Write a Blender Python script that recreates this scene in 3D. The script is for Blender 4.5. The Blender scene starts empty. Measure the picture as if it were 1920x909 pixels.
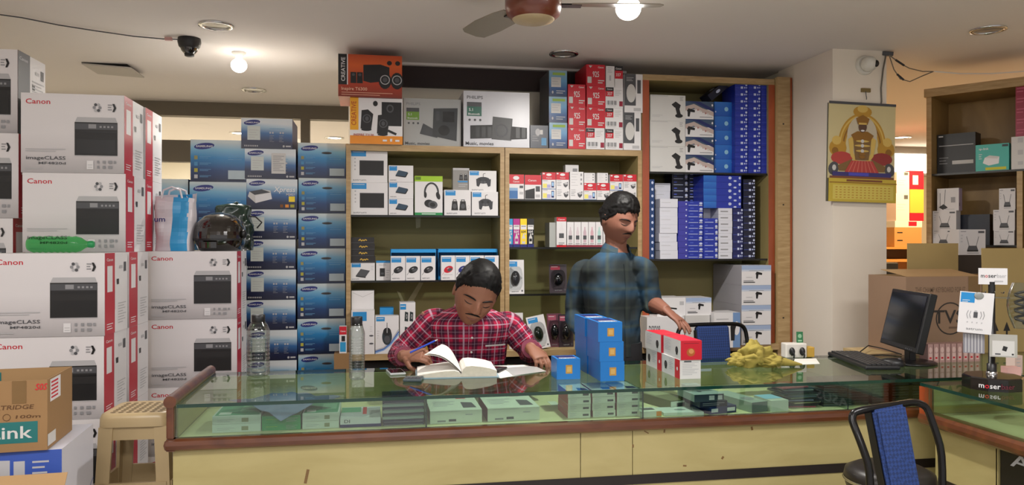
import bpy, bmesh, math, random
from mathutils import Vector, Matrix, Euler, noise
random.seed(7)
R = math.radians
scn = bpy.context.scene
COL = scn.collection
# ------------------------------------------------------------------ camera, world, lights, exposure
F, CZ, TH = 1450.0, 1.37, R(10.15)
CT, ST = math.cos(TH), math.sin(TH)
cam = bpy.data.objects.new('camera', bpy.data.cameras.new('camera'))
COL.objects.link(cam)
cam.location = (0, 0, CZ)
cam.rotation_euler = (R(90), 0, -TH)
cam.data.sensor_width = 36.0
cam.data.lens = 36.0 * F / 1920.0
cam.data.clip_start = 0.05
scn.camera = cam
scn.view_settings.view_transform = 'Standard'
scn.view_settings.look = 'None'
scn.view_settings.gamma = 1.0
scn.view_settings.use_curve_mapping = False
scn.view_settings.exposure = 0.06
world = bpy.data.worlds.new('world'); scn.world = world
world.use_nodes = True
world.node_tree.nodes['Background'].inputs[0].default_value = (1.0, 0.97, 0.98, 1)
world.node_tree.nodes['Background'].inputs[1].default_value = 0.7
CEIL = 2.47
def lamp(name, kind, loc, power, color=(1, .93, .84), size=.1, rot=(0, 0, 0), size_y=None, spot=None):
    d = bpy.data.lights.new(name, kind); o = bpy.data.objects.new(name, d); COL.objects.link(o)
    d.energy = power; d.color = color; o.location = loc; o.rotation_euler = rot
    if kind == 'AREA':
        d.size = size
        if size_y: d.shape = 'RECTANGLE'; d.size_y = size_y
    else: d.shadow_soft_size = size
    if spot: d.spot_size = R(spot); d.spot_blend = .6
    return o
# area lights added as fill on the customer's side, and lights of rooms behind
lamp('ceiling_fill_light', 'AREA', (-1.3, 1.0, 2.42), 48, (1, .97, .96), 1.2, (0, 0, 0), .5)
lamp('ceiling_fill_light', 'AREA', (1.9, 1.2, 2.42), 40, (1, .97, .96), 1.2, (0, 0, 0), .5)
lamp('ceiling_fill_light', 'AREA', (0.3, -0.6, 2.42), 48, (1, .97, .96), 1.6, (0, 0, 0), .6)
lamp('back_office_light', 'AREA', (-1.2, 8.0, 2.40), 230, (1, .93, .84), 1.5, (0, 0, 0), 1.5)
lamp('corridor_light', 'AREA', (5.0, 5.9, 2.40), 90, (1, .68, .34), 1.0, (0, 0, 0), 1.5)

# ------------------------------------------------------------------ pixel helpers (1920x909 frame -> room planes)
def XY(px, Y):
    xc = (px - 960) / F; t = Y / (CT - xc * ST)
    return t * (xc * CT + ST), t
def Zp(py, t): return CZ - (py - 454.5) / F * t
def atY(px, py, Y):
    x, t = XY(px, Y); return Vector((x, Y, Zp(py, t)))
def atZ(px, py, z):
    t = (CZ - z) * F / (py - 454.5); xc = (px - 960) / F
    return Vector((t * (xc * CT + ST), t * (CT - xc * ST), z))
def atT(px, py, t):
    xc = (px - 960) / F
    return Vector((t * (xc * CT + ST), t * (CT - xc * ST), Zp(py, t)))

# ------------------------------------------------------------------ materials
def lin(c):
    if isinstance(c, str):
        c = c.lstrip('#'); c = [int(c[i:i + 2], 16) / 255 for i in (0, 2, 4)]
    return tuple((x / 12.92 if x <= .04045 else ((x + .055) / 1.055) ** 2.4) for x in c) + (1,)
MATS = {}
def newmat(name):
    m = bpy.data.materials.new(name); m.use_nodes = True
    nt = m.node_tree; return m, nt, nt.nodes['Principled BSDF']
def mat(name, c, rough=.55, metal=0.0, var=.06, scale=6.0, spec=.5, coat=0.0):
    """plain surface with a faint procedural mottling"""
    if name in MATS: return MATS[name]
    m, nt, b = newmat(name); c = lin(c)
    n = nt.nodes.new('ShaderNodeTexNoise'); n.inputs['Scale'].default_value = scale; n.inputs['Detail'].default_value = 3
    tc = nt.nodes.new('ShaderNodeTexCoord'); nt.links.new(tc.outputs['Object'], n.inputs['Vector'])
    mx = nt.nodes.new('ShaderNodeMix'); mx.data_type = 'RGBA'
    mx.inputs[6].default_value = tuple(x * (1 - var) for x in c[:3]) + (1,)
    mx.inputs[7].default_value = tuple(min(1, x * (1 + var)) for x in c[:3]) + (1,)
    nt.links.new(n.outputs['Fac'], mx.inputs[0]); nt.links.new(mx.outputs[2], b.inputs['Base Color'])
    b.inputs['Roughness'].default_value = rough; b.inputs['Metallic'].default_value = metal
    b.inputs['Specular IOR Level'].default_value = spec
    if coat: b.inputs['Coat Weight'].default_value = coat
    MATS[name] = m; return m
def emit(name, c, s):
    if name in MATS: return MATS[name]
    m, nt, b = newmat(name)
    b.inputs['Base Color'].default_value = lin(c); b.inputs['Emission Color'].default_value = lin(c)
    b.inputs['Emission Strength'].default_value = s
    MATS[name] = m; return m
def wood(name, c1, c2, rough=.45, sc=(1, 1, 8), coat=0.0):
    if name in MATS: return MATS[name]
    m, nt, b = newmat(name)
    tc = nt.nodes.new('ShaderNodeTexCoord'); mp = nt.nodes.new('ShaderNodeMapping')
    mp.inputs['Scale'].default_value = sc
    nt.links.new(tc.outputs['Object'], mp.inputs['Vector'])
    n = nt.nodes.new('ShaderNodeTexNoise'); n.inputs['Scale'].default_value = 3; n.inputs['Detail'].default_value = 6; n.inputs['Distortion'].default_value = .6
    nt.links.new(mp.outputs[0], n.inputs['Vector'])
    rp = nt.nodes.new('ShaderNodeValToRGB'); rp.color_ramp.elements[0].color = lin(c1); rp.color_ramp.elements[1].color = lin(c2)
    rp.color_ramp.elements[0].position = .3; rp.color_ramp.elements[1].position = .7
    nt.links.new(n.outputs['Fac'], rp.inputs[0]); nt.links.new(rp.outputs[0], b.inputs['Base Color'])
    b.inputs['Roughness'].default_value = rough
    if coat: b.inputs['Coat Weight'].default_value = coat; b.inputs['Coat Roughness'].default_value = .15
    MATS[name] = m; return m
def gradient(name, stops, rough=.4, axis=2, wob=.0, coat=0.0):
    """printed colour gradient over the height of a carton"""
    if name in MATS: return MATS[name]
    m, nt, b = newmat(name)
    tc = nt.nodes.new('ShaderNodeTexCoord'); sp = nt.nodes.new('ShaderNodeSeparateXYZ')
    nt.links.new(tc.outputs['Generated'], sp.inputs[0])
    src = sp.outputs[axis]
    if wob:
        ad = nt.nodes.new('ShaderNodeMath'); ad.operation = 'MULTIPLY_ADD'; ad.inputs[1].default_value = wob
        nt.links.new(sp.outputs[0], ad.inputs[0]); nt.links.new(src, ad.inputs[2]); src = ad.outputs[0]
    rp = nt.nodes.new('ShaderNodeValToRGB'); el = rp.color_ramp.elements
    while len(el) < len(stops): el.new(.5)
    for e, (p, c) in zip(el, stops): e.position = p; e.color = lin(c)
    nt.links.new(src, rp.inputs[0]); nt.links.new(rp.outputs[0], b.inputs['Base Color'])
    b.inputs['Roughness'].default_value = rough
    if coat: b.inputs['Coat Weight'].default_value = coat
    MATS[name] = m; return m
def glass(name, tint, ior=1.5, rough=.01, boost=1.0):
    """thin pane: straight transmission with tint, Fresnel reflection on outer faces"""
    if name in MATS: return MATS[name]
    m, nt, b = newmat(name); nt.nodes.remove(b)
    out = nt.nodes['Material Output']
    tr = nt.nodes.new('ShaderNodeBsdfTransparent'); tr.inputs[0].default_value = lin(tint)
    gl = nt.nodes.new('ShaderNodeBsdfGlossy'); gl.inputs['Roughness'].default_value = rough
    fr = nt.nodes.new('ShaderNodeFresnel'); fr.inputs[0].default_value = ior
    ge = nt.nodes.new('ShaderNodeNewGeometry')
    inv = nt.nodes.new('ShaderNodeMath'); inv.operation = 'SUBTRACT'; inv.inputs[0].default_value = boost
    nt.links.new(ge.outputs['Backfacing'], inv.inputs[1])
    mu = nt.nodes.new('ShaderNodeMath'); mu.operation = 'MULTIPLY'; mu.use_clamp = True
    nt.links.new(fr.outputs[0], mu.inputs[0]); nt.links.new(inv.outputs[0], mu.inputs[1])
    mx = nt.nodes.new('ShaderNodeMixShader')
    nt.links.new(mu.outputs[0], mx.inputs[0]); nt.links.new(tr.outputs[0], mx.inputs[1]); nt.links.new(gl.outputs[0], mx.inputs[2])
    nt.links.new(mx.outputs[0], out.inputs[0])
    MATS[name] = m; return m
def plaid(name, base, band, line, per=.058, rough=.85, band2=None, soft=0.0, obj=False):
    """woven check in cloth UVs (metres)"""
    if name in MATS: return MATS[name]
    m, nt, b = newmat(name)
    uv = nt.nodes.new('ShaderNodeUVMap'); uv.uv_map = 'UVMap'
    sp = nt.nodes.new('ShaderNodeSeparateXYZ')
    if obj:
        tc = nt.nodes.new('ShaderNodeTexCoord'); mp = nt.nodes.new('ShaderNodeMapping'); mp.inputs['Rotation'].default_value = (R(90), R(0), R(-20))
        mp.vector_type = 'TEXTURE'; nt.links.new(tc.outputs['Object'], mp.inputs['Vector']); nt.links.new(mp.outputs[0], sp.inputs[0])
    else: nt.links.new(uv.outputs[0], sp.inputs[0])
    def stripe(out, centre, width, p=per):
        a = nt.nodes.new('ShaderNodeMath'); a.operation = 'MULTIPLY_ADD'; a.inputs[1].default_value = 1 / p; a.inputs[2].default_value = 100.5 - centre
        nt.links.new(out, a.inputs[0])
        f = nt.nodes.new('ShaderNodeMath'); f.operation = 'FRACT'; nt.links.new(a.outputs[0], f.inputs[0])
        s = nt.nodes.new('ShaderNodeMath'); s.operation = 'SUBTRACT'; s.inputs[1].default_value = .5; nt.links.new(f.outputs[0], s.inputs[0])
        ab = nt.nodes.new('ShaderNodeMath'); ab.operation = 'ABSOLUTE'; nt.links.new(s.outputs[0], ab.inputs[0])
        mr = nt.nodes.new('ShaderNodeMapRange'); mr.inputs[1].default_value = width * (1 + soft) / 2 + .01; mr.inputs[2].default_value = width * (1 - soft) / 2 - .01
        nt.links.new(ab.outputs[0], mr.inputs[0]); return mr.outputs[0]
    def mixc(col, fac, c, k):
        mu = nt.nodes.new('ShaderNodeMath'); mu.operation = 'MULTIPLY'; mu.inputs[1].default_value = k; nt.links.new(fac, mu.inputs[0])
        mx = nt.nodes.new('ShaderNodeMix'); mx.data_type = 'RGBA'; nt.links.new(mu.outputs[0], mx.inputs[0])
        nt.links.new(col, mx.inputs[6]); mx.inputs[7].default_value = lin(c); return mx.outputs[2]
    rgb = nt.nodes.new('ShaderNodeRGB'); rgb.outputs[0].default_value = lin(base); col = rgb.outputs[0]
    for i in (0, 1):
        col = mixc(col, stripe(sp.outputs[i], .5, .42), band, .66)
        if band2: col = mixc(col, stripe(sp.outputs[i], .95, .3), band2, .6)
    for i in (0, 1):
        col = mixc(col, stripe(sp.outputs[i], .0, .085), line, .62)
        col = mixc(col, stripe(sp.outputs[i], .5, .06), line, .22)
    nt.links.new(col, b.inputs['Base Color']); b.inputs['Roughness'].default_value = rough
    b.inputs['Specular IOR Level'].default_value = .2
    MATS[name] = m; return m

# ------------------------------------------------------------------ mesh builder
TXT = {}
def text_tris(s):
    if s in TXT: return TXT[s]
    cu = bpy.data.curves.new('t', 'FONT'); cu.body = s; cu.size = 1; cu.resolution_u = 2; cu.offset = .012
    ob = bpy.data.objects.new('t', cu)
    me = ob.to_mesh()
    vs = [tuple(v.co[:2]) for v in me.vertices]; fs = [tuple(p.vertices) for p in me.polygons]
    ob.to_mesh_clear(); bpy.data.objects.remove(ob); bpy.data.curves.remove(cu)
    x0 = min(v[0] for v in vs); x1 = max(v[0] for v in vs)
    TXT[s] = ([(a - x0, b) for a, b in vs], fs, x1 - x0)
    return TXT[s]
class MB:
    def __init__(s): s.v = []; s.f = []; s.m = []; s.sm = []; s.mats = []; s.uv = {}
    def mi(s, m):
        if m not in s.mats: s.mats.append(m)
        return s.mats.index(m)
    def face(s, pts, m, smooth=False, uvs=None):
        i = len(s.v); s.v += [tuple(p) for p in pts]; s.f.append(tuple(range(i, i + len(pts)))); s.m.append(s.mi(m)); s.sm.append(smooth)
        if uvs: s.uv[len(s.f) - 1] = uvs
    def mesh(s, vs, fs, m, smooth=False, uvs=None):
        i = len(s.v); s.v += [tuple(p) for p in vs]; k = s.mi(m)
        for q, f in enumerate(fs):
            s.f.append(tuple(a + i for a in f)); s.m.append(k); s.sm.append(smooth)
            if uvs: s.uv[len(s.f) - 1] = uvs[q]
    def box(s, x0, y0, z0, x1, y1, z1, m, M=None, faces=None, bev=0.0):
        """m: material; faces: {'F','K','L','R','T','B'} overrides; bev rounds the vertical and top edges"""
        if bev:
            b = min(bev, abs(x1 - x0) * .45, abs(y1 - y0) * .45, abs(z1 - z0) * .45)
            bm = bmesh.new(); bmesh.ops.create_cube(bm, size=1)
            bmesh.ops.scale(bm, vec=(x1 - x0, y1 - y0, z1 - z0), verts=bm.verts)
            bmesh.ops.translate(bm, vec=((x0 + x1) / 2, (y0 + y1) / 2, (z0 + z1) / 2), verts=bm.verts)
            bmesh.ops.bevel(bm, geom=bm.edges[:], offset=b, segments=2, affect='EDGES', profile=.5)
            bm.verts.ensure_lookup_table(); vs = [v.co.copy() for v in bm.verts]; bm.verts.index_update()
            fs = [tuple(v.index for v in f.verts) for f in bm.faces]; bm.free()
            if M: vs = [M @ v for v in vs]
            s.mesh(vs, fs, m, False); return
        P = [Vector(p) for p in ((x0, y0, z0), (x1, y0, z0), (x1, y1, z0), (x0, y1, z0), (x0, y0, z1), (x1, y0, z1), (x1, y1, z1), (x0, y1, z1))]
        if M: P = [M @ p for p in P]
        if not faces: s.mesh(P, [(0, 1, 5, 4), (1, 2, 6, 5), (2, 3, 7, 6), (3, 0, 4, 7), (4, 5, 6, 7), (3, 2, 1, 0)], m); return
        for k, f in (('F', (0, 1, 5, 4)), ('R', (1, 2, 6, 5)), ('K', (2, 3, 7, 6)), ('L', (3, 0, 4, 7)), ('T', (4, 5, 6, 7)), ('B', (3, 2, 1, 0))):
            s.face([P[i] for i in f], faces.get(k, m))
    def ring_loft(s, rings, m, smooth=True, cap=True, closed=True, uvs=None):
        n = len(rings[0]); vs = [p for r in rings for p in r]; fs = []; fu = []
        for i in range(len(rings) - 1):
            for j in range(n if closed else n - 1):
                k = (j + 1) % n
                fs.append((i * n + j, i * n + k, (i + 1) * n + k, (i + 1) * n + j))
                if uvs:
                    u = uvs[i]; w = uvs[i + 1]; k2 = j + 1
                    fu.append((u[j], u[k2], w[k2], w[j]))
        s.mesh(vs, fs, m, smooth, fu if uvs else None)
        if cap:
            s.face(list(reversed(rings[0])), m, smooth); s.face(rings[-1], m, smooth)
    def tube(s, path, r, m, n=8, cap=True, smooth=True, flat=None):
        path = [Vector(p) for p in path]; L = len(path)
        rs = r if isinstance(r, (list, tuple)) else [r] * L
        rings = []; up = None
        for i, p in enumerate(path):
            d = (path[min(i + 1, L - 1)] - path[max(i - 1, 0)])
            d = d.normalized() if d.length > 1e-9 else Vector((0, 0, 1))
            if up is None:
                up = Vector((0, 0, 1)) if abs(d.z) < .9 else Vector((1, 0, 0))
            a = d.cross(up).normalized(); up = a.cross(d).normalized()
            k = flat or 1.0
            rings.append([p + (a * math.cos(q) + up * math.sin(q) * k) * rs[i] for q in [2 * math.pi * j / n for j in range(n)]])
        s.ring_loft(rings, m, smooth, cap)
    def lathe(s, prof, m, c=(0, 0, 0), n=24, smooth=True, M=None, cap=True):
        c = Vector(c); rings = []
        for r, z in prof:
            ring = [Vector((r * math.cos(2 * math.pi * j / n), r * math.sin(2 * math.pi * j / n), z)) for j in range(n)]
            rings.append([c + (M @ p if M else p) for p in ring])
        s.ring_loft(rings, m, smooth, cap)
    def ell(s, c, r, m, n=20, k=14, M=None, smooth=True):
        c = Vector(c); rings = []
        for i in range(1, k):
            a = -math.pi / 2 + math.pi * i / k
            ring = [Vector((r[0] * math.cos(a) * math.cos(2 * math.pi * j / n), r[1] * math.cos(a) * math.sin(2 * math.pi * j / n), r[2] * math.sin(a))) for j in range(n)]
            rings.append([c + (M @ p if M else p) for p in ring])
        s.ring_loft(rings, m, smooth, True)
    def make(s, name):
        me = bpy.data.meshes.new(name); me.from_pydata(s.v, [], s.f)
        for m in s.mats: me.materials.append(m)
        me.polygons.foreach_set('material_index', s.m); me.polygons.foreach_set('use_smooth', s.sm)
        if s.uv:
            l = me.uv_layers.new(name='UVMap')
            for fi, u in s.uv.items():
                st = me.polygons[fi].loop_start
                for q, c in enumerate(u): l.data[st + q].uv = c
        me.update(); return me
    def build(s, name, parent=None, loc=(0, 0, 0), rot=(0, 0, 0)):
        o = bpy.data.objects.new(name, s.make(name)); COL.objects.link(o)
        o.location = loc; o.rotation_euler = rot
        if parent: o.parent = parent
        return o
def tag(o, label=None, cat=None, group=None, kind=None):
    if label: o['label'] = label
    if cat: o['category'] = cat
    if group: o['group'] = group
    if kind: o['kind'] = kind
    return o
def empty(name, label, cat, loc=(0, 0, 0), rz=0, group=None):
    o = bpy.data.objects.new(name, None); COL.objects.link(o); o.location = loc; o.rotation_euler = (0, 0, rz)
    return tag(o, label, cat, group)
def struct(name, mb): return tag(mb.build(name), kind='structure')
def put(me, name, label, cat, loc, rz=0, group=None, rot=None):
    o = bpy.data.objects.new(name, me); COL.objects.link(o); o.location = loc
    o.rotation_euler = rot if rot else (0, 0, rz)
    return tag(o, label, cat, group)

# ------------------------------------------------------------------ printed faces
class Art:
    """drawing on one flat face in 0..1 face units; everything goes into the carton's own mesh"""
    def __init__(s, mb, o, u, v, W, H):
        s.mb = mb; s.o = Vector(o); s.u = Vector(u); s.v = Vector(v); s.n = s.u.cross(s.v); s.W = W; s.H = H; s.k = 0
    def P(s, x, y): return s.o + s.u * (x * s.W) + s.v * (y * s.H) + s.n * (.0004 + .00012 * s.k)
    def poly(s, pts, m): s.k += 1; s.mb.face([s.P(*p) for p in pts], m); return s
    def rect(s, x0, y0, x1, y1, m): return s.poly([(x0, y0), (x1, y0), (x1, y1), (x0, y1)], m)
    def ell(s, cx, cy, rx, ry, m, n=16, tilt=0.0):
        c, q = math.cos(tilt), math.sin(tilt); pts = []
        for i in range(n):
            a = 2 * math.pi * i / n; x = rx * s.W * math.cos(a); y = ry * s.H * math.sin(a)
            pts.append((cx + (x * c - y * q) / s.W, cy + (x * q + y * c) / s.H))
        return s.poly(pts, m)
    def ringe(s, cx, cy, r, m, w=.15, n=16, sq=1.0):
        s.k += 1
        for i in range(n):
            a, b = 2 * math.pi * i / n, 2 * math.pi * (i + 1) / n; q = []
            for (t, k) in ((a, 1), (b, 1), (b, 1 - w), (a, 1 - w)):
                q.append((cx + r * k * s.H / s.W * math.cos(t) * sq, cy + r * k * math.sin(t)))
            s.mb.face([s.P(*p) for p in q], m)
        return s
    def line(s, pts, w, m):
        s.k += 1
        for (a, b) in zip(pts, pts[1:]):
            dx, dy = (b[0] - a[0]) * s.W, (b[1] - a[1]) * s.H; L = math.hypot(dx, dy) or 1
            nx, ny = -dy / L * w * s.H / 2, dx / L * w * s.H / 2
            s.mb.face([s.P(a[0] - nx / s.W, a[1] - ny / s.H), s.P(b[0] - nx / s.W, b[1] - ny / s.H), s.P(b[0] + nx / s.W, b[1] + ny / s.H), s.P(a[0] + nx / s.W, a[1] + ny / s.H)], m)
        return s
    def text(s, t, x, y, h, m, w=None, align='l', rot=0, shear=0.0):
        """h = cap height as a share of the face height; w = fitted width as a share of the face width"""
        s.k += 1; vs, fs, L = text_tris(t); k = h * s.H / .70; kx = k
        if w: kx = w * s.W / L if not rot else w * s.H / L
        off = {'l': 0, 'c': -L * kx / 2, 'r': -L * kx}[align]
        out = []
        for a, b in vs:
            lx, ly = a * kx + off + b * k * shear, b * k
            if rot: lx, ly = -ly, lx
            out.append(s.P(x + lx / s.W, y + ly / s.H))
        s.mb.mesh(out, fs, m); return s
    def lines(s, x0, y0, x1, n, dy, m, h=.012):
        """rows of print too small to read, as thin bars"""
        for i in range(n): s.rect(x0, y0 - i * dy, x1 - (x1 - x0) * (.0, .25, .1, .4)[i % 4], y0 - i * dy + h, m); s.k -= 1
        return s
MESH = {}
def carton(key, w, d, h, base, art=None, faces=None, seam=None):
    key = (key, round(w, 3), round(d, 3), round(h, 3))
    if key in MESH: return MESH[key]
    mb = MB(); mb.box(-w / 2, -d / 2, 0, w / 2, d / 2, h, base, faces=faces)
    A = {'F': Art(mb, (-w / 2, -d / 2, 0), (1, 0, 0), (0, 0, 1), w, h), 'R': Art(mb, (w / 2, -d / 2, 0), (0, 1, 0), (0, 0, 1), d, h),
         'L': Art(mb, (-w / 2, d / 2, 0), (0, -1, 0), (0, 0, 1), d, h), 'T': Art(mb, (-w / 2, -d / 2, h), (1, 0, 0), (0, 1, 0), w, d)}
    if seam: A['T'].rect(0, .495, 1, .505, seam)
    if art: art(A)
    MESH[key] = mb.make('carton_' + str(key[0])); return MESH[key]
_N = ('second', 'third', 'fourth', 'fifth', 'sixth', 'seventh', 'eighth', 'ninth', 'tenth', 'eleventh', 'twelfth', 'thirteenth')
ORD = ['top'] + [w + ' from top' for w in _N]
ORB = ['bottom'] + [w + ' from bottom' for w in _N]
def nth(i, n):
    """i counts from the top"""
    if n == 1: return ''
    if n == 2: return ('upper', 'lower')[i]
    if n == 3: return ('top', 'middle', 'bottom')[i]
    return ORD[i] if i <= (n - 1) / 2 else ORB[n - 1 - i]
def riser(px0, px1, ytop, z0, Y, d):
    a, b, t = span(px0, px1, Y); m = MB(); h = Zp(ytop, t) - z0; w = b - a - .002
    m.box(-w / 2, -d / 2, h - .006, w / 2, d / 2, h - .0006, M_dark); m.box(-w / 2, -d / 2, 0, -w / 2 + .006, d / 2, h - .006, M_dark); m.box(w / 2 - .006, -d / 2, 0, w / 2, d / 2, h - .006, M_dark)
    tag(m.build('shelf_riser', None, ((a + b) / 2, Y + d / 2, z0)), 'dark shelf riser under the rear boxes, hidden behind the front columns', 'riser', 'dark shelf risers')
    return z0 + h
def span(px0, px1, Y):
    a, t0 = XY(px0, Y); b, t1 = XY(px1, Y); return a, b, (t0 + t1) / 2
def one(key, name, label, cat, px0, px1, ytop, z0, Y, d, base, art=None, group=None, rz=0, faces=None, seam=None, ybot=None):
    """one carton whose front face spans px0..px1 on the plane Y, standing at z0"""
    a, b, t = span(px0, px1, Y)
    if z0 is None: z0 = Zp(ybot, t)
    h = Zp(ytop, t) - z0; w = b - a - .0012
    put(carton(key, w, d, h, base, art, faces, seam), name, label, cat, ((a + b) / 2, Y + d / 2, z0), rz, group)
    return z0 + h
def stack(key, name, lab, cat, px0, px1, ytop, z0, n, Y, d, base, art=None, group=None, jit=.004, faces=None, dx=0.0, gap=.0006, ybot=None, skip=()):
    """n like cartons on each other; lab(i) is the label of the i-th from the top"""
    a, b, t = span(px0, px1, Y)
    if z0 is None: z0 = Zp(ybot, t)
    H = (Zp(ytop, t) - z0) / n; w = b - a - .0012
    for i in range(n):
        if i in skip: continue
        k = n - 1 - i
        put(carton(key, w, d, H - gap, base, art, faces), name, lab(i), cat,
            ((a + b) / 2 + random.uniform(-jit, jit) * .5 + dx * k, Y + d / 2 + random.uniform(0, jit), z0 + H * k), 0, group)
    return z0 + H * n
# ------------------------------------------------------------------ palette
M_white = mat('printed_white', '#dcdadb', .4); M_offw = mat('off_white', '#c9c7c4', .5); M_grey = mat('print_grey', '#8d8d90', .5)
M_lgrey = mat('print_light_grey', '#b3b2b4', .5); M_dgrey = mat('print_dark_grey', '#4a4b4f', .5)
M_black = mat('print_black', '#141416', .4); M_dark = mat('near_black', '#1b1a1b', .5); M_red = mat('print_red', '#c4152a', .4)
M_blue = mat('print_blue', '#1c86c6', .4); M_navy = mat('print_navy', '#14225e', .4); M_sam = mat('oval_navy', '#1b2470', .4)
M_yel = mat('print_yellow', '#f0d020', .4); M_org = mat('print_orange', '#e08a1c', .4); M_mag = mat('print_magenta', '#b02a86', .4)
M_cyan = mat('print_cyan', '#2f95c8', .4); M_lime = mat('print_lime', '#9ac31c', .4); M_green = mat('print_green', '#1f8a4a', .4)
M_teal = mat('print_teal', '#3aa79b', .4); M_dgreen = mat('print_dark_green', '#0f5a48', .4)
M_kraft = mat('kraft_card', '#917049', .8, var=.1); M_kraft2 = mat('kraft_card_inside', '#a5845a', .8, var=.08); M_tape = mat('packing_tape', '#765a34', .25)
M_wall = mat('wall_paint', '#e3dccb', .8, var=.03, scale=2); M_pillar = mat('pillar_paint', '#e6dccd', .75, var=.04, scale=2)
M_ceil = mat('ceiling_paint', '#dfd9d4', .9, var=.02, scale=1.5)
M_floor = mat('floor_tile', '#bdb6b0', .3, var=.08, scale=2)
M_ply = wood('plywood_edge', '#9c7f55', '#b59a70', .5, (3, 3, 20)); M_plyf = wood('ply_face', '#b59c6c', '#c8b082', .5, (6, 6, 1))
M_back = mat('olive_back_panel', '#8a8052', .7, var=.12, scale=3); M_inner = mat('cabinet_inner_panel', '#9b8c5c', .6, var=.08)
M_redwood = wood('red_brown_wood', '#863a18', '#a84f28', .3, (4, 4, 1), .4); M_trim = wood('brown_moulding', '#4c2512', '#6a3a1c', .28, (2, 8, 8), .5)
M_laminate = wood('yellow_laminate', '#a79a66', '#b4a874', .45, (1, 1, 4)); M_lamin2 = mat('case_inside', '#d2cd9c', .5)
M_band = mat('dark_plinth_band', '#1d1614', .4); M_soffit = mat('dark_soffit_board', '#2a1916', .6)
M_frame = mat('partition_frame', '#6f6758', .6); M_metal = mat('black_metal', '#141313', .25, .3); M_chrome = mat('chrome', '#c9c9c9', .15, 1.0)
M_glass = glass('counter_glass', '#e4efea', 1.85, .012, 1.15); M_pane = glass('clear_pane', '#efefec', 1.45, .02); M_edge = mat('green_glass_edge', '#12362c', .1, coat=.5)
M_shelf = glass('shelf_glass', '#d0dad3', 1.5, .03); M_shedge = mat('dark_shelf_edge', '#14130f', .3)
M_plast = glass('clear_plastic', '#f3f5f5', 1.45, .06, 1.0)
M_bulb = emit('lit_bulb', '#fff6e6', 9)

# ------------------------------------------------------------------ the room
def slab(name, x0, y0, z0, x1, y1, z1, m):
    b = MB(); b.box(x0, y0, z0, x1, y1, z1, m); return struct(name, b)
slab('floor', -3.4, -2.6, -.1, 7.7, 9.9, 0, M_floor)
slab('ceiling', -3.4, -2.6, CEIL, 7.7, 9.9, CEIL + .12, M_ceil)
slab('wall_left', -3.4, -2.6, 0, -3.3, 9.9, CEIL, M_wall)
slab('wall_right', 7.6, -2.6, 0, 7.7, 9.9, CEIL, M_wall)
slab('wall_far', -3.4, 9.8, 0, 2.9, 9.9, CEIL, M_wall)
slab('wall_back', -.15, 4.83, 0, 2.58, 4.98, CEIL, M_wall)
slab('wall_corridor', 2.58, 4.6, 0, 2.86, 9.8, CEIL, M_wall)
slab('wall_corridor_end', 2.86, 8.0, 0, 7.6, 8.1, CEIL, M_wall)
slab('pillar', 2.565, 4.0, 0, 2.905, 4.6, CEIL, M_pillar)
b = MB(); b.box(-.15, 4.79, 2.33, 1.60, 4.829, 2.455, M_soffit); b.box(-.15, 4.76, 2.4555, 1.60, 4.829, 2.47, M_ceil); struct('trim_1', b)
# glazed office partition at the back left
b = MB(); Yp = 6.4
for px in (283, 572, 700): 
    x, t = XY(px, Yp); b.box(x - .035, Yp, 0, x + .035, Yp + .08, 2.37, M_frame)
b.box(-3.3, Yp - .01, 2.36, 1.0, Yp + .09, CEIL, M_frame); b.box(-3.3, Yp, 2.10, 1.0, Yp + .08, 2.17, M_frame); b.box(-3.3, Yp, 0, 1.0, Yp + .08, .9, M_frame)
b.box(-3.3, Yp, 2.0, 1.0, Yp + .08, 2.1, M_frame)
struct('partition', b)
b = MB(); b.box(-3.3, Yp + .03, 2.17, 1.0, Yp + .038, 2.36, M_pane); b.box(-3.3, Yp + .03, .9, 1.0, Yp + .038, 2.0, M_pane); struct('window_1', b)
# lit window at the end of the corridor
b = MB(); x0, t = XY(1668, 7.95); x1, t = XY(1740, 7.95)
b.box(x0 - .06, 7.93, 2.14, x1 + .1, 8.0, 2.40, M_offw); b.box(x0, 7.925, 2.17, x1 + .06, 7.932, 2.385, emit('lit_window', '#fff2dc', 6)); struct('window_2', b)

# ------------------------------------------------------------------ shelving
def cabinet(name, label, X0, X1, Y0, z0, z1, shelves, side=.025, left=None, right=None, depth=.37, glassy=True):
    e = empty(name, label, 'cabinet', ((X0 + X1) / 2, Y0 + depth / 2, z0)); ox, oy, oz = (X0 + X1) / 2, Y0 + depth / 2, z0
    def part(nm, *bx):
        b = MB()
        for (a, c, m, fc) in bx: b.box(a[0] - ox, a[1] - oy, a[2] - oz, c[0] - ox, c[1] - oy, c[2] - oz, m, faces=fc)
        return b.build(nm, e)
    part('side_panel', ((X0, Y0, z0), (X0 + side, Y0 + depth, z1 - .035), M_inner, {'F': left or M_ply, 'L': M_plyf}))
    part('side_panel', ((X1 - side, Y0, z0), (X1, Y0 + depth, z1 - .035), M_inner, {'F': right or M_ply, 'R': M_plyf}))
    part('top_board', ((X0, Y0, z1 - .035), (X1, Y0 + depth, z1), M_inner, {'F': M_ply, 'T': M_plyf}))
    part('back_panel', ((X0 + side, Y0 + depth - .012, z0), (X1 - side, Y0 + depth, z1 - .035), M_back, None))
    for z in shelves:
        part('shelf', ((X0 + side, Y0 + .012, z - .012), (X1 - side, Y0 + depth - .012, z), M_shelf, {'F': M_shedge, 'T': M_shelf}))
    return e
YC = 4.45
ZL = [1.527, 1.154]; ZM = [1.625, 1.343, 1.068]; ZR = [1.80, 1.27]; ZLEDGE = .745; ZTOP = 1.925
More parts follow.
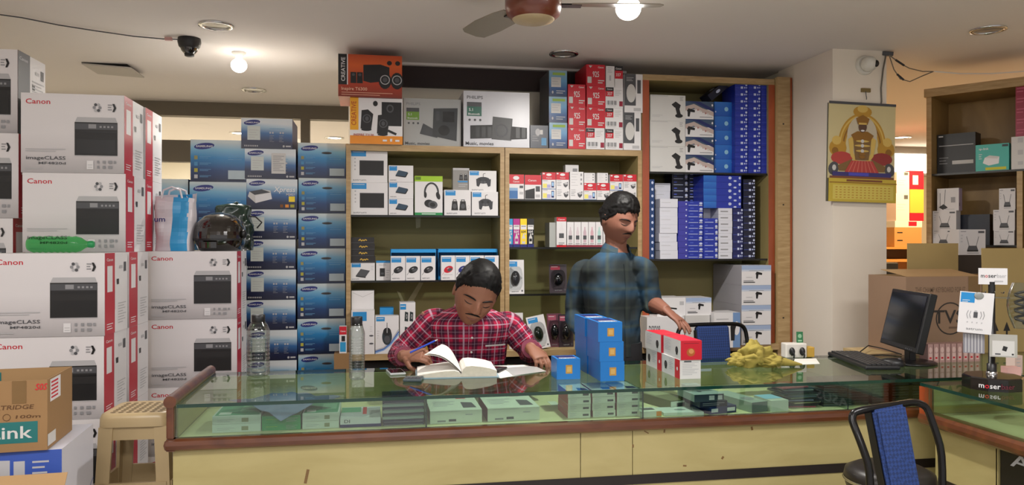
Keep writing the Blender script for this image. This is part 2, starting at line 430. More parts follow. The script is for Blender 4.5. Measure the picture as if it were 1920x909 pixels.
cab1 = cabinet('display_cabinet', 'open wooden cabinet with glass shelves behind the seated man', -.152, .752, YC, ZLEDGE, ZTOP, ZL)
cabinet('display_cabinet', 'open wooden cabinet of ink cartridges behind the standing man', .756, 1.592, YC, ZLEDGE, ZTOP, ZM)
cabinet('display_cabinet', 'tall open cabinet with red-brown posts full of blue boxes beside the pillar', 1.596, 2.458, YC, ZLEDGE, 2.385, ZR, side=.042, left=M_redwood, right=M_redwood, depth=.365)
b = MB(); b.box(2.462, YC - .03, 0, 2.556, YC + .05, 2.395, M_plyf, faces={'F': M_ply}); b.box(2.545, YC - .034, 0, 2.556, YC - .03, 2.39, M_redwood)
for z in (.9, 1.6, 2.1): b.box(2.495, YC - .033, z, 2.503, YC - .03, z + .008, M_dark)
tag(b.build('door_post'), kind='structure').name = 'trim_2'
e = empty('back_counter', 'low wooden back counter with pale top edge under the three cabinets', 'counter', (1.15, 4.6, 0))
b = MB(); b.box(-1.315, -.20, .71, 1.31, .22, .744, M_plyf, faces={'F': M_ply}); b.build('worktop', e)
b = MB(); b.box(-1.30, -.10, 0, 1.305, .22, .709, M_band)  # near-black base and doors stand for the shade under the worktop
b.build('dark_base', e)
for k in range(5):
    b = MB(); x = -1.29 + k * .52; b.box(x, -.112, .06, x + .505, -.101, .69, M_dark, bev=.003); b.box(x + .23, -.122, .60, x + .29, -.111, .615, M_metal); b.build('door', e)

# ------------------------------------------------------------------ the long glass counter
X0, X1, YF, YB, ZT, ZI = -.681, 3.30, 2.80, 3.44, .82, .70
e = empty('display_counter', 'long glass-topped display counter of yellow laminate with brown moulding', 'counter', (0, 3.1, 0))
def cpart(nm, fn):
    b = MB(); fn(b); o = b.build(nm, e, (0, -3.1, 0)); return o
def f(b):
    xs = [X0 + .004] + [XY(p, YF)[0] for p in (1090, 1188)] + [X1]
    for a, c in zip(xs, xs[1:]): b.box(a + .0015, YF + .012, 0, c - .0015, YF + .03, .66, M_laminate)
    b.box(X0 + .004, YF + .014, 0, X0 + .02, YB, .66, M_laminate); b.box(X0 + .01, YF + .02, 0, X1, YF + .028, .66, M_dark)
    for p, q, w, h, a in ((575, 893, .010, .05, .2), (1246, 806, .006, .02, .1), (1355, 858, .008, .012, .6), (1284, 873, .014, .006, .1), (1410, 803, .008, .014, -.2), (1212, 810, .02, .004, .5), (1187, 836, .006, .012, 0)):
        v = atY(p, q, YF + .0115); Mx = Matrix.Translation(v) @ Matrix.Rotation(a, 4, 'Y'); b.box(-w / 2, 0, -h / 2, w / 2, .002, h / 2, M_tape, M=Mx)
cpart('front_panel', f)
cpart('plinth_band', lambda b: b.box(X0 + .002, YF + .008, .452, X1, YF + .0118, .488, M_band))
def f(b):
    for (p0, p1) in (((X0 - .012, YF, .68), (X1, YF, .68)), ((X0 - .002, YF - .01, .68), (X0 - .002, YB, .68))):
        p0, p1 = Vector(p0), Vector(p1); d = (p1 - p0).normalized(); s_ = Vector((0, 0, 1)).cross(d)
        pr = [(-.018, -.021), (.006, -.021), (.015, -.014), (.019, 0), (.015, .014), (.006, .021), (-.018, .021)]
        b.ring_loft([[p + s_ * (-x) * (1 if d.x > .5 else -1) + Vector((0, 0, z)) for x, z in pr] for p in (p0, p1)], M_trim, False)
cpart('moulding', f)
cpart('corner_post', lambda b: b.box(X0 - .012, YF - .014, .701, X0 + .014, YF + .02, .822, M_trim, bev=.006))
cpart('end_rail', lambda b: b.tube([(X0 + .002, YF - .02, .829), (X0 + .002, YB + .01, .829)], .021, M_trim, 12))
cpart('case_floor', lambda b: b.box(X0 + .02, YF + .012, .672, X1, YB - .02, ZI, M_lamin2))
def f(b):
    b.box(X0 + .014, YF + .02, .702, X0 + .02, YB - .02, .806, M_laminate); b.box(X0 + .02, YB - .03, .702, X1, YB - .018, .806, M_lamin2)
    x = XY(1748, YF)[0]; b.box(x, YF - .004, .701, x + .03, YF + .02, .806, M_trim)
cpart('case_wall', f)
cpart('front_glass', lambda b: b.box(X0 + .014, YF + .004, .701, X1, YF + .009, .807, M_glass))
gm = {'F': M_edge, 'K': M_edge, 'L': M_edge, 'R': M_edge}
cpart('glass_top', lambda b: b.box(X0 + .022, YF - .016, .808, X1, YB, ZT, M_glass, faces=gm))
for px in (798, 1206, 1592):
    x = XY(px, YF)[0]; cpart('glass_divider', lambda b: b.box(x, YF + .012, .7005, x + .006, YB - .03, .8075, M_glass, faces={'F': M_edge}))

# second counter, running towards the viewer on the right
SX, SY = 2.125, 2.70
e = empty('display_counter', 'glass-topped side counter at the right carrying the black round display stand', 'counter', (2.5, 2.0, 0))
def spart(nm, fn):
    b = MB(); fn(b); return b.build(nm, e, (-2.5, -2.0, 0))
SE = 1.2
def f(b):
    b.box(SX + .05, 2.395, 0, SX + .07, SY - .02, .66, M_laminate); b.box(SX + .05, 2.39, 0, 2.70, 2.40, .66, M_laminate); b.box(2.68, SE, 0, 2.70, 2.39, .66, M_laminate); b.box(SX + .05, SY - .02, 0, 2.75, SY, .66, M_laminate)
spart('front_panel', f)
spart('plinth_band', lambda b: b.box(SX + .045, 2.395, .40, SX + .0495, SY - .02, .452, M_band))
def f(b):
    pr = [(.04, -.024), (-.004, -.024), (-.015, -.015), (-.019, 0), (-.015, .015), (-.004, .024), (.04, .024)]
    b.ring_loft([[Vector((SX + x, y, .682 + z)) for x, z in pr] for y in (SY + .012, SE)], M_trim, False)
    b.box(SX - .012, SY - .018, .70, SX + .02, SY + .012, .806, M_redwood)
spart('moulding', f)
spart('case_floor', lambda b: b.box(SX + .02, SE, .672, 2.75, SY - .004, .7, M_lamin2))
spart('case_wall', lambda b: (b.box(2.70, SE, .701, 2.72, SY - .01, .806, M_lamin2), b.box(SX + .03, SY - .016, .701, 2.70, SY - .004, .806, mat('green_yellow_board', '#a39e5c', .5))))
spart('front_glass', lambda b: b.box(SX + .004, SE, .707, SX + .009, SY - .02, .807, M_glass))
spart('glass_top', lambda b: b.box(SX - .01, SE, .808, 2.75, SY + .01, ZT, M_glass, faces=gm))
# ------------------------------------------------------------------ printer cartons at the left
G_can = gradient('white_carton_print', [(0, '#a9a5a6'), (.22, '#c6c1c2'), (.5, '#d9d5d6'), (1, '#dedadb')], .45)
M_canred = mat('carton_red', '#b3182c', .4); M_crimson = mat('word_red', '#c0162a', .45)
def printer_pic(a, x0, y0, x1, y1):
    w, h = x1 - x0, y1 - y0
    a.poly([(x0, y0 + h * .86), (x1, y0 + h * .86), (x1 - w * .05, y1), (x0 + w * .06, y1)], M_lgrey)
    a.rect(x0, y0, x1, y0 + h * .87, M_dark)
    a.rect(x0 + w * .01, y0 + h * .68, x1 - w * .01, y0 + h * .84, M_dgrey); a.rect(x0 + w * .32, y0 + h * .71, x0 + w * .5, y0 + h * .82, M_grey)
    for k in range(4): a.rect(x0 + w * (.58 + .09 * k), y0 + h * .73, x0 + w * (.63 + .09 * k), y0 + h * .78, M_grey)
    a.rect(x0 + w * .19, y0 + h * .60, x1, y0 + h * .64, M_black); a.rect(x0 + w * .04, y0 + h * .04, x1 - w * .04, y0 + h * .42, M_black)
    a.rect(x0, y0 - h * .02, x1, y0, M_lgrey)
def art_canon(A):
    a = A['F']
    a.text('Canon', .045, .865, .062, M_crimson, w=.235)
    printer_pic(a, .515, .225, .935, .71)
    for i in range(6):
        q = i * 1.05; a.ell(.735 + .028 * math.cos(q), .835 + .042 * math.sin(q), .016, .02, (M_grey, M_lgrey, M_dgrey)[i % 3], 8)
    a.lines(.84, .865, .885, 3, .03, M_grey, .012)
    for s_ in (1, -1): a.poly([(.90, .835), (.925, .835), (.905, .835 + .052 * s_), (.885, .835 + .052 * s_)][::s_], M_black)
    a.lines(.045, .29, .43, 2, .025, M_lgrey, .01)
    a.text('imageCLASS', .05, .165, .042, M_dgrey, w=.38); a.text('MF4820d', .17, .105, .030, M_dgrey, w=.26)
    a.rect(.05, .045, .2, .055, M_lgrey)
    a.rect(.635, .05, .70, .16, M_white); a.rect(.645, .07, .69, .078, M_lgrey); a.rect(.645, .10, .69, .108, M_lgrey)
    for i in range(4): 
        for j in range(2): a.rect(.735 + .055 * i, .06 + .065 * j, .735 + .055 * i + (.022, .028, .04, .022)[i], .095 + .065 * j, M_grey) if (i, j) != (3, 0) else None
    a = A['R']
    a.rect(0, 0, .42, 1, M_canred); a.rect(.10, .52, .32, .84, M_white); a.text('Canon', .08, .9, .035, M_white, w=.26)
    a.lines(.08, .12, .34, 3, .03, M_white, .01); a.rect(.42, .30, .50, .62, M_white); a.rect(.5, .6, .6, .67, M_black)
    a.rect(.82, .76, .93, .88, M_dgrey); a.lines(.56, .35, .92, 8, .035, M_lgrey, .012); a.rect(.62, .8, .76, .84, M_lgrey)
    a = A['T']; a.rect(.0, .47, 1, .53, mat('clear_tape', '#cfc6bd', .2))
def art_canon_dark(A):
    art_canon(A); a = A['R']; a.rect(0, 0, .42, 1, M_dgrey); a.text('Canon', .06, .9, .04, M_lgrey, w=.28); a.lines(.5, .7, .95, 12, .04, M_lgrey, .014)
HC = .332; WC = .417; DC = .29; cg = 'white and red printer cartons stacked at the left'
def canon(X, Y, z, label, art=art_canon, key='canon', rz=0, h=HC):
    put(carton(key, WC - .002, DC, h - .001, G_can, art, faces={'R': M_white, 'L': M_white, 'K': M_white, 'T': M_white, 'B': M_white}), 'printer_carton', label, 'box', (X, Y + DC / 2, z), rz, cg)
xa = -1.06 - WC / 2
for i in range(4):
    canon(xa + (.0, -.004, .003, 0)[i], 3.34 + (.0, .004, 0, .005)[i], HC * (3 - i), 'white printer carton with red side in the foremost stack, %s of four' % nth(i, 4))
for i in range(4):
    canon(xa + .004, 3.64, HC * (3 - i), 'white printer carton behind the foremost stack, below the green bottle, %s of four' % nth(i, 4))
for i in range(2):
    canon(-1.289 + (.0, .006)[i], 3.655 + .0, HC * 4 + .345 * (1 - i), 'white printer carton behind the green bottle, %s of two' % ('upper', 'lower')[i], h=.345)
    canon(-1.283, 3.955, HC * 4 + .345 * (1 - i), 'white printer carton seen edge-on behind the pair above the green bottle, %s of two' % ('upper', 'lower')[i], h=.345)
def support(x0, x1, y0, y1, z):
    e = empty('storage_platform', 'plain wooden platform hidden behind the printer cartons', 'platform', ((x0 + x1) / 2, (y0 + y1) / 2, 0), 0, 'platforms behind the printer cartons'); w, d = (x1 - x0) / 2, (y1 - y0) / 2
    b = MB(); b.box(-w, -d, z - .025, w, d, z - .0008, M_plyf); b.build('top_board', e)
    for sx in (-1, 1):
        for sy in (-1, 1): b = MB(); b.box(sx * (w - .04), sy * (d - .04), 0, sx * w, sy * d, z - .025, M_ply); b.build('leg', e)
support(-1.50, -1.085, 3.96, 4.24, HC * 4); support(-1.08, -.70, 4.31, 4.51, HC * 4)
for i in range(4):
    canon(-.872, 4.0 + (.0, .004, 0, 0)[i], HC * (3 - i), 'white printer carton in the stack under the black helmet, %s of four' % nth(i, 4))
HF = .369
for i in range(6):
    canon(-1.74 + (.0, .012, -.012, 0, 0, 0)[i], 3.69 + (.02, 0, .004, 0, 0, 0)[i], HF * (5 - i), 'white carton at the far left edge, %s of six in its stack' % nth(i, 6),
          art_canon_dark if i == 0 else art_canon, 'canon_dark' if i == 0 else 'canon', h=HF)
# ------------------------------------------------------------------ blue-and-white printer cartons
G_s1 = gradient('blue_carton_print', [(0, '#0e1530'), (.30, '#113566'), (.60, '#2277ad'), (.80, '#6fa3c0'), (.97, '#b4c0c2'), (1, '#bcc6c6')], .3, wob=.06)
G_s2 = gradient('navy_carton_print', [(0, '#10142c'), (.3, '#141d42'), (.56, '#2e5f96'), (.76, '#9db8ca'), (.9, '#ced3d6'), (1, '#cdd3d6')], .3, wob=.10)
def logo(a, x, y, w, h):
    a.ell(x, y, w / 2, h / 2, M_sam, 18, .12); a.text('SAMSUNG', x - w * .40, y - h * .17, h * .3, M_white, w=w * .8, shear=.1)
def art_s1(A):
    a = A['F']; logo(a, .24, .85, .36, .15)
    a.rect(.66, .07, .97, .28, mat('pale_sticker', '#aebcc2', .5)); a.rect(.68, .045, .95, .06, M_dark)
    for k in range(4): a.rect(.065, .08 + .15 * k, .125, .17 + .15 * k, (M_lgrey, mat('olive_icon', '#a9a23a'), mat('blue_icon', '#4a86b0'), mat('tan_icon', '#8f8a58'))[k]); a.lines(.16, .14 + .15 * k, .36, 2, .03, mat('pale_blue_print', '#5f92b8'), .012)
    a.lines(.66, .58, .98, 2, .05, mat('pale_blue_print', '#5f92b8'), .02)
def art_s3(A):
    art_s1(A); a = A['F']; a.ell(.60, .72, .11, .035, M_dgrey, 14); a.ell(.60, .715, .09, .018, M_dark, 12)
def art_s2(A):
    a = A['F']; logo(a, .21, .86, .32, .17)
    a.rect(.12, .28, .37, .74, mat('pale_sticker_white', '#c9cfca', .5)); a.lines(.15, .6, .34, 4, .08, M_lgrey, .015)
    for k, x in enumerate((.55, .60, .75, .80)): a.rect(x, .5, x + .03, .56, M_lgrey)
    a.lines(.55, .43, .64, 5, .05, M_grey, .012); a.lines(.74, .43, .83, 5, .05, M_grey, .012); a.lines(.55, .66, .85, 1, .05, mat('pale_blue_print', '#5f92b8'), .012)
    for k in range(8): a.rect(.06 + .035 * k, .06, .08 + .035 * k, .11, M_lgrey)
    a.ell(.83, .085, .022, .04, M_lgrey, 10); a.rect(.87, .06, .97, .11, M_lgrey)
def art_s2b(A):
    art_s2(A); a = A['F']; a.rect(.52, .18, .80, .86, M_offw); a.lines(.55, .75, .77, 9, .06, M_grey, .02)
def art_xp(A):
    a = A['F']; logo(a, .21, .86, .32, .17); a.text('Xpress', .53, .58, .17, M_white, w=.42, shear=.2); a.text('M2021', .78, .46, .07, M_white, w=.17)
    a.poly([(.03, .42), (.18, .2), (.50, .34), (.47, .62), (.30, .66), (.06, .58)], M_offw); a.poly([(.06, .58), (.16, .47), (.47, .56), (.30, .66)], M_dgrey); a.poly([(.18, .2), (.5, .34), (.47, .55), (.17, .44)], M_white)
    a.rect(.83, .25, .95, .43, M_yel); a.rect(.66, .06, .72, .16, mat('brown_icon', '#7a4a1c')); a.rect(.76, .06, .83, .16, M_org); a.rect(.86, .06, .94, .16, mat('olive_icon', '#a9a23a'))
fs1 = {'R': M_navy, 'L': mat('carton_side_blue', '#1c4f86'), 'T': M_offw, 'K': M_navy}
sg = 'blue and white printer cartons stacked by the cabinet'; YS = 4.56; ZP = .53
e = empty('storage_platform', 'low wooden platform under the blue printer cartons', 'platform', (-.62, 4.8, 0))
b = MB(); b.box(-.85, -.28, ZP - .03, .44, .24, ZP - .001, M_plyf); b.build('top_board', e)
for x in (-.8, -.2, .38): b = MB(); b.box(x, -.2, 0, x + .04, .2, ZP - .03, M_plyf); b.build('leg', e)
stack('s3', 'printer_carton', lambda i: 'blue printer carton with handle hole in the column touching the cabinet, %s' % nth(i, 7), 'box', 559, 649, 268, ZP, 7, YS, .3, G_s1, art_s3, sg, .010, fs1)
a, bb, t = span(459.5, 556, YS); H9 = (Zp(222, t) - ZP) / 9
for i in range(9):
    key, ar = [('s2', art_s2), ('s2b', art_s2b), ('xp', art_xp)][(0, 1, 2, 0, 0, 0, 0, 0, 0)[i]]
    extra = (' showing a small printer', )[0] if i == 2 else (' with two pale stickers' if i == 1 else ' with one pale sticker')
    put(carton(key, bb - a - .002, .3, H9 - .0008, G_s2, ar, fs1), 'printer_carton', 'navy printer carton%s, %s of the middle column' % (extra, nth(i, 9)), 'box',
        ((a + bb) / 2 + (-.022 if i == 0 else random.uniform(-.006, .006)), YS + .15 + random.uniform(0, .008), ZP + H9 * (8 - i)), 0, sg)
stack('s1', 'printer_carton', lambda i: 'large blue printer carton behind the helmet stack, %s of its column' % nth(i, 6), 'box', 357, 464, 262, ZP, 6, YS, .3, G_s1, art_s1, sg, .012, fs1)
stack('s1', 'printer_carton', lambda i: 'blue printer carton half hidden behind the shopping bag, %s of its column' % nth(i, 4), 'box', 262, 352, 335, ZP, 4, YS + .02, .3, G_s1, art_s1, sg, .01, fs1)
# small cartridge box on a brown carton by the cabinet's side
one('brownsmall', 'carton', 'small brown carton at the foot of the cabinet side', 'box', 626, 658, 663, ZP, 4.36, .1, M_kraft, lambda A: (A['F'].ell(.6, .2, .1, .12, M_dark), A['F'].rect(0, .46, 1, .54, M_tape)))
def art_redbox(A): A['F'].rect(0, .7, 1, 1, M_red); A['F'].rect(.1, .06, .9, .42, M_cyan); A['F'].rect(.3, .45, .8, .65, M_dark); A['F'].text('Canon', .15, .8, .06, M_white, w=.7)
a, bb, t = span(632, 656, 4.37); zz = Zp(663, t)
one('redbox', 'ink_box', 'narrow red and white ink box on a small brown carton beside the cabinet side', 'box', 636, 650, 612, zz + .0005, 4.38, .05, M_white, art_redbox)

# ------------------------------------------------------------------ helmet, bags and bottle on the cartons
ztop = HC * 4
c = Vector((-.768, 4.145, ztop))
e = empty('motorcycle_helmet', 'glossy black motorcycle helmet on a white printer carton', 'helmet', c, R(-15))
M_shell = mat('helmet_shell', '#17130f', .12, coat=1.0)
b = MB(); n = 28; rings = []
for z, rx, ry in ((.0, .092, .100), (.006, .104, .115), (.04, .117, .130), (.08, .123, .138), (.12, .119, .136), (.15, .104, .120), (.175, .078, .092), (.19, .042, .05), (.195, .01, .012)):
    rings.append([Vector((rx * math.cos(2 * math.pi * j / n), ry * math.sin(2 * math.pi * j / n), z)) for j in range(n)])
b.ring_loft(rings, M_shell); b.build('shell', e)
def arc_band(b, z0, z1, k, m, a0=200, a1=340, n=20, bulge=.0):
    r = []
    for z in [z0 + (z1 - z0) * i / 6 for i in range(7)]:
        q = (z / .197); rx = .123 * math.sqrt(max(.02, 1 - max(0, (q - .38) / .64) ** 2)) * k + bulge; ry = rx * 1.14
        r.append([Vector((rx * math.cos(R(a0 + (a1 - a0) * j / n)), ry * math.sin(R(a0 + (a1 - a0) * j / n)), z)) for j in range(n + 1)])
    inner = [[p * 1 - Vector((p.x, p.y, 0)) * .02 for p in ring] for ring in r]
    for i in range(len(r) - 1):
        for j in range(n): b.face([r[i][j], r[i][j + 1], r[i + 1][j + 1], r[i + 1][j]], m, True)
    for j in range(n):
        b.face([inner[0][j], inner[0][j + 1], r[0][j + 1], r[0][j]], m); b.face([r[-1][j], r[-1][j + 1], inner[-1][j + 1], inner[-1][j]], m)
b = MB(); arc_band(b, .062, .165, 1.035, mat('smoked_visor', '#1a1512', .08, coat=1.0)); b.build('visor', e)
b = MB(); arc_band(b, .052, .062, 1.06, M_black, 195, 345); b.build('visor_seal', e)
b = MB()
for s_ in (-1, 1): b.ell((.128 * s_, -.01, .085), (.012, .022, .022), M_black)
b.build('visor_pivot', e)
b = MB(); arc_band(b, .015, .045, 1.04, M_shell, 250, 290, 10); b.build('chin_vent', e)
# crumpled dark green backpack-like bag behind it
def crumple(name, label, cat, loc, w, d, h, m, seed, group=None, top=.6, amp=.02, rz=0):
    b = MB(); n = 40; rings = []
    for i in range(22):
        q = i / 21; z = h * q; s_ = 1 - (1 - top) * max(0, (q - .45) / .55) ** 1.5
        if q > .97: s_ *= .6
        ring = []
        for j in range(n):
            a = 2 * math.pi * j / n; ca, sa = math.cos(a), math.sin(a)
            p = Vector((math.copysign(abs(ca) ** .6, ca) * w / 2 * s_, math.copysign(abs(sa) ** .6, sa) * d / 2 * s_, z))
            nz = noise.noise(p * 18 + Vector((seed, 0, 0))) + .5 * noise.noise(p * 45 + Vector((0, seed, 0)))
            ring.append(p + Vector((ca, sa, .3 * (0 < i < 21))) * nz * amp * (.3 if i == 0 else 1))
        rings.append(ring)
    b.ring_loft(rings, m); o = b.build(name, None, loc, (0, 0, rz)); return tag(o, label, cat, group)
M_gbag = gradient('dark_green_bag', [(0, '#0d1a14'), (.5, '#142a20'), (1, '#20362c')], .25, coat=.3)
o = crumple('travel_bag', 'dark green crumpled bag standing behind the helmet', 'bag', (-.745, 4.375, ztop), .20, .12, .25, M_gbag, 3.0, amp=.018, top=.75)
b = MB(); b.tube([(-.05, 0, .20), (-.03, -.01, .235), (.02, -.01, .255), (.05, 0, .225), (.06, 0, .20)], .012, M_gbag, 8, flat=.5); b.build('handle', o)
b = MB(); b.tube([(.085, -.02, .185), (.12, -.03, .18), (.15, -.02, .15), (.125, -.02, .12)], .008, M_black, 8, flat=.5); b.build('strap', o)
# paper shopping bag, white with a blue half
c = Vector((-.972, 4.09, ztop)); e = tag(bpy.data.objects.new('shopping_bag', None), 'white and blue plastic shopping bag on the cartons left of the helmet', 'bag'); COL.objects.link(e); e.location = c; e.rotation_euler = (0, 0, R(-8))
M_bagw = mat('bag_white', '#cfcad0', .35); M_bagb = mat('bag_blue', '#2a92c8', .35)
b = MB(); n = 44; rings = []
for i in range(16):
    q = i / 15; ring = []
    for j in range(n):
        a = 2 * math.pi * j / n; ca, sa = math.cos(a), math.sin(a); w = .085 + .014 * q; d = .055 * (1 - .55 * q ** 2)
        p = Vector((math.copysign(abs(ca) ** .45, ca) * w, math.copysign(abs(sa) ** .45, sa) * d, .28 * q - (.03 * (j / n - .3) if q > .9 else 0)))
        ring.append(p + Vector((0, 1, 0)) * noise.noise(p * 14) * .012 + Vector((1, 0, 0)) * noise.noise(p * 9) * .006)
    rings.append(ring)
vs = [p for r_ in rings for p in r_]
for i in range(15):
    for j in range(n):
        k = (j + 1) % n; q = [rings[i][j], rings[i][k], rings[i + 1][k], rings[i + 1][j]]
        b.face(q, M_bagb if sum(p.x for p in q) / 4 > .0 + .02 * (i / 15) and sum(p.x for p in q) / 4 < .075 else M_bagw, True)
b.face(list(reversed(rings[0])), M_bagw); b.build('bag_body', e)
A_ = MB(); aa = Art(A_, (-.088, -.066, .08), (1, 0, 0), (0, 0, 1), .2, .2); aa.text('um', .06, .32, .13, M_sam, w=.26); A_.build('bag_print', e)
for s_ in (-.045, .03):
    b = MB(); b.tube([(-.05, s_, .26), (-.04, s_, .30), (.0, s_, .315), (.04, s_, .30), (.05, s_, .26)], .005, M_bagw, 8); b.build('handle', e)
# green bottle lying down on the front stack
M_gpet = glass('green_pet', '#a2eeb6', 1.45, .05)
p0 = atZ(52, 470, ztop + .035); p0.y = 3.47; 
e = empty('plastic_bottle', 'empty green plastic bottle lying on its side on a printer carton', 'bottle', (-1.255, 3.43, ztop), 0)
prof = [(.002, -.125), (.026, -.122), (.032, -.108)]
for i in range(7): prof += [(.0345, -.10 + i * .022), (.0315, -.089 + i * .022)]
prof += [(.034, .055), (.028, .075), (.016, .092), (.0125, .10), (.0125, .108)]
MX = Matrix.Rotation(R(90), 4, 'Y'); b = MB(); b.lathe(prof, M_gpet, (0, 0, .0345), 24, M=MX.to_3x3()); b.build('bottle_body', e)
b = MB(); b.lathe([(.014, .104), (.0145, .112), (.0145, .122), (.012, .125), (.002, .1255)], mat('green_cap', '#1c8a4c', .4), (0, 0, .0345), 20, M=MX.to_3x3()); b.build('cap', e)
# ------------------------------------------------------------------ open carton and boxes at the lower left
def open_box(e, w, d, h, th, m, mi, art=None, flaps=()):
    b = MB()
    b.box(-w / 2, -d / 2, 0, w / 2, d / 2, th, m)
    b.box(-w / 2, -d / 2, th, w / 2, -d / 2 + th, h, m, faces={'K': mi}); b.box(-w / 2, d / 2 - th, th, w / 2, d / 2, h, m, faces={'F': mi})
    b.box(-w / 2, -d / 2 + th, th, -w / 2 + th, d / 2 - th, h, m, faces={'R': mi}); b.box(w / 2 - th, -d / 2 + th, th, w / 2, d / 2 - th, h, m, faces={'L': mi})
    if art: art({'F': Art(b, (-w / 2, -d / 2, 0), (1, 0, 0), (0, 0, 1), w, h), 'R': Art(b, (w / 2, -d / 2, 0), (0, 1, 0), (0, 0, 1), d, h), 'I': Art(b, (-w / 2, d / 2 - th, 0), (1, 0, 0), (0, 0, 1), w, h)})
    return b.build('box_body', e)
zb = .744
e = empty('open_carton', 'open brown cardboard carton on top of the pile in the lower left corner', 'box', (-1.215, 2.655, zb), R(5))
M_sea = mat('sea_green_print', '#1e6a68', .5); M_pen = mat('pen_ink', '#5a3a1c', .6)
def art_dl(A):
    a = A['F']; a.rect(.3, .12, .945, .42, M_sea); a.text('D-Link', .52, .19, .17, M_offw, w=.395)
    a.text('OLD CARTRIDGE', .50, .60, .06, M_pen, w=.42, shear=.2); a.text('100m', .82, .47, .045, M_pen, w=.14, shear=.2); a.ringe(.77, .49, .05, M_pen)
    a.rect(.80, .68, .88, 1, M_tape); a.text('S0S', .93, .86, .09, M_red, w=.065, shear=.2); a.rect(.3, .94, .42, 1, M_tape)
    a = A['R']; a.rect(.1, .66, .5, .98, M_white); 
    for k in range(5): a.rect(.14, .70 + .055 * k, .4, .725 + .055 * k, M_red)
    a.rect(.0, .05, .3, .22, M_offw)
    a = A['I']; a.rect(.1, .84, .3, .93, M_sea); a.rect(.36, .84, .46, .93, M_red); a.rect(.5, .82, .56, .95, M_sea); a.rect(.38, .3, .45, .85, M_tape)
open_box(e, .47, .26, .212, .004, M_kraft, M_kraft2, art_dl)
M_wb = mat('white_poly', '#c3c3cc', .4); M_boxblue = mat('box_front_blue', '#3a56a8', .4)
def art_bw(A):
    a = A['F']; a.rect(0, 0, 1, 1, M_boxblue); a.poly([(0, .60), (.72, .62), (.72, .93), (0, .97)], M_lgrey); a.rect(.74, .72, .80, .92, M_lgrey); a.lines(.84, .9, .93, 4, .045, M_lgrey, .015); a.rect(.6, .4, .96, .62, M_boxblue)
    A['R'].line([(0, .1), (1, .5)], .01, M_boxblue)
put(carton('bluewhite', .50, .34, .370, M_wb, art_bw), 'equipment_box', 'white box with blue front under the open brown carton in the lower left corner', 'box', (-1.195, 2.71, .372), R(4))
put(carton('bluewhite2', .50, .34, .370, M_wb, art_bw), 'equipment_box', 'lower white box with blue front at the very bottom of the lower left pile', 'box', (-1.18, 2.72, 0), R(2))
e = empty('open_carton', 'brown cardboard carton with raised flap at the bottom left edge of the photo', 'box', (-1.08, 2.315, 0), R(3))
open_box(e, .40, .24, .655, .004, M_kraft, M_kraft2)
b = MB(); b.box(-.2, 0, 0, .2, .003, .05, M_kraft2, M=Matrix.Translation((0, .118, .655)) @ Matrix.Rotation(R(-40), 4, 'X')); b.build('flap', e)
b = MB(); b.box(0, -.115, 0, .03, .115, .003, M_kraft2, M=Matrix.Translation((.2, 0, .655)) @ Matrix.Rotation(R(50), 4, 'Y')); b.build('flap', e)
# ------------------------------------------------------------------ beige plastic stool
M_stool = mat('beige_plastic', '#bfa980', .35)
e = empty('plastic_stool', 'tall beige plastic stool with pierced seat left of the counter', 'stool', (-.875, 3.2, 0), R(-2))
def rr(w, d, z, r=.04, n=6):
    out = []
    for (cx, cy, a0) in ((w - r, d - r, 0), (-w + r, d - r, 90), (-w + r, -d + r, 180), (w - r, -d + r, 270)):
        out += [Vector((cx + r * math.cos(R(a0 + 90 * i / n)), cy + r * math.sin(R(a0 + 90 * i / n)), z)) for i in range(n + 1)]
    return out
b = MB(); HS = .735
b.ring_loft([rr(.128, .128, HS - .05), rr(.127, .127, HS - .02), rr(.122, .122, HS - .006), rr(.112, .112, HS), rr(.10, .10, HS - .003)], M_stool)
for i in range(-3, 4):
    for j in range(-3, 4):
        b.lathe([(.010, 0), (.010, .0012)], mat('stool_hole', '#6e5a38', .6), (i * .028, j * .028, HS - .0035), 8)
b.build('seat', e)
for sx in (-1, 1):
    for sy in (-1, 1):
        b = MB(); rings = []
        for z, k in ((HS - .05, .122), (.3, .138), (0, .150)):
            w = .050 if z > .5 else .046
            ring = [Vector((sx * k, sy * k, z)), Vector((sx * (k - w), sy * k, z)), Vector((sx * (k - w), sy * (k - .012), z)), Vector((sx * (k - .012), sy * (k - .012), z)), Vector((sx * (k - .012), sy * (k - w), z)), Vector((sx * k, sy * (k - w), z))]
            rings.append(ring if sx * sy > 0 else ring[::-1])
        b.ring_loft(rings, M_stool, False); b.build('leg', e)
for (x0, y0, x1, y1) in ((-.12, -.136, .12, -.124), (-.12, .124, .12, .136), (-.136, -.12, -.124, .12), (.124, -.12, .136, .12)):
    b = MB(); b.box(x0, y0, .38, x1, y1, .48, M_stool); b.build('stretcher', e); b = MB(); b.box(x0 * .85, y0 * .85, HS - .1, x1 * .85, y1 * .85, HS - .05, M_stool); b.build('apron', e)
# ------------------------------------------------------------------ goods on the wooden shelves
YG = YC + .035
def tagr(a, x0=.04, y0=.80, x1=.42, y1=.96): a.rect(x0, y0, x1, y1, M_blue); a.lines(x0 + .03, y1 - .05, x1 - .05, 1, .03, M_white, .015)
def word(a, x=.05, y=.06, h=.07, w=None): a.text('astrum', x, y, h, M_grey, w=w)
def mouse_pic(a, cx, cy, rx, ry, m, tilt=.4, cable=False):
    if cable: a.line([(cx - rx * .8, cy - ry * .6), (cx - rx * 1.3, cy - ry * 1.7)], .012, m)
    a.ell(cx, cy, rx, ry, m, 18, tilt); a.ell(cx + rx * .3, cy - ry * .1, rx * .55, ry * .45, M_dgrey, 12, tilt); a.ell(cx - rx * .1, cy + ry * .35, rx * .3, ry * .12, M_lgrey, 8, tilt)
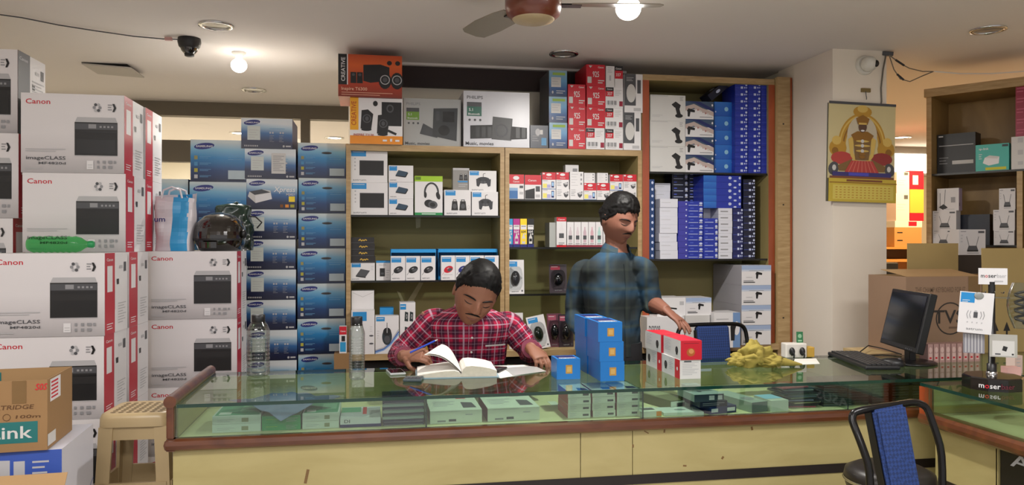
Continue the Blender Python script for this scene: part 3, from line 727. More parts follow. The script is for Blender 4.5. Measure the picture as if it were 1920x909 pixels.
# speakers: two large white boxes, three small ones
def art_spk(A):
    a = A['F']; tagr(a, .02, .80, .42, .98); word(a, .06, .05, .06, .36); a.rect(.24, .22, .90, .68, M_dgrey); a.rect(.25, .23, .89, .66, M_dark)
    for k in range(4): a.ell(.12, .4 + .11 * k, .022, .026, M_lgrey, 8)
stack('spk', 'speaker_box', lambda i: 'large white box picturing a black flat speaker, %s of two on the top shelf' % nth(i, 2), 'box', 657.5, 727, 281, ZL[0], 2, YG, .16, M_white, art_spk, 'white speaker boxes', .003)
def art_tab(A): a = A['F']; tagr(a, .03, .68, .34, .96); a.poly([(.28, .40), (.68, .32), (.78, .60), (.40, .72)], mat('slate_blue', '#2f4558')); a.line([(.28, .38), (.68, .30), (.78, .56)], .06, M_dark); word(a, .06, .08, .09, .25)
stack('tab', 'accessory_box', lambda i: 'small white box picturing a slate-blue gadget, %s of three' % nth(i, 3), 'box', 728.5, 775, 310, ZL[0], 3, YG - .005, .14, M_white, art_tab, 'small white gadget boxes')
# headphone box
def art_hp(A):
    a = A['F']; a.rect(0, .86, 1, 1, M_lime); a.rect(.02, .90, .22, .98, mat('dark_lime', '#5f7d12')); a.rect(0, 0, 1, .07, M_green); a.lines(.25, .025, .75, 1, .1, M_white, .02)
    pts = [(.60 + .24 * math.cos(R(t)), .58 + .24 * math.sin(R(t))) for t in range(-15, 200, 12)]; a.line(pts, .045, M_black)
    a.line([(p[0] * .98 + .012, p[1] - .012) for p in pts], .015, M_dgrey)
    a.ell(.84, .50, .07, .10, M_dark, 14, .3); a.ell(.52, .30, .18, .10, M_black, 16, -.2); a.ell(.65, .27, .17, .10, M_dgrey, 16, -.2); a.ell(.38, .52, .05, .08, M_dark, 12); a.ell(.64, .27, .10, .055, M_black, 14, -.2)
one('hp', 'headphone_box', 'white and lime-green box picturing black headphones', 'box', 777.5, 830, 330, ZL[0], YG - .004, .12, M_white, art_hp, faces={'T': M_lime, 'L': M_lime})
# twin speakers, clear mini speaker pack on top, gamepads
def bagspk(a, x, y, w, h): a.poly([(x, y), (x + w, y), (x + w * .86, y + h), (x + w * .14, y + h)], M_dark); a.rect(x + w * .25, y + h, x + w * .75, y + h * 1.18, M_dgrey); a.rect(x + w * .35, y + h, x + w * .65, y + h * 1.09, M_white); a.ell(x + w / 2, y + h * .45, w * .3, h * .28, M_dgrey, 12)
def art_tw(A): a = A['F']; tagr(a, .04, .78, .42, .97); bagspk(a, .26, .2, .26, .36); bagspk(a, .56, .2, .28, .36); word(a, .08, .06, .07, .4); a.ringe(.91, .33, .06, M_lgrey)
zt = one('tw', 'speaker_box', 'white box picturing a pair of dark desktop speakers', 'box', 833, 883, 356, ZL[0], YG - .01, .14, M_white, art_tw)
def art_mini(A): a = A['F']; bagspk(a, .38, .45, .24, .25); bagspk(a, .66, .45, .24, .25); a.rect(.3, .36, .9, .42, M_blue); a.rect(0, .9, 1, 1, M_lgrey); a.lines(.34, .24, .9, 2, .08, M_lgrey, .03)
one('mini', 'speaker_pack', 'small grey pack of mini speakers standing on the twin speaker box', 'box', 849, 880, 315, zt, YG + .01, .08, mat('grey_pack', '#8c8a86', .3), art_mini)
def art_pad(A):
    a = A['F']; tagr(a, .03, .78, .36, .97); word(a, .10, .07, .08, .42); m = mat('pad_grey', '#33343a')
    a.ell(.52, .55, .25, .16, m, 16); a.poly([(.28, .28), (.36, .24), (.44, .48), (.26, .62)], m); a.poly([(.78, .28), (.70, .24), (.62, .48), (.80, .62)], m)
    a.ell(.40, .57, .05, .06, M_black, 10); a.ell(.62, .57, .05, .06, M_black, 10); a.ell(.46, .46, .05, .055, M_dgrey, 10); a.ell(.57, .46, .05, .055, M_dgrey, 10); a.line([(.52, .7), (.52, .85), (.60, .88)], .02, M_dgrey)
zt = one('pad', 'gamepad_box', 'white box picturing a dark gamepad, lower of the two', 'box', 884.5, 934, 359.5, ZL[0], YG - .01, .12, M_white, art_pad, 'white gamepad boxes')
one('pad', 'gamepad_box', 'white box picturing a dark gamepad, upper of the two', 'box', 879, 931, 320, zt, YG, .12, M_white, art_pad, 'white gamepad boxes')
for pts in (((779, 404), (789, 404), (788, 426), (780, 428)), ((786, 529), (794, 530), (770, 574), (756, 577)), ((744, 545), (750, 548), (762, 574), (757, 577))):
    b = MB(); P_ = [atY(x, y, 4.8065) - cab1.location for x, y in pts]; b.face(P_[::-1], mat('peeled_strip', '#b5ab84', .6)); b.face([q + Vector((0, -.0012, 0)) for q in P_[::-1]], mat('peeled_strip', '#b5ab84', .6)); b.build('tape_mark', cab1)
# second shelf: flat black boxes, white boxes and mouse boxes
def art_blk(A): a = A['F']; a.line([(.36, .45), (.42, .7), (.48, .38), (.53, .62), (.58, .42), (.63, .66), (.70, .5)], .14, mat('gold_print', '#c9a23a')); a.rect(.02, .1, .98, .16, M_dgrey)
def art_pwr(A): a = A['F']; tagr(a, .05, .76, .42, .98); a.poly([(.22, .28), (.62, .2), (.80, .56), (.42, .66)], M_dgrey); a.poly([(.22, .28), (.22, .22), (.62, .14), (.62, .2)], M_dark); word(a, .05, .06, .07, .3); a.lines(.84, .8, .95, 3, .1, M_lgrey, .02)
zt = one('pwr', 'accessory_box', 'white box picturing a grey power bank under flat black boxes', 'box', 657, 703, 493, ZL[1], YG, .12, M_white, art_pwr)
mbk = mat('box_black_print', '#17120e', .35)
stack('blk', 'accessory_box', lambda i: 'flat black box with gold lettering, %s of the four' % nth(i, 4), 'box', 656.5, 702.5, 444.5, zt, 4, YG + .006, .12, mbk, art_blk, 'flat black boxes', .012)
def art_s(A): a = A['F']; a.rect(.26, .20, .62, .62, M_black); a.rect(.34, .3, .54, .4, M_dgrey); a.rect(0, .9, 1, 1, M_blue); a.lines(.70, .5, .95, 4, .12, M_lgrey, .03); a.lines(.2, .78, .7, 1, .1, M_lgrey, .03)
one('smallw', 'accessory_box', 'small white box with blue lid strip between power bank and mouse boxes', 'box', 705, 732, 489, ZL[1], YG, .12, M_white, art_s, faces={'T': M_blue})
def art_ms(m):
    def f(A): a = A['F']; tagr(a, .05, .74, .72, .93); mouse_pic(a, .52, .44, .34, .13, m, .45, True); word(a, .1, .07, .06, .5); a.lines(.2, .22, .8, 1, .1, M_lgrey, .015) if m != M_black else None
    return f
def tray(px0, px1, ytop, label, cg):
    a, bb, t = span(px0, px1, YG - .002); z1 = Zp(ytop, t); w = bb - a; h = z1 - ZL[1]
    e = tag(MB_tray(w, .19, h).build('display_tray', None, ((a + bb) / 2, YG + .101 + .012, ZL[1])), label, 'box', cg); return e
def MB_tray(w, d, h):
    b = MB(); t = .002; m = mat('tray_blue', '#1f92d6', .35)
    b.box(-w / 2, d / 2 - t, 0, w / 2, d / 2, h, m); b.box(-w / 2, -d / 2, 0, -w / 2 + t, d / 2 - t, h * .97, m); b.box(w / 2 - t, -d / 2, 0, w / 2, d / 2 - t, h * .97, m)
    b.box(-w / 2, -d / 2, h - t, w / 2, d / 2 - t, h, m); b.box(-w / 2 + t, -d / 2, h - .02, w / 2 - t, -d / 2 + t, h - t, m); return b
tray(733, 818, 467, 'bright blue display tray behind the three black mouse boxes', 'blue trays of mouse boxes')
tray(822, 934, 466.5, 'bright blue display tray behind the red and blue mouse boxes', 'blue trays of mouse boxes')
for i, px in enumerate((732.5, 760.5, 789)):
    one('msk', 'mouse_box', 'white box picturing a black mouse, %s of the three before the tray' % ('leftmost', 'middle', 'rightmost')[i], 'box', px, px + 27.6, 480, ZL[1], YG - .05, .05, M_white, art_ms(M_black), 'black mouse boxes')
for i, (px, m, nm) in enumerate(((827, M_red, 'red mouse, leftmost of the colourful four'), (854, M_sam, 'blue mouse above the seated man'), (881, M_sam, 'mouse directly behind the hair of the seated man'), (908.5, M_red, 'red mouse, rightmost beside the cabinet side'))):
    one('msr%d' % i, 'mouse_box', 'white box picturing a ' + nm, 'box', px, px + 26.6, 479, ZL[1], YG - .05, .05, M_white, art_ms(m), 'colourful mouse boxes')
# worktop: tall white box, gaming mouse box, quad speaker box
def art_tall(A): a = A['F']; a.rect(.06, .76, .66, .97, M_blue); a.ell(.86, .42, .10, .02, M_dgrey, 8); a.ell(.86, .24, .10, .02, M_dgrey, 8); a.lines(.8, .62, .9, 3, .05, M_lgrey, .008)
one('tallw', 'speaker_box', 'tall white box with blue corner behind the right water bottle', 'box', 658.5, 702.5, 582, ZLEDGE, YC - .045, .08, M_white, art_tall)
one('taller', 'speaker_box', 'taller plain white box standing behind the white box with blue corner', 'box', 659, 701.5, 545, ZLEDGE, YC + .04, .10, M_white, lambda A: A['F'].line([(.06, .97), (.5, .90), (.94, .97)], .006, M_lgrey))
def art_gm(A):
    a = A['F']; tagr(a, .04, .86, .40, .97)
    for k, m in enumerate((mat('wave_blue', '#7d9fd0'), mat('wave_dark', '#3f67ad'), M_lgrey)): a.line([(.0, .03 + .035 * k), (.35, .10 + .03 * k), (.65, .24 + .04 * k), (1, .52 + .06 * k)], .03, m)
    a.ell(.50, .45, .21, .22, mat('mouse_slate', '#29333a'), 20); a.ell(.50, .58, .17, .11, M_dark, 16); a.rect(.485, .55, .515, .75, M_lgrey); a.rect(.49, .68, .51, .82, M_dark); a.ell(.5, .38, .12, .10, M_dgrey, 14); a.lines(.08, .6, .16, 4, .06, M_lgrey, .01)
one('gm', 'mouse_box', 'white box picturing a dark gaming mouse over blue waves', 'box', 703.5, 748, 592, ZLEDGE, YC - .048, .08, M_white, art_gm, faces={'T': M_offw})
one('gm2', 'mouse_box', 'box with blue top standing behind the gaming mouse box', 'box', 712, 738, 577, ZLEDGE, YC + .04, .08, M_blue)
def art_q(A):
    a = A['F']; tagr(a, .02, .86, .4, .97); m = mat('spk_slate', '#1c2a2c')
    for (x, y) in ((.42, .72), (.74, .72), (.42, .42), (.74, .42)): a.poly([(x - .12, y - .09), (x + .11, y - .10), (x + .12, y + .08), (x - .09, y + .10)], m); a.ell(x + .02, y, .05, .05, M_lgrey, 10); a.ell(x + .02, y, .03, .03, m, 8)
    a.rect(.1, .02, .4, .2, M_yel); a.rect(.1, .1, .4, .14, M_dark)
one('q', 'speaker_box', 'white box picturing four small speakers beside the seated man', 'box', 749.5, 779, 567, ZLEDGE, YC - .02, .10, M_white, art_q)
# top of the left cabinet
def art_cr1(A):
    a = A['F']; a.rect(0, 0, 1, 1, gradient('orange_red_print', [(0, '#7d2a18'), (.35, '#b23c1c'), (.75, '#d65f26'), (1, '#b9471d')], .35)); a.rect(.0, .28, .135, 1, M_dark); a.rect(.135, .28, .15, 1, M_white); a.text('CREATIVE', .105, .36, .09, M_white, w=.56, rot=1)
    a.poly([(.39, .38), (.50, .34), (.80, .40), (.80, .72), (.66, .78), (.39, .76)], M_black); a.poly([(.66, .40), (.80, .40), (.80, .72), (.66, .78)], M_dark)
    for x in (.19, .29): a.rect(x, .32, x + .09, .58, M_dark); a.ell(x + .045, .42, .04, .06, M_black, 12); a.ell(x + .045, .52, .025, .035, M_dgrey, 10)
    for x in (.73, .92): a.ell(x, .40, .10, .20, M_black, 14); a.ringe(x, .42, .115, M_lgrey, .18, 18); a.ell(x, .42, .04, .06, M_dgrey, 12)
    for x in (.80, .93): a.ell(x, .82, .04, .055, M_dark, 12)
    a.text('Inspire T6300', .05, .15, .075, mat('peach_print', '#e6b59a'), w=.40); a.lines(.05, .09, .85, 2, .05, mat('peach_print', '#e6b59a'), .012)
def art_cr2(A):
    a = A['F']; a.rect(0, .0, 1, .18, M_org); a.rect(0, .3, .16, 1, mat('amber_print', '#e3a21c')); a.text('CREATIVE', .115, .40, .1, mat('amber_dark', '#b0431c'), w=.52, rot=1)
    a.rect(.60, .40, .98, .92, M_black); a.ell(.76, .78, .07, .09, M_dgrey, 14); a.ell(.76, .78, .045, .06, M_dark, 12)
    for (x, y) in ((.32, .55), (.63, .45)): a.poly([(x - .12, y - .22), (x + .08, y - .24), (x + .12, y + .10), (x + .02, y + .2), (x - .10, y + .18)], M_dark); a.ringe(x, y, .095, M_dgrey, .25, 16); a.ell(x, y, .035, .05, M_dgrey, 12); a.ell(x - .01, y - .24, .10, .03, M_black, 12)
    a.ell(.48, .88, .045, .06, M_dark, 12); a.line([(.72, .3), (.88, .22)], .05, M_black)
    a.text('INSPIRE T3130', .07, .17, .05, mat('amber_dark', '#b0431c'), w=.38); a.rect(.62, .06, .70, .10, M_white); a.rect(.76, .06, .80, .12, M_white); a.rect(.86, .06, .94, .10, M_white)
M_ambr = mat('amber_side', '#d98f1a', .4)
zt = one('cr2', 'speaker_box', 'white and amber speaker carton on the cabinet top under the orange one', 'box', 656, 755, 184, ZTOP, YC - .02, .30, M_white, art_cr2, faces={'L': M_ambr, 'R': M_ambr})
one('cr1', 'speaker_box', 'dark orange speaker carton topmost of all, touching near the ceiling', 'box', 634, 754, 103, zt + .001, YC - .04, .32, mat('burnt_orange', '#8f3216', .4), art_cr1, faces={'L': M_offw})
def philips(shade, full):
    def f(A):
        a = A['F']; a.text('PHILIPS', .05, .86, .055, M_grey if not full else M_dgrey, w=.24)
        a.rect(.05, .55, .27, .80, M_dgreen if full else mat('moss_print', '#6f9a2c')); a.rect(.05, .72, .27, .80, M_dgrey); a.text('5.1', .08, .64, .05, M_white); a.text('Bluetooth', .07, .57, .035, M_white, w=.17)
        for k in range(3): a.ell(.09 + .08 * k, .48, .018, .022, M_dgrey, 10)
        if full:
            a.poly([(.10, .14), (.46, .16), (.46, .40), (.10, .38)], M_dark); a.poly([(.42, .14), (.72, .12), (.74, .52), (.44, .55)], M_black); a.poly([(.70, .14), (.96, .16), (.96, .36), (.72, .38)], M_dark)
            for x in (.18, .27, .36, .79, .88): a.rect(x, .17, x + .06, .36, M_black)
            a.ell(.57, .30, .10, .12, M_dgrey, 16); a.ell(.57, .30, .075, .09, M_black, 14)
        else:
            a.poly([(.28, .26), (.58, .18), (.62, .30), (.34, .48)], M_dgrey); a.poly([(.50, .22), (.92, .12), (.94, .82), (.52, .80)], mat('speaker_grey', '#3d3f42')); a.ell(.70, .34, .10, .11, M_dark, 14); a.rect(.56, .55, .62, .75, M_dgrey); a.rect(.68, .52, .88, .74, M_dark)
        a.text('Music, movies', .03, .03, .06, M_dgrey, w=.42)
    return f
a_, b_, t = span(757, 866, YC - .01); w = b_ - a_
o = put(carton('ph1', w, .20, Zp(183, t) - ZTOP, mat('silver_card', '#b2b1b0', .3), philips(0, False)), 'speaker_box', 'grey-white speaker carton wrapped in clear film beside the amber one', 'box', ((a_ + b_) / 2, YC + .13, ZTOP), R(0))
b = MB(); hh = Zp(183, t) - ZTOP; b.box(-w / 2 - .0015, -.1025, .001, w / 2 + .0015, .1025, hh + .0015, M_plast); b.build('clear_film', o)
one('ph2', 'speaker_box', 'pale speaker carton with dark green label in the middle of the cabinet tops', 'box', 869, 993, 172, ZTOP, YC - .005, .26, mat('pale_card', '#c3c4cb', .3), philips(0, True))
# top of the middle cabinet: toner and ink cartons
def art_nv(A): a = A['F']; a.ell(.42, .7, .14, .16, M_lgrey, 12); a.rect(.62, .12, .9, .45, mat('pale_blue_print', '#5f92b8')); a.rect(.55, .6, .7, .8, M_offw); a.lines(.1, .5, .5, 3, .1, M_grey, .04)
one('nv', 'toner_box', 'navy toner box lying low beside the three blue toner boxes', 'box', 994, 1028, 235, ZTOP, YC - .004, .22, mat('navy_dark', '#1c2233', .35), art_nv)
G_tn = gradient('toner_print', [(0, '#14264a'), (.3, '#1f4d86'), (.6, '#5d93bd'), (1, '#88a9bd')], .3)
def art_tn(A): a = A['F']; a.rect(.2, .82, .9, .92, mat('lime_dim', '#8fae4a')); a.rect(.12, .36, .66, .74, M_offw); a.lines(.18, .66, .6, 3, .1, M_lgrey, .03); a.ell(.2, .16, .05, .06, M_lgrey, 8); a.lines(.4, .2, .9, 2, .08, M_lgrey, .03)
stack('tn', 'toner_box', lambda i: 'blue and white toner box, %s of three beside the red ink cartons' % nth(i, 3), 'box', 1029, 1063, 132, ZTOP, 3, YC - .006, .26, G_tn, art_tn, 'blue toner boxes', .006, {'L': M_dgrey, 'T': M_offw})
M_inkred = mat('ink_carton_red', '#bf1428', .4)
def art_925(A): a = A['F']; a.text('925', .34, .42, .26, M_white, w=.34); a.rect(.06, .12, .28, .42, M_offw); a.text('Canon', .62, .84, .08, M_white, w=.3); a.lines(.62, .22, .95, 2, .1, M_offw, .05); a.poly([(.12, .95), (.32, .95), (.22, .84)], M_offw)
def art_337(A): a = A['F']; a.rect(0, .54, .46, .94, M_inkred); a.rect(0, .80, .46, .94, M_black); a.text('337', .1, .60, .16, M_white, w=.3); a.text('Canon', .08, .84, .07, M_white, w=.3); a.rect(.08, .14, .68, .34, M_dgrey)
def art_337(A):
    a = A['F']; a.rect(0, .54, .46, .80, M_inkred); a.rect(0, .80, .46, .98, M_black); a.text('337', .1, .60, .15, M_white, w=.28); a.text('Canon', .08, .86, .07, M_white, w=.3); a.lines(.54, .84, .92, 4, .08, M_lgrey, .02)
    for k in range(9): a.rect(.08 + .065 * k, .14, .08 + .065 * k + (.03, .045, .02)[k % 3], .34, M_dgrey)
    a.rect(.78, .08, .98, .32, mat('maroon_print', '#8e1a34')); a.lines(.08, .08, .6, 1, .05, M_lgrey, .02)
def art_wh(A): a = A['F']; a.lines(.2, .9, .8, 3, .1, M_lgrey, .03); a.rect(.4, .3, .6, .55, M_lgrey)
def art_bw2(A): a = A['F']; a.rect(0, .18, .62, 1, M_dgrey); a.ell(.36, .50, .26, .24, M_offw, 18); a.lines(.1, .9, .5, 3, .04, M_lgrey, .012); a.rect(.7, .5, .9, .85, M_dgrey); a.rect(.5, .04, .9, .12, M_lgrey)
ig = 'red and white ink cartons on the cabinet top'
H1 = 'red ink carton marked with white digits, '
zc = stack('925', 'ink_carton', lambda i: H1 + '%s of three right of the toner boxes' % nth(i, 3), 'box', 1065, 1098, 158, ZTOP, 3, YC - .006, .26, M_inkred, art_925, ig, .003)
zb_ = one('337', 'ink_carton', 'white carton with red corner under the second column of red cartons', 'box', 1099, 1133.5, 240, ZTOP, YC - .006, .26, M_white, art_337, ig)
stack('925', 'ink_carton', lambda i: H1 + '%s of three in the tallest red column' % nth(i, 3), 'box', 1099.5, 1135, 121, zb_ + .0006, 3, YC - .004, .26, M_inkred, art_925, ig, .003)
zt = stack('337', 'ink_carton', lambda i: 'white carton with red corner and barcode, %s of three' % nth(i, 3), 'box', 1135, 1168, 163, ZTOP, 3, YC - .006, .26, M_white, art_337, ig, .003)
one('wh', 'ink_carton', 'narrow white carton on the barcode cartons', 'box', 1136, 1152, 124, zt, YC - .004, .24, M_white, art_wh, ig)
one('337b', 'ink_carton', 'narrow red and black carton on the barcode cartons', 'box', 1152.5, 1168, 124, zt, YC - .004, .24, M_white, lambda A: (A['F'].rect(0, .4, 1, 1, M_inkred), A['F'].rect(0, .78, 1, 1, M_black), A['F'].text('337', .15, .52, .14, M_white, w=.6), A['F'].text('Canon', .12, .84, .08, M_white, w=.7)), ig)
zt = one('bw2', 'toner_box', 'white and dark grey toner carton at the right end, lower of two', 'box', 1169, 1202, 211, ZTOP, YC - .004, .26, M_white, art_bw2, ig)
one('bw2', 'toner_box', 'white and dark grey toner carton at the right end, upper of two', 'box', 1171, 1205, 139, zt, YC - .006, .26, M_white, art_bw2, ig)
# middle cabinet, upper shelf: ink cartridges
def art_inkA(A): a = A['F']; a.rect(0, .62, 1, 1, M_red); a.ell(.5, .86, .2, .08, M_white, 12); a.text('Canon', .3, .68, .07, M_white, w=.4); a.rect(0, .02, .6, .34, mat('ink_blue', '#3f6fa8')); a.rect(0, .34, .6, .46, mat('ink_sky', '#88a9cc')); a.rect(.72, .45, .95, .55, M_dgrey); a.rect(.72, .2, .95, .3, M_lgrey)
def art_inkB(A): a = A['F']; a.rect(0, .60, 1, 1, M_red); a.text('Canon', .2, .74, .08, M_white, w=.5); a.poly([(.02, .02), (.6, .02), (.6, .46), (.02, .36)], M_black); a.rect(.66, .32, .92, .54, M_dgrey); a.rect(.66, .08, .92, .2, M_lgrey)
def art_inkC(A): a = A['F']; a.rect(.05, .15, .35, .6, mat('pale_yellow', '#e2d873')); a.rect(.35, .15, .62, .5, mat('pale_violet', '#a9a4d0')); a.rect(.68, .18, .88, .84, M_navy); a.rect(.71, .35, .85, .76, mat('sky_screen', '#9cc2e6')); a.lines(.05, .9, .4, 1, .1, M_grey, .04); a.rect(0, 0, 1, .06, mat('ink_blue', '#3f6fa8'))
def art_inkD(A): a = A['F']; a.poly([(.55, .62), (.92, .8), (.9, .4), (.74, .18), (.6, .34)], M_dgrey); a.ell(.76, .62, .14, .13, M_lgrey, 10); a.lines(.08, .7, .42, 3, .16, M_grey, .05); a.lines(.08, .9, .4, 1, .1, M_grey, .04)
def red_top(fn):
    def f(A): a = A['F']; a.rect(0, .56, 1, 1, M_red); a.ell(.5, .86, .2, .08, M_white, 12); a.text('Canon', .3, .64, .07, M_white, w=.4); a.rect(.04, .88, .18, .96, M_white); s0 = a.H; a.H = s0 * .54; fn({'F': a}); a.H = s0
    return f
kg = 'ink cartridge boxes on the second shelf'
def ink(key, lab, p0, p1, y, z, art, d=.06, dy=0): return one(key, 'ink_box', lab, 'box', p0, p1, y, z, YG - .01 + dy, d, M_white, art, kg)
ink('iA', 'red and white ink box with blue corner, first on its shelf from the left', 953, 982.5, 327, ZM[0], art_inkA)
ink('iB', 'red, white and black ink box, second from the left on its shelf', 984, 1015, 328, ZM[0], art_inkB)
z1 = ink('iC', 'low white ink box with pale yellow print under a red-topped one', 1016.5, 1042, 354.5, ZM[0], art_inkC)
ink('iCr', 'red-topped ink box with pale yellow print, third pile from the left', 1016.5, 1042, 323, z1, red_top(art_inkC))
z1 = ink('iD', 'low white ink box picturing a cartridge under a red-topped one', 1042.6, 1068, 354.5, ZM[0], art_inkD)
ink('iDr', 'red-topped ink box picturing a cartridge, fourth pile from the left', 1042.6, 1067, 323, z1, red_top(art_inkD))
z1 = ink('iD2', 'low white ink box picturing a cartridge under a plain white box', 1068.6, 1094, 354.5, ZM[0], art_inkD)
def art_pw(A): a = A['F']; a.lines(.1, .85, .6, 5, .16, M_lgrey, .02); a.rect(.78, .75, .9, .9, M_grey); a.rect(.78, .5, .9, .62, M_grey); a.rect(.78, .25, .9, .37, M_grey)
ink('pw', 'plain white ink box with three grey marks in the middle of its shelf', 1068.6, 1094, 322, z1, art_pw)
ink('pwt', 'taller pale box standing behind the plain white ink box', 1060, 1085, 309, ZM[0], lambda A: A['F'].rect(.55, .8, .9, .9, M_grey), dy=.11)
for i, (p0, p1, ar) in enumerate(((1094.6, 1118.5, art_inkC), (1119.2, 1143, art_inkD))):
    z1 = ink('iE%d' % i, 'red-topped low ink box beneath a plain white one, %s of two' % ('left', 'right')[i], p0, p1, 343, ZM[0], red_top(ar))
    ink('pwb', 'short plain white ink box on a red-topped one, %s of two' % ('left', 'right')[i], p0 + .5, p1 - 3, 324, z1, art_pw)
for i, (p0, p1, ar) in enumerate(((1143.8, 1168, art_inkC), (1168.6, 1193.5, art_inkD))):
    z1 = ink('iF%d' % i, 'low white ink box at the right end above the hair, %s of two' % ('left', 'right')[i], p0, p1, 357, ZM[0], ar)
    ink('iFr%d' % i, 'red-topped ink box at the right end of the shelf, %s of two' % ('left', 'right')[i], p0, p1, 327, z1, red_top(ar))
# third shelf: four ink bottles boxes, tray of five
def art_bt(m):
    def f(A):
        a = A['F']; a.rect(0, .0, 1, .1, M_sam); a.rect(.05, .62, .95, .78, M_white); a.text('664', .12, .50, .10, M_white if m != M_yel else M_dark, w=.7)
        a.poly([(.25, .12), (.75, .12), (.75, .34), (.60, .42), (.58, .48), (.42, .48), (.40, .42), (.25, .34)], M_offw); a.rect(.3, .2, .7, .3, m); a.ell(.78, .46, .12, .03, M_offw, 8); a.lines(.15, .72, .85, 1, .1, M_grey, .03)
    return f
for i, (p, m, nm) in enumerate(((949, M_cyan, 'cyan'), (962.2, M_mag, 'magenta'), (975.4, M_yel, 'yellow'), (988.6, M_black, 'black'))):
    one('bt' + nm, 'ink_bottle_box', 'narrow %s ink bottle box left on the third shelf' % nm, 'box', p, p + 12.6, 410, ZM[1], YG - .01, .05, m, art_bt(m), 'ink bottle boxes in four colours')
one('gy', 'ink_box', 'greyish white box left of the clear tray of ink boxes', 'box', 1030, 1043, 417, ZM[1], YG + .02, .12, mat('pale_grey_box', '#a9aca8', .5))
def art_ib(c, top):
    def f(A):
        a = A['F']; a.poly([(.28, .18), (.72, .18), (.72, .6), (.60, .7), (.58, .8), (.42, .8), (.40, .7), (.28, .6)], mat('bottle_' + c[1:], c)); a.rect(.25, .30, .75, .46, M_dgrey); a.lines(.2, .12, .8, 2, .06, M_grey, .03); a.rect(0, 0, 1, .07, M_inkred)
        if top: a.rect(0, .86, 1, 1, M_inkred); a.text('Canon', .15, .9, .05, M_white, w=.7)
    return f
tgp = 'ink bottle boxes in the clear tray'
for i, (p, c) in enumerate(((1043.5, '#d8d5d6'), (1063, '#c9bcc2'), (1076.5, '#cfc2c8'), (1090, '#c2a8b2'), (1103.5, '#cda4ae'), (1117, '#a9cdc8'), (1131, '#c9c9c9'))):
    one('ib%d' % i, 'ink_bottle_box', ('tall red-topped ink bottle box at the left of the clear tray' if i == 0 else 'white ink bottle box in the clear tray, %s from the red-topped one' % ('first', 'second', 'third', 'fourth', 'fifth', 'sixth')[i - 1]), 'box', p, p + (18.5 if i == 0 else 13), 407 if i == 0 else 416, ZM[1], YG - .01, .055, M_white, art_ib(c, i == 0), tgp)
a_, b_, t = span(1062.5, 1145, YG - .014); z0 = ZM[1]
b = MB(); w = b_ - a_; hh = Zp(412, t) - z0; m = mat('tray_maroon', '#8a2b3c', .3)
b.box(-w / 2, .125, 0, w / 2, .127, hh * 1.12, M_plast); b.box(-w / 2, 0, hh - .002, w / 2, .125, hh, M_plast); b.box(-w / 2, -.001, 0, w / 2, .0, .012, m)
tag(b.build('clear_tray', None, ((a_ + b_) / 2, YG - .0125, z0)), 'clear tray with maroon lip holding a row of ink bottle boxes', 'tray')
# hanging blister packs: mice
M_bl = M_plast
def blister(name, label, px, py0, Y, w, h, z0, mcol, tagm=M_blue, lean=0.0, rz=0.0, card=M_white, roll=0.0, group='mice in blister packs'):
    x, t = XY(px, Y)
    e = empty(name, label, 'mouse pack', (x, Y, z0), 0, group); e.rotation_euler = (lean, roll, rz)
    b = MB(); b.box(-w / 2, 0, 0, w / 2, .0025, h, card); a = Art(b, (-w / 2, 0, 0), (1, 0, 0), (0, 0, 1), w, h)
    a.rect(.08, .80, .62, .95, tagm); a.lines(.12, .9, .5, 1, .03, M_white, .015); a.text('astrum', .3, .05, .045, M_grey, w=.4); a.rect(.84, .06, .92, .11, M_dgrey); b.build('card', e)
    b = MB(); c = (0, -.006, h * .46); b.ell(c, (w * .26, .020, h * .22), mcol, 20, 12); mo = b.build('mouse', e)
    b = MB(); b.ell((0, -.020, h * .56), (w * .03, .008, h * .04), M_dgrey, 10, 8); b.build('scroll_wheel', mo)
    b = MB(); rings = []
    for k, y in ((.52, 0), (.50, -.012), (.44, -.026), (.30, -.033)): rings.append([Vector((x * w * k / .5 * .80, y, h * .46 + z * h * .34 * k / .5)) for x, z in [(math.copysign(abs(math.cos(q)) ** .6, math.cos(q)) * .5, math.copysign(abs(math.sin(q)) ** .6, math.sin(q))) for q in [2 * math.pi * j / 24 for j in range(24)]]])
    b.ring_loft(rings, M_bl); b.build('clear_cover', e)
    return e
M_mblk = mat('mouse_black', '#101216', .15, coat=.8); M_mgrn = mat('mouse_dark_green', '#16211a', .15, coat=.8)
blister('mouse_pack', 'white blister pack with black mouse standing alone on the fourth shelf', 966.5, 0, YG - .0, .106, .20, ZM[2], M_mblk, lean=R(-4))
blister('mouse_pack', 'white blister pack with glossy dark green mouse leaning on the back counter', 1016, 0, YC - .02, .108, .195, ZLEDGE + .004, M_mgrn, lean=R(-10), roll=R(-11))
blister('mouse_pack', 'clear-wrapped mouse pack half hidden by the shoulder of the seated man', 965, 0, YC + .03, .105, .21, ZLEDGE, M_mblk, lean=R(-5), tagm=mat('pale_cyan', '#8fc0d8'))
pk = mat('dusty_pink', '#a8566a', .3)
blister('mouse_pack', 'pink and dark blister pack behind the leaning green mouse pack', 1040, 0, YC + .06, .09, .20, ZLEDGE, M_mblk, pk, lean=R(-5), card=mat('maroon_card', '#6a4450', .3))
blister('mouse_pack', 'dark pink-topped blister pack next to the arm of the standing man', 1062, 0, YC + .05, .09, .195, ZLEDGE, M_mblk, pk, lean=R(-5), card=mat('dark_card', '#3a2f36', .3))
blister('mouse_pack', 'dark maroon blister pack on the fourth shelf beside the standing man', 1047, 0, YG + .10, .11, .17, ZM[2], M_mblk, mat('maroon_print', '#8e1a34'), lean=R(-6), card=mat('dark_card', '#3a2f36', .3))
x, t = XY(994, YC - .04); b = MB()
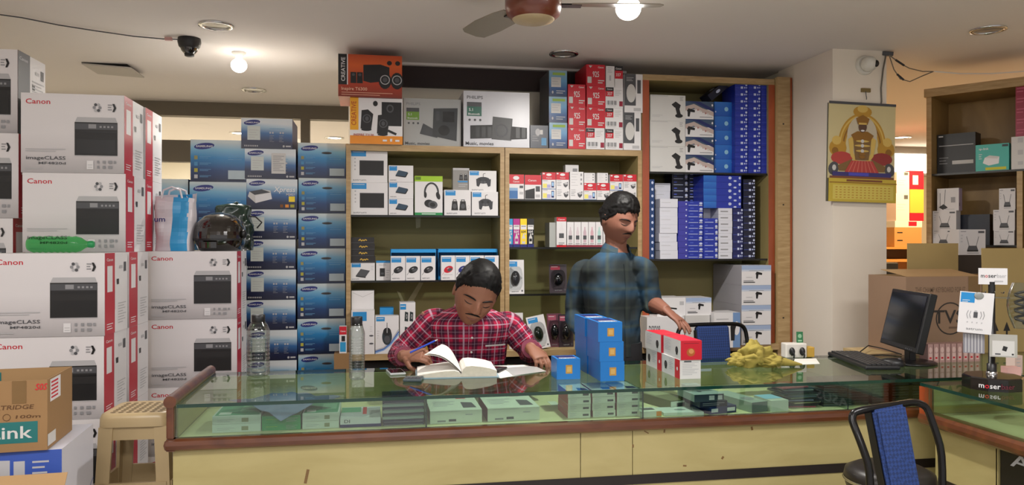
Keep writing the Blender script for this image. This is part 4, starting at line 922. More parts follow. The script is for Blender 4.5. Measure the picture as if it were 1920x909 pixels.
b.tube([(-.03, 0, .008), (-.01, -.005, .03), (.02, 0, .034), (.034, .004, .02)], [.012, .016, .014, .008], mat('mustard_plastic', '#b8941e', .4), 10); b.tube([(.0, 0, .0), (.004, 0, .02)], .006, mat('mustard_plastic', '#b8941e', .4), 8)
tag(b.build('cable_clip', None, (x, YC - .02, ZLEDGE + .0)), 'small mustard yellow plastic clip beside the hand of the seated man', 'clip')

# ------------------------------------------------------------------ right cabinet: scanners and blue boxes
def scanner(a, x, y, s, m=M_dark, W=1): 
    k = a.H / a.W * W; P = lambda p: (x + p[0] * s * k, y + p[1] * s)
    a.poly([P(p) for p in ((0, .8), (.28, 1), (.62, .78), (.55, .55), (.2, .62))], m); a.poly([P(p) for p in ((.25, .62), (.52, .58), (.62, .2), (.36, .2))], m); a.ell(x + .5 * s * k, y + .1 * s, .26 * s * k, .13 * s, m, 12)
def art_sc(A): a = A['F']; scanner(a, .60, .14, .62); a.lines(.05, .2, .35, 2, .05, M_lgrey, .015); a.lines(.84, .92, .94, 3, .06, M_grey, .02); a.rect(.03, .95, .5, .97, M_lgrey)
stack('sc', 'scanner_box', lambda i: 'large white box picturing a dark handheld scanner, %s of three in the tall cabinet' % nth(i, 3), 'box', 1219, 1285, 178, ZR[0], 3, YG - .01, .24, mat('scanner_white', '#cfcecb', .5), art_sc, 'white scanner boxes', .004)
def gun(a, x, y, s, m=M_black):
    k = a.H / a.W; P = lambda p: (x + p[0] * s * k, y + p[1] * s)
    a.poly([P(p) for p in ((0, .62), (.2, .95), (.85, .80), (1.0, .72), (.95, .5), (.5, .55))], m); a.poly([P(p) for p in ((.1, .62), (.45, .56), (.34, 0), (.12, .02))], m)
def art_sc2(A):
    a = A['F']; a.rect(0, .55, 1, 1, mat('slate_print', '#3a4d66')); a.poly([(0, .98), (.35, .9), (1, .42), (1, .6), (.5, .98)], M_navy); a.poly([(0, .45), (.3, .62), (.7, .34), (1, .18), (1, .42), (.6, .62), (.3, .85), (0, .7)], mat('skin_print', '#b9a7a0'))
    for k in range(6): a.ell(.35 + .09 * k, .58 - .06 * k, .03, .06, (mat('skin_print', '#b9a7a0'), mat('rose_print', '#a8746e'), M_offw)[k % 3], 8)
    gun(a, .04, .12, .5); a.ell(.95, .8, .03, .07, M_white, 8); a.lines(.5, .1, .95, 1, .1, M_grey, .04)
stack('sc2', 'scanner_box', lambda i: 'white and slate box picturing a barcode gun, %s of four' % nth(i, 4), 'box', 1285.5, 1338.5, 190, ZR[0], 4, YG - .01, .2, M_white, art_sc2, 'barcode gun boxes', .003)
G_bl = gradient('bright_blue_side', [(0, '#1a55b0'), (1, '#2a6fc4')], .25)
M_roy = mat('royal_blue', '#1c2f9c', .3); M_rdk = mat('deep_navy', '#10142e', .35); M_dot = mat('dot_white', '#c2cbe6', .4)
def art_side(A): a = A['F']; a.ell(.6, .5, .10, .16, mat('pale_cyan', '#8fc0d8'), 10); a.ell(.06, .3, .03, .06, M_dot, 8); a.rect(.93, .0, 1, 1, M_roy); a.ell(.90, .8, .03, .05, M_dot, 8); a.ell(.95, .25, .03, .05, M_dot, 8)
stack('hd', 'drive_box', lambda i: 'bright blue box beside the dotted blue wall, %s of five' % nth(i, 5), 'box', 1339.5, 1377, 191, ZR[0], 5, YG + .03, .14, M_roy, art_side, 'bright blue boxes', .002, {'F': G_bl, 'L': G_bl})
def art_hd(A):
    a = A['F']; a.rect(.02, .34, .98, .38, mat('pale_navy', '#4a5cc0')); a.rect(.46, .22, .64, .54, M_dot); a.ell(.78, .38, .05, .13, M_dot, 8); a.ell(.92, .38, .04, .10, M_dot, 8); a.ell(.90, .80, .085, .17, M_dot, 10); a.rect(.0, 0, .012, 1, M_navy)
bgp = 'thin blue boxes with white marks in the tall cabinet'
for c in range(3):
    p = (1377.8, 1402.2, 1426.6)[c]
    stack('hdf', 'drive_box', lambda i: 'thin royal blue box, %s of the %s column in the dotted wall' % (nth(i, 13), ('left', 'middle', 'right')[c]), 'box', p, p + 24, 156, ZR[0], 13, YG - .012, .18, M_roy, art_hd, bgp, .0015)
# two dark boxes tossed on top
me = carton('hdark', .15, .10, .045, M_rdk, lambda A: (A['F'].ell(.5, .5, .12, .2, M_dot, 10), A['T'].ell(.5, .5, .12, .2, M_dot, 10)))
v = atY(1346, 172, YG + .06)
put(me, 'drive_box', 'dark navy box tilted on top of the bright blue boxes', 'box', (v.x - .0, YG + .09, Zp(191, XY(1358, YG + .03)[1]) + .050), 0, bgp, rot=(R(0), R(-38), R(6)))
# lower compartment
def art_dots(A): a = A['F']; a.ell(.62, .5, .22, .22, M_dot, 10)
def art_plain(A): A['F'].lines(.08, .55, .6, 1, .1, M_lgrey, .04)
zz = ZR[1]
stack('lf', 'drive_box', lambda i: 'very thin navy box seen end-on by the red post, %s of twelve' % nth(i, 12), 'box', 1217, 1227, 336, zz, 12, YG - .012, .2, mat('navy_mid', '#1a3a6c', .35), art_dots, 'thin navy boxes by the red post', .001)
M_pw = mat('plain_white_box', '#d4d5de', .5); fpw = {'L': mat('plain_white_shade', '#b6b8c8', .5)}  # left faces take a darker copy of the white as painted shade
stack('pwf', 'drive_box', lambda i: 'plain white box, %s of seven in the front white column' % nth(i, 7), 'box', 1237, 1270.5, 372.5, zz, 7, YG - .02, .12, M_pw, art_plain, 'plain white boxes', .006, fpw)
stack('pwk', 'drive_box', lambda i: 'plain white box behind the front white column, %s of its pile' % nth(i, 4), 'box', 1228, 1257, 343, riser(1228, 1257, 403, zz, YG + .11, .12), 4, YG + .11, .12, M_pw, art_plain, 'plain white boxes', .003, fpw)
def art_lap(A): a = A['F']; a.rect(.42, .26, .80, .34, M_dot); a.ell(.92, .66, .07, .2, M_dot, 8); a.rect(.84, .2, .98, .38, M_lgrey); a.rect(.48, .72, .62, .88, mat('pale_navy', '#4a5cc0')); a.rect(.0, .0, .38, 1, mat('violet_blue', '#3a3a9c')); a.ell(.32, .5, .03, .14, M_dot, 8)
stack('lap', 'drive_box', lambda i: 'thin blue box in the front column right of the white boxes, %s' % nth(i, 10), 'box', 1271.5, 1318, 377, zz, 10, YG - .02, .15, M_roy, art_lap, bgp, .003)
def art_lap2(A): a = A['F']; a.rect(.1, .26, .7, .36, M_dot); a.ell(.9, .62, .09, .22, M_dot, 8); a.rect(.82, .2, .98, .4, M_lgrey); a.rect(.12, .66, .3, .84, mat('pale_navy', '#4a5cc0'))
stack('lap2', 'drive_box', lambda i: 'thin blue box in the short blue column, %s of seven' % nth(i, 7), 'box', 1318.8, 1346, 409, zz, 7, YG - .025, .12, M_roy, art_lap2, bgp, .003)
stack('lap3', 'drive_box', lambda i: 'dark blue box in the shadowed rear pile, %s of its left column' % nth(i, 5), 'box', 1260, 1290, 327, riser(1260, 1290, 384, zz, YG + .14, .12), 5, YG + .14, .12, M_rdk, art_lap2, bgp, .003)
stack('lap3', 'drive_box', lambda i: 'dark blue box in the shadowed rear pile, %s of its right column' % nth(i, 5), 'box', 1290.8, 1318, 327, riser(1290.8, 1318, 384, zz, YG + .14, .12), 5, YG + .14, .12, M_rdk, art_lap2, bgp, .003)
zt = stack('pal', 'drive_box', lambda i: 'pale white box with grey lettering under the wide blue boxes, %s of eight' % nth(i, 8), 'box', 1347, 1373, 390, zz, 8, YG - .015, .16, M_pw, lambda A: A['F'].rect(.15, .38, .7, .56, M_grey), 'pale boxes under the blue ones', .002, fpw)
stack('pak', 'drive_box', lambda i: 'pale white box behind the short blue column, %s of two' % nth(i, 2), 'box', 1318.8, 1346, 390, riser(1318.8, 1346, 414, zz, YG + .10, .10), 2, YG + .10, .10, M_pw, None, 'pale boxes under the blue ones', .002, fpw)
def art_big(A): a = A['F']; a.rect(0, 0, .34, 1, G_bl); a.ell(.70, .66, .045, .24, M_dot, 8); a.ell(.96, .66, .03, .22, M_dot, 8); a.rect(.72, .14, .98, .18, mat('pale_navy', '#4a5cc0')); a.rect(.80, .06, .87, .32, M_dot)
stack('big', 'drive_box', lambda i: 'wide bright blue box lying on the pale white boxes, %s of five' % nth(i, 5), 'box', 1319, 1390, 329, zt, 5, YG - .013, .2, M_roy, art_big, bgp, .002)
def dk(A): art_hd(A)
stack('rc', 'drive_box', lambda i: 'small navy box right of the pale white column, %s of seven' % nth(i, 7), 'box', 1374, 1393, 391, zz, 7, YG - .01, .16, mat('navy_col', '#1a1f58', .35), art_hd, bgp, .002)
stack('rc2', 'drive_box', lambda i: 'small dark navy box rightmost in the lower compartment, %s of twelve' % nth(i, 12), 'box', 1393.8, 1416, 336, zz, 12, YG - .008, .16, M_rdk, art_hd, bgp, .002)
# scanner boxes on the worktop under the tall cabinet
def art_gun(A):
    a = A['F']; a.rect(0, .78, 1, 1, mat('haze_blue', '#9aaccb')); a.rect(0, .70, 1, .78, mat('haze_pale', '#bcc6d6')); gun(a, .46, .32, .38); a.lines(.06, .2, .4, 1, .1, M_grey, .04); a.lines(.06, .12, .45, 1, .1, M_dgrey, .05); a.lines(.15, .38, .36, 1, .1, M_lgrey, .03); a.lines(.25, .72, .75, 1, .1, M_grey, .02)
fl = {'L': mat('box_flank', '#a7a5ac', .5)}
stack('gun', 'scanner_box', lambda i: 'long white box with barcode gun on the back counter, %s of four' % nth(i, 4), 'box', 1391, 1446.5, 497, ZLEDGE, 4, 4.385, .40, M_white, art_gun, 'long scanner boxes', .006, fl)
def art_long(A): a = A['F']; a.text('DS9208', .05, .45, .28, M_dgrey, w=.3); a.lines(.06, .3, .6, 2, .12, M_lgrey, .04)
zt = one('long', 'scanner_box', 'long low white box with dark digits behind the red and white boxes', 'box', 1213, 1283, 594, ZLEDGE, 4.33, .16, M_white, art_long)
one('long2', 'scanner_box', 'white carton lying on the long low box by the hand of the standing man', 'box', 1232, 1285, 558, zt, 4.36, .18, M_white, lambda A: (A['F'].line([(.2, .5), (.7, .4)], .08, M_dark), A['F'].rect(.8, .6, .95, .8, M_lgrey)))
zt = one('plain1', 'scanner_box', 'small plain white box with two grey marks behind the blue chair back', 'box', 1285, 1331, 591, ZLEDGE, 4.34, .16, M_offw, lambda A: (A['F'].ell(.12, .7, .04, .08, M_grey, 8), A['F'].rect(.78, .55, .9, .75, M_lgrey)))
one('gun2', 'scanner_box', 'white and blue scanner box resting on the small plain white box', 'box', 1286, 1334, 558, zt, 4.35, .16, M_white, art_gun)
def art_cam(A): a = A['F']; a.rect(.72, 0, 1, 1, mat('steel_blue', '#6f8fbb')); a.ell(.86, .55, .12, .2, M_white, 12); a.poly([(.64, .2), (.78, .2), (.80, .5), (.86, .66), (.72, .74), (.62, .6)], M_dark); a.lines(.08, .8, .55, 4, .1, M_lgrey, .03)
one('cam', 'scanner_box', 'white and steel-blue box picturing a dark gadget before the long scanner boxes', 'box', 1339, 1388, 586, ZLEDGE, 4.30, .16, M_white, art_cam)
# ------------------------------------------------------------------ inside the glass counter
ZI_ = ZI + .0005
M_mint = mat('mint_card', '#cfd6cc', .4); M_gbox = mat('green_carton', '#2f9a5a', .4)
def art_green_top(A): a = A['T']; a.rect(.04, .04, .96, .96, mat('green_print', '#4f9a72')); a.rect(.1, .1, .35, .3, M_mint); a.rect(.5, .3, .9, .8, mat('green_pale', '#7fb592')); b_ = A['F']; b_.rect(.6, .2, .74, .7, mat('khaki_print', '#8d8f6c')); b_.lines(.1, .5, .45, 2, .2, M_lgrey, .05)
def two(key, lab, p0, p1, ytop, art, base, d=.20, Y=2.86, n=2, zc=ZI_, cg=None):
    return stack(key, 'component_box', lab, 'box', p0, p1, ytop, zc, n, Y, d, base, art, cg, .004)
two('gw', lambda i: 'flat white box with green top at the left inside the glass counter, %s of two' % nth(i, 2), 398, 490, 779, art_green_top, M_mint)
two('gg', lambda i: 'flat bright green box under the blue cloth in the counter, %s of two' % nth(i, 2), 491.5, 565, 779, lambda A: (A['F'].lines(.62, .6, .92, 3, .2, M_lgrey, .05), A['F'].lines(.1, .5, .4, 1, .2, M_lime, .05)), M_gbox)
two('gw2', lambda i: 'flat white box with green top beside the bright green boxes, %s of two' % nth(i, 2), 566.5, 636, 774, lambda A: (art_green_top(A),), M_mint)
zt = one('nvb', 'component_box', 'flat dark blue box under a white box in the counter', 'box', 637.5, 715, 795, ZI_, 2.86, .2, M_navy)
one('dl', 'component_box', 'thin white box with letters DI lying on the dark blue box in the counter', 'box', 637.5, 714, 783, zt, 2.862, .19, M_white, lambda A: (A['F'].text('DI', .1, .25, .5, M_dgrey, w=.14), A['T'].poly([(0, .2), (.6, .1), (1, .5), (1, .9), (0, .8)], M_lgrey), A['T'].rect(.55, .3, .65, .95, M_red), A['T'].rect(0, .5, .5, .95, mat('green_print', '#4f9a72'))))
M_jew = mat('case_navy', '#26304a', .2); M_jew2 = mat('case_clear_edge', '#93a39c', .2)
a_, b_, t = span(717, 795, 2.86); H = (.803 - ZI_) / 9
for i in range(9):
    lt = i in (2, 4, 6)
    put(carton('cd%d' % lt, b_ - a_ - .001, .13, H * .9, M_jew2 if lt else M_jew, lambda A: A['F'].lines(.03, .1, .97, 1, .2, M_lgrey, .12)), 'disc_case', '%s disc case beside the large white boxes, %s of nine' % ('pale' if lt else 'dark blue', nth(i, 9)), 'case', ((a_ + b_) / 2 + random.uniform(-.001, .001), 2.86 + .066, ZI_ + H * (8 - i)), 0, 'disc cases at the left')
def art_wb(A):
    a = A['F']; a.rect(.14, .12, .30, .25, M_grey); a.rect(.36, .14, .50, .32, M_dgrey); a.rect(.68, .6, .82, .68, M_lgrey); a.lines(.1, .9, .6, 1, .1, M_lgrey, .02)
    t_ = A['T']; t_.poly([(.66, .15), (.92, .15), (.88, .5), (.66, .55)], M_dgrey); t_.lines(.1, .6, .55, 4, .1, M_lgrey, .03); t_.rect(.6, .8, .8, .86, M_red)
for i, (p0, p1, yt) in enumerate(((806, 904, 769), (914, 1012, 764))):
    one('wb', 'component_box', 'large white box picturing a black unit inside the counter, %s of two' % ('left', 'right')[i], 'box', p0, p1, yt, ZI_, 2.86, .26, mat('cream_white', '#d8dccb', .4), art_wb, 'large white boxes in the counter', faces={'L': mat('dull_maroon', '#6e3238', .4), 'R': mat('dull_maroon', '#6e3238', .4)})
one('smr', 'component_box', 'small white and maroon box standing deep in the counter', 'box', 1034, 1050, 762, ZI_, 3.1, .08, mat('cream_white', '#d8dccb', .4), faces={'L': mat('dull_maroon', '#6e3238', .4)})
def art_sm(A): A['F'].lines(.08, .75, .4, 4, .18, M_lgrey, .05); A['F'].rect(.66, .3, .92, .6, M_dgrey); A['T'].poly([(.5, .1), (.95, .1), (.9, .35), (.55, .4)], M_navy)
for c, (p0, p1) in enumerate(((1065, 1108), (1111, 1154), (1157, 1200))):
    stack('sm', 'component_box', lambda i: 'small white box in the counter, %s of the %s of three piles' % (nth(i, 4), ('left', 'middle', 'right')[c]), 'box', p0, p1, (733, 731, 729)[c], ZI_, 4, 2.86, .16, mat('cream_white', '#d8dccb', .4), art_sm, 'small white boxes in three piles', .003, {'L': mat('faded_red', '#b0504c', .4), 'R': M_lgrey})
# cloth draped over the green boxes
M_cl = mat('slate_cloth', '#7684a0', .6, var=.25, scale=30)
v = atZ(528, 770, ZI + .075); b = MB(); N = 14
P_ = [[None] * (N + 1) for _ in range(N + 1)]
for i in range(N + 1):
    for j in range(N + 1):
        u, w = i / N - .5, j / N - .5; x = (u - w) * .20; y = (u + w) * .14
        P_[i][j] = Vector((x, y, .004 + .012 * noise.noise(Vector((u * 5, w * 5, 2))) + .012 - max(0, -y - .055) * .55))
vs = [p for r_ in P_ for p in r_] + [p - Vector((0, 0, .0012)) for r_ in P_ for p in r_]; n1 = (N + 1) ** 2; I = lambda i, j: i * (N + 1) + j
fs = []
for i in range(N):
    for j in range(N): q = (I(i, j), I(i + 1, j), I(i + 1, j + 1), I(i, j + 1)); fs += [q, tuple(n1 + a for a in q[::-1])]
b.mesh(vs, fs, M_cl, True); tag(b.build('dust_cloth', None, (v.x, 2.95, ZI + .078)), 'crumpled slate-blue cloth on the green boxes inside the counter', 'cloth')
# right-hand compartment: mixed boxes, sleeves and cases
def flat(name, label, px, py, w, d, h, rz, base, art=None, z=ZI_, cat='box', group=None, faces=None):
    p = atZ(px, py, z); return put(carton(name + label[:18], w, d, h, base, art, faces), name, label, cat, (p.x, max(2.826 + (d * math.cos(R(rz)) + w * abs(math.sin(R(rz)))) / 2, p.y + d / 2), z), R(rz), group)
M_olive = mat('olive_card', '#6f6f4c', .45); M_cream = mat('cream_white', '#d8dccb', .4)
flat('component_box', 'cream box lying at the front left of the right compartment of the counter', 1240, 794, .085, .07, .022, 4, M_cream, lambda A: (A['T'].rect(.2, .3, .8, .8, M_dgrey), A['F'].rect(.75, .1, 1, .9, M_org)))
flat('component_box', 'flat white sheet-like box in the front of the right compartment of the counter', 1304, 790, .16, .10, .012, -3, M_mint, lambda A: A['T'].ell(.5, .5, .15, .12, M_grey, 12))
flat('component_box', 'olive box lying askew in the right compartment of the counter', 1262, 768, .10, .22, .038, 18, M_olive, lambda A: (A['F'].rect(.0, .1, 1, .9, M_cream), A['F'].rect(.3, .3, .7, .7, M_dgrey), A['T'].rect(.1, .5, .9, .95, mat('olive_pale', '#9a9a74'))))
flat('component_box', 'small pale box deep in the right compartment of the counter', 1300, 741, .07, .05, .045, 0, M_mint)
z1 = .7
flat('component_box', 'dark blue box with white print under the slate grey box in the counter', 1367, 784, .125, .16, .028, 12, mat('box_navy', '#15285a', .35), lambda A: (A['T'].rect(.1, .35, .75, .7, M_lgrey), A['F'].rect(.05, .25, .3, .75, M_white), A['F'].rect(.65, .25, .95, .75, M_white)))
flat('component_box', 'dark box between the dark blue box and the slate grey box in the counter', 1362, 776, .12, .15, .022, 6, mat('box_dark_blue', '#1a2030', .35), lambda A: A['F'].lines(.1, .6, .9, 2, .3, M_grey, .1), z=.7288)
flat('component_box', 'slate grey box with pale lid on the dark blue boxes in the counter', 1352, 764, .125, .15, .028, 3, mat('slate_lid', '#a3adab', .35), lambda A: (A['F'].rect(0, 0, 1, 1, mat('slate_front', '#3c4750')), A['F'].rect(.5, .2, .68, .8, M_white), A['F'].rect(.8, .2, .95, .8, M_white), A['T'].ell(.4, .4, .08, .08, M_dgrey)), z=.7512)
flat('component_box', 'long grey-green box with dark oval print in the counter', 1430, 781, .078, .24, .04, 14, mat('grey_green', '#a5b0a5', .4), lambda A: (A['T'].ell(.5, .3, .35, .12, M_grey, 16), A['F'].rect(0, 0, 1, 1, mat('grey_green_front', '#6b7570'))))
flat('component_box', 'cream box with pale blue top beside the disc sleeves in the counter', 1471, 776, .078, .12, .044, 6, M_cream, lambda A: A['T'].rect(0, .3, 1, 1, mat('pale_cyan', '#8fc0d8')))
cols = ['#c2566a', '#6f7f6a', '#38505a', '#8a8fb0', '#2a3a40', '#b8b38a', '#3d5348', '#1f2c33', '#566a78', '#a65862', '#2b3b3a', '#93a09b', '#27343a', '#44585c', '#1c262a', '#51655f']
for i in range(16):
    z = ZI_ + .0052 * i; c = cols[(i * 7) % 16]
    x, t = XY(1508 + (i % 5) * 3 - i * 1.2, 2.88)
    put(carton('sl' + c, .125, .125, .0042, mat('sleeve_' + c[1:], c, .25), lambda A: A['T'].ell(.5, .5, .3, .3, M_lgrey, 16)), 'disc_sleeve', 'disc sleeve in the fanned pile by the second glass divider, %s' % (nth(i, 16) if i < 8 else ORB[15 - i]), 'disc', (x, 2.95, z), R((i * 29) % 23 - 11), 'fanned disc sleeves')
for i in range(14):
    x, t = XY(1566, 2.875); H = (.803 - ZI_) / 14
    put(carton('jc%d' % (i % 3), .128, .125, H * .86, mat(('case_black', 'case_teal', 'case_dim')[i % 3], ('#12191b', '#24393c', '#2f3b3c')[i % 3], .15), lambda A: A['F'].lines(.02, .1, .98, 1, .2, M_jew2, .16)), 'disc_case', 'dark disc case right of the fanned sleeves, %s in its stack' % (nth(i, 14)), 'case', (x + .016, 2.945, ZI_ + H * (13 - i)), 0, 'dark disc cases')
# long dark row of cases behind the blue chair
for k, px in enumerate((1614, 1652, 1690, 1728)):
    x, t = XY(px, 2.88)
    for i in range(9):
        H = (.80 - ZI_) / 9
        put(carton('jd%d' % (i % 2), .078, .14, H * .86, mat(('case_black2', 'case_brown')[i % 2], ('#17181a', '#282a2a')[i % 2], .2), lambda A: A['F'].lines(.02, .1, .98, 1, .2, M_dgrey, .16)), 'disc_case', 'black disc case behind the blue chair, %s of %s pile from glass divider' % (nth(i, 9), ('first', 'second', 'third', 'fourth')[k]), 'case', (x, 2.955, ZI_ + H * (8 - i)), 0, 'black disc cases behind the blue chair')
# ------------------------------------------------------------------ on the counter
ZT_ = ZT + .0003
M_pet = glass('clear_pet', '#eaefed', 1.6, .08, 1.6)
def bottle(px, py, r, h, label, ribs, cap_r):
    p = atZ(px, py, ZT); p.y += r * .8; e = empty('water_bottle', label, 'bottle', (p.x, p.y, ZT_))
    body = h * .72; prof = [(.003, .004), (r * .8, 0), (r * .97, .006), (r, .014)]
    n = ribs
    for i in range(n): z = .02 + (body - .03) * i / n; dz = (body - .03) / n; prof += [(r, z), (r * .985, z + dz * .35), (r * .955, z + dz * .5), (r * .985, z + dz * .65)]
    prof += [(r, body), (r * .98, body + h * .03), (r * .80, body + h * .11), (cap_r * 1.0, body + h * .17), (cap_r * .92, body + h * .19), (cap_r * .92, h - .022)]
    b = MB(); b.lathe(prof, M_pet, n=28); b.build('bottle_body', e)
    b = MB(); b.lathe([(cap_r, h - .03), (cap_r * 1.04, h - .028), (cap_r * 1.04, h - .002), (cap_r * .96, h), (.002, h)], M_black, n=28); b.build('cap', e)
    b = MB(); b.lathe([(cap_r * 1.08, h - .036), (cap_r * 1.08, h - .031)], M_black, n=28); b.build('neck_ring', e)
bottle(482, 707, .046, .252, 'clear water bottle with black cap on the left of the counter', 9, .026)
bottle(669, 713, .0315, .252, 'slimmer ribbed clear water bottle with black cap, nearer the seated man', 14, .021)
def phone(px, py, w, d, rz, label, frame, z=ZT_):
    p = atZ(px, py, z); e = empty('smartphone', label, 'phone', (p.x, p.y, z), R(rz))
    b = MB(); b.box(-w / 2, -d / 2, 0, w / 2, d / 2, .009, frame, bev=.0035); b.build('case', e)
    b = MB(); b.box(-w / 2 + .004, -d / 2 + .011, .009, w / 2 - .004, d / 2 - .011, .0096, mat('phone_screen', '#0c1012', .06)); b.build('screen', e)
    b = MB(); b.box(-.008, -d / 2 + .003, .009, .008, -d / 2 + .007, .0097, M_grey); b.build('button', e)
phone(742, 699, .066, .118, 8, 'silver-edged smartphone lying face up beside the right water bottle', mat('phone_silver', '#b9bcbc', .25, .3))
p = atZ(775, 713, ZT_); e = empty('pocket_calculator', 'small dark grey calculator lying before the open ledger', 'calculator', (p.x, p.y, ZT_), R(-12))
b = MB(); b.box(-.036, -.04, 0, .036, .04, .012, mat('calc_grey', '#3a474c', .4), bev=.004); b.build('case', e)
b = MB(); b.box(-.028, .018, .012, .028, .033, .0126, mat('calc_screen', '#6f8078', .2)); b.build('display', e)
b = MB()
for i in range(4):
    for j in range(3): b.box(-.028 + i * .0148, -.034 + j * .015, .012, -.016 + i * .0148, -.023 + j * .015, .0136, M_dgrey)
tag(b.build('keypad', e), kind='stuff')
# open ledger
M_pg = mat('page_white', '#e0ddd6', .6); M_pge = mat('page_edges', '#c9c2b2', .7, var=.15, scale=60); M_cov = mat('ledger_cover', '#8fa8b4', .5)
p = atZ(862, 699, ZT_); e = empty('ledger', 'thick open ledger with white pages in front of the seated man', 'book', (p.x, p.y, ZT_), R(-3))
b = MB(); b.box(-.185, -.125, 0, .0, .125, .003, M_cov); b.box(.0, -.125, 0, .155, .125, .003, M_cov); b.build('cover', e)
def leafblock(side, wid, prof, nm):
    b = MB(); n = len(prof); rings = []
    for y in (-.118, .118): rings.append([Vector((side * x * wid, y, z)) for x, z in prof] + [Vector((side * wid, y, .0035)), Vector((0, y, .0035))])
    if side > 0: rings = rings[::-1]
    k = len(rings[0]); 
    for j in range(k):
        q = (j + 1) % k; b.face([rings[0][j], rings[1][j], rings[1][q], rings[0][q]][::-1], M_pg if j < n - 1 else M_pge, False)
    b.face(rings[0] if side > 0 else rings[0], M_pge); b.face(rings[1][::-1], M_pge)
    a = Art(b, (0, 0, 0), (1, 0, 0), (0, 1, 0), 1, 1)
    b.build(nm, e)
leafblock(-1, .178, [(0, .012), (.06, .024), (.15, .029), (.35, .028), (.6, .023), (.85, .017), (1, .012)], 'page_block')
leafblock(1, .145, [(0, .012), (.05, .034), (.13, .045), (.3, .047), (.55, .043), (.8, .036), (1, .026)], 'page_block')
# two pages raised towards the hand
for k, (dx, lab) in enumerate(((0, 'raised_page'), (.004, 'raised_page'))):
    b = MB(); n = 8; vs = []
    C0, C1 = Vector((-.002 + dx, -.10, .020)), Vector((-.002 + dx, .10, .022)); T0, T1 = Vector((-.150 + dx * 3, -.045, .085 + .006 * k)), Vector((-.085 + dx * 3, .09, .105 + .006 * k))
    for i in range(n + 1):
        q = i / n; bow = Vector((0, 0, .022 * math.sin(math.pi * q)))
        vs += [C0.lerp(T0, q) + bow, C1.lerp(T1, q) + bow]
    m = len(vs); vs2 = vs + [v - Vector((.0006, 0, .0006)) for v in vs]; fs = []
    for i in range(n): fs += [(2 * i, 2 * i + 1, 2 * i + 3, 2 * i + 2), tuple(m + a for a in (2 * i + 2, 2 * i + 3, 2 * i + 1, 2 * i))]
    b.mesh(vs2, fs, M_pg, True)
    if k == 0:
        for r_ in range(6):
            q0 = .15 + .12 * r_; pa, pb_ = C0.lerp(T0, q0), C1.lerp(T1, q0); bw = Vector((0, 0, .022 * math.sin(math.pi * q0) + .0008))
            b.face([pa.lerp(pb_, .1) + bw, pa.lerp(pb_, .9) + bw, pa.lerp(pb_, .9) + bw + (T1 - C1) * .008, pa.lerp(pb_, .1) + bw + (T0 - C0) * .008], M_lgrey)
    b.build(lab, e)
# loose sheets with a black phone on top
def sheet(name, label, corners, z, m=M_pg):
    P = [atZ(x, y, z) for x, y in corners]; c = sum(P, Vector()) / len(P); b = MB(); lo = [p - c for p in P]; hi = [p - c + Vector((0, 0, .0012)) for p in P]
    k = len(P); b.face(lo[::-1], m); b.face(hi, m)
    for j in range(k): b.face([lo[j], lo[(j + 1) % k], hi[(j + 1) % k], hi[j]], m)
    return tag(b.build(name, None, c), label, 'paper')
sheet('paper_sheet', 'white paper sheet lying right of the ledger under the left hand', [(938, 709), (1022, 695), (985, 684), (900, 687)], ZT_)
sheet('paper_sheet', 'paper sheet in a clear sleeve partly over the white sheet beside the hand', [(962, 704), (1024, 696), (1002, 686), (945, 690)], ZT_ + .0016, mat('sleeve_grey', '#bcbfbd', .15))
p = atZ(932, 693, ZT_ + .0015); phone(931, 694, .062, .11, -28, 'black smartphone lying on the loose paper beside the ledger', M_black, ZT_ + .003)
sheet('paper_slip', 'small white paper slip on the counter beside the socket board', [(1487, 684), (1537, 682), (1530, 672), (1490, 673)], ZT_)
# blue camera boxes
M_bb = mat('bright_blue_box', '#1673c0', .35); M_bb2 = mat('blue_box_side', '#1a66ae', .35)
def art_bb(A): A['F'].rect(.38, .28, .66, .70, mat('ochre_square', '#b98a3c', .4)); A['F'].rect(.43, .36, .61, .62, mat('ochre_pale', '#cba45e', .4)); A['T'].rect(.1, .08, .9, .9, M_navy); A['T'].rect(.14, .12, .86, .3, M_white); A['T'].text('PC CAM', .16, .15, .09, M_navy, w=.68)
bbg = 'bright blue boxes on the counter'
a_, b_, t = span(1044, 1088, 3.02)
put(carton('bb', b_ - a_, .10, .082, M_bb, art_bb), 'webcam_box', 'single bright blue box standing left of the blue stack on the counter', 'box', ((a_ + b_) / 2, 3.07, ZT_), 0, bbg)
a_, b_, t = span(1124, 1169, 2.95); w = b_ - a_
for k in range(2):
    for i in range(3):
        put(carton('bb', w, .178, .0775, M_bb, art_bb), 'webcam_box', 'bright blue box in the counter stack, %s of the %s three' % (nth(i, 3), ('front', 'rear')[k]), 'box', ((a_ + b_) / 2 + (.004 * (i - 1)) - .004 * k, 2.95 + .09 + .182 * k, ZT_ + .078 * (2 - i)), R((-1, 1.2, 0)[i] * .6), bbg)
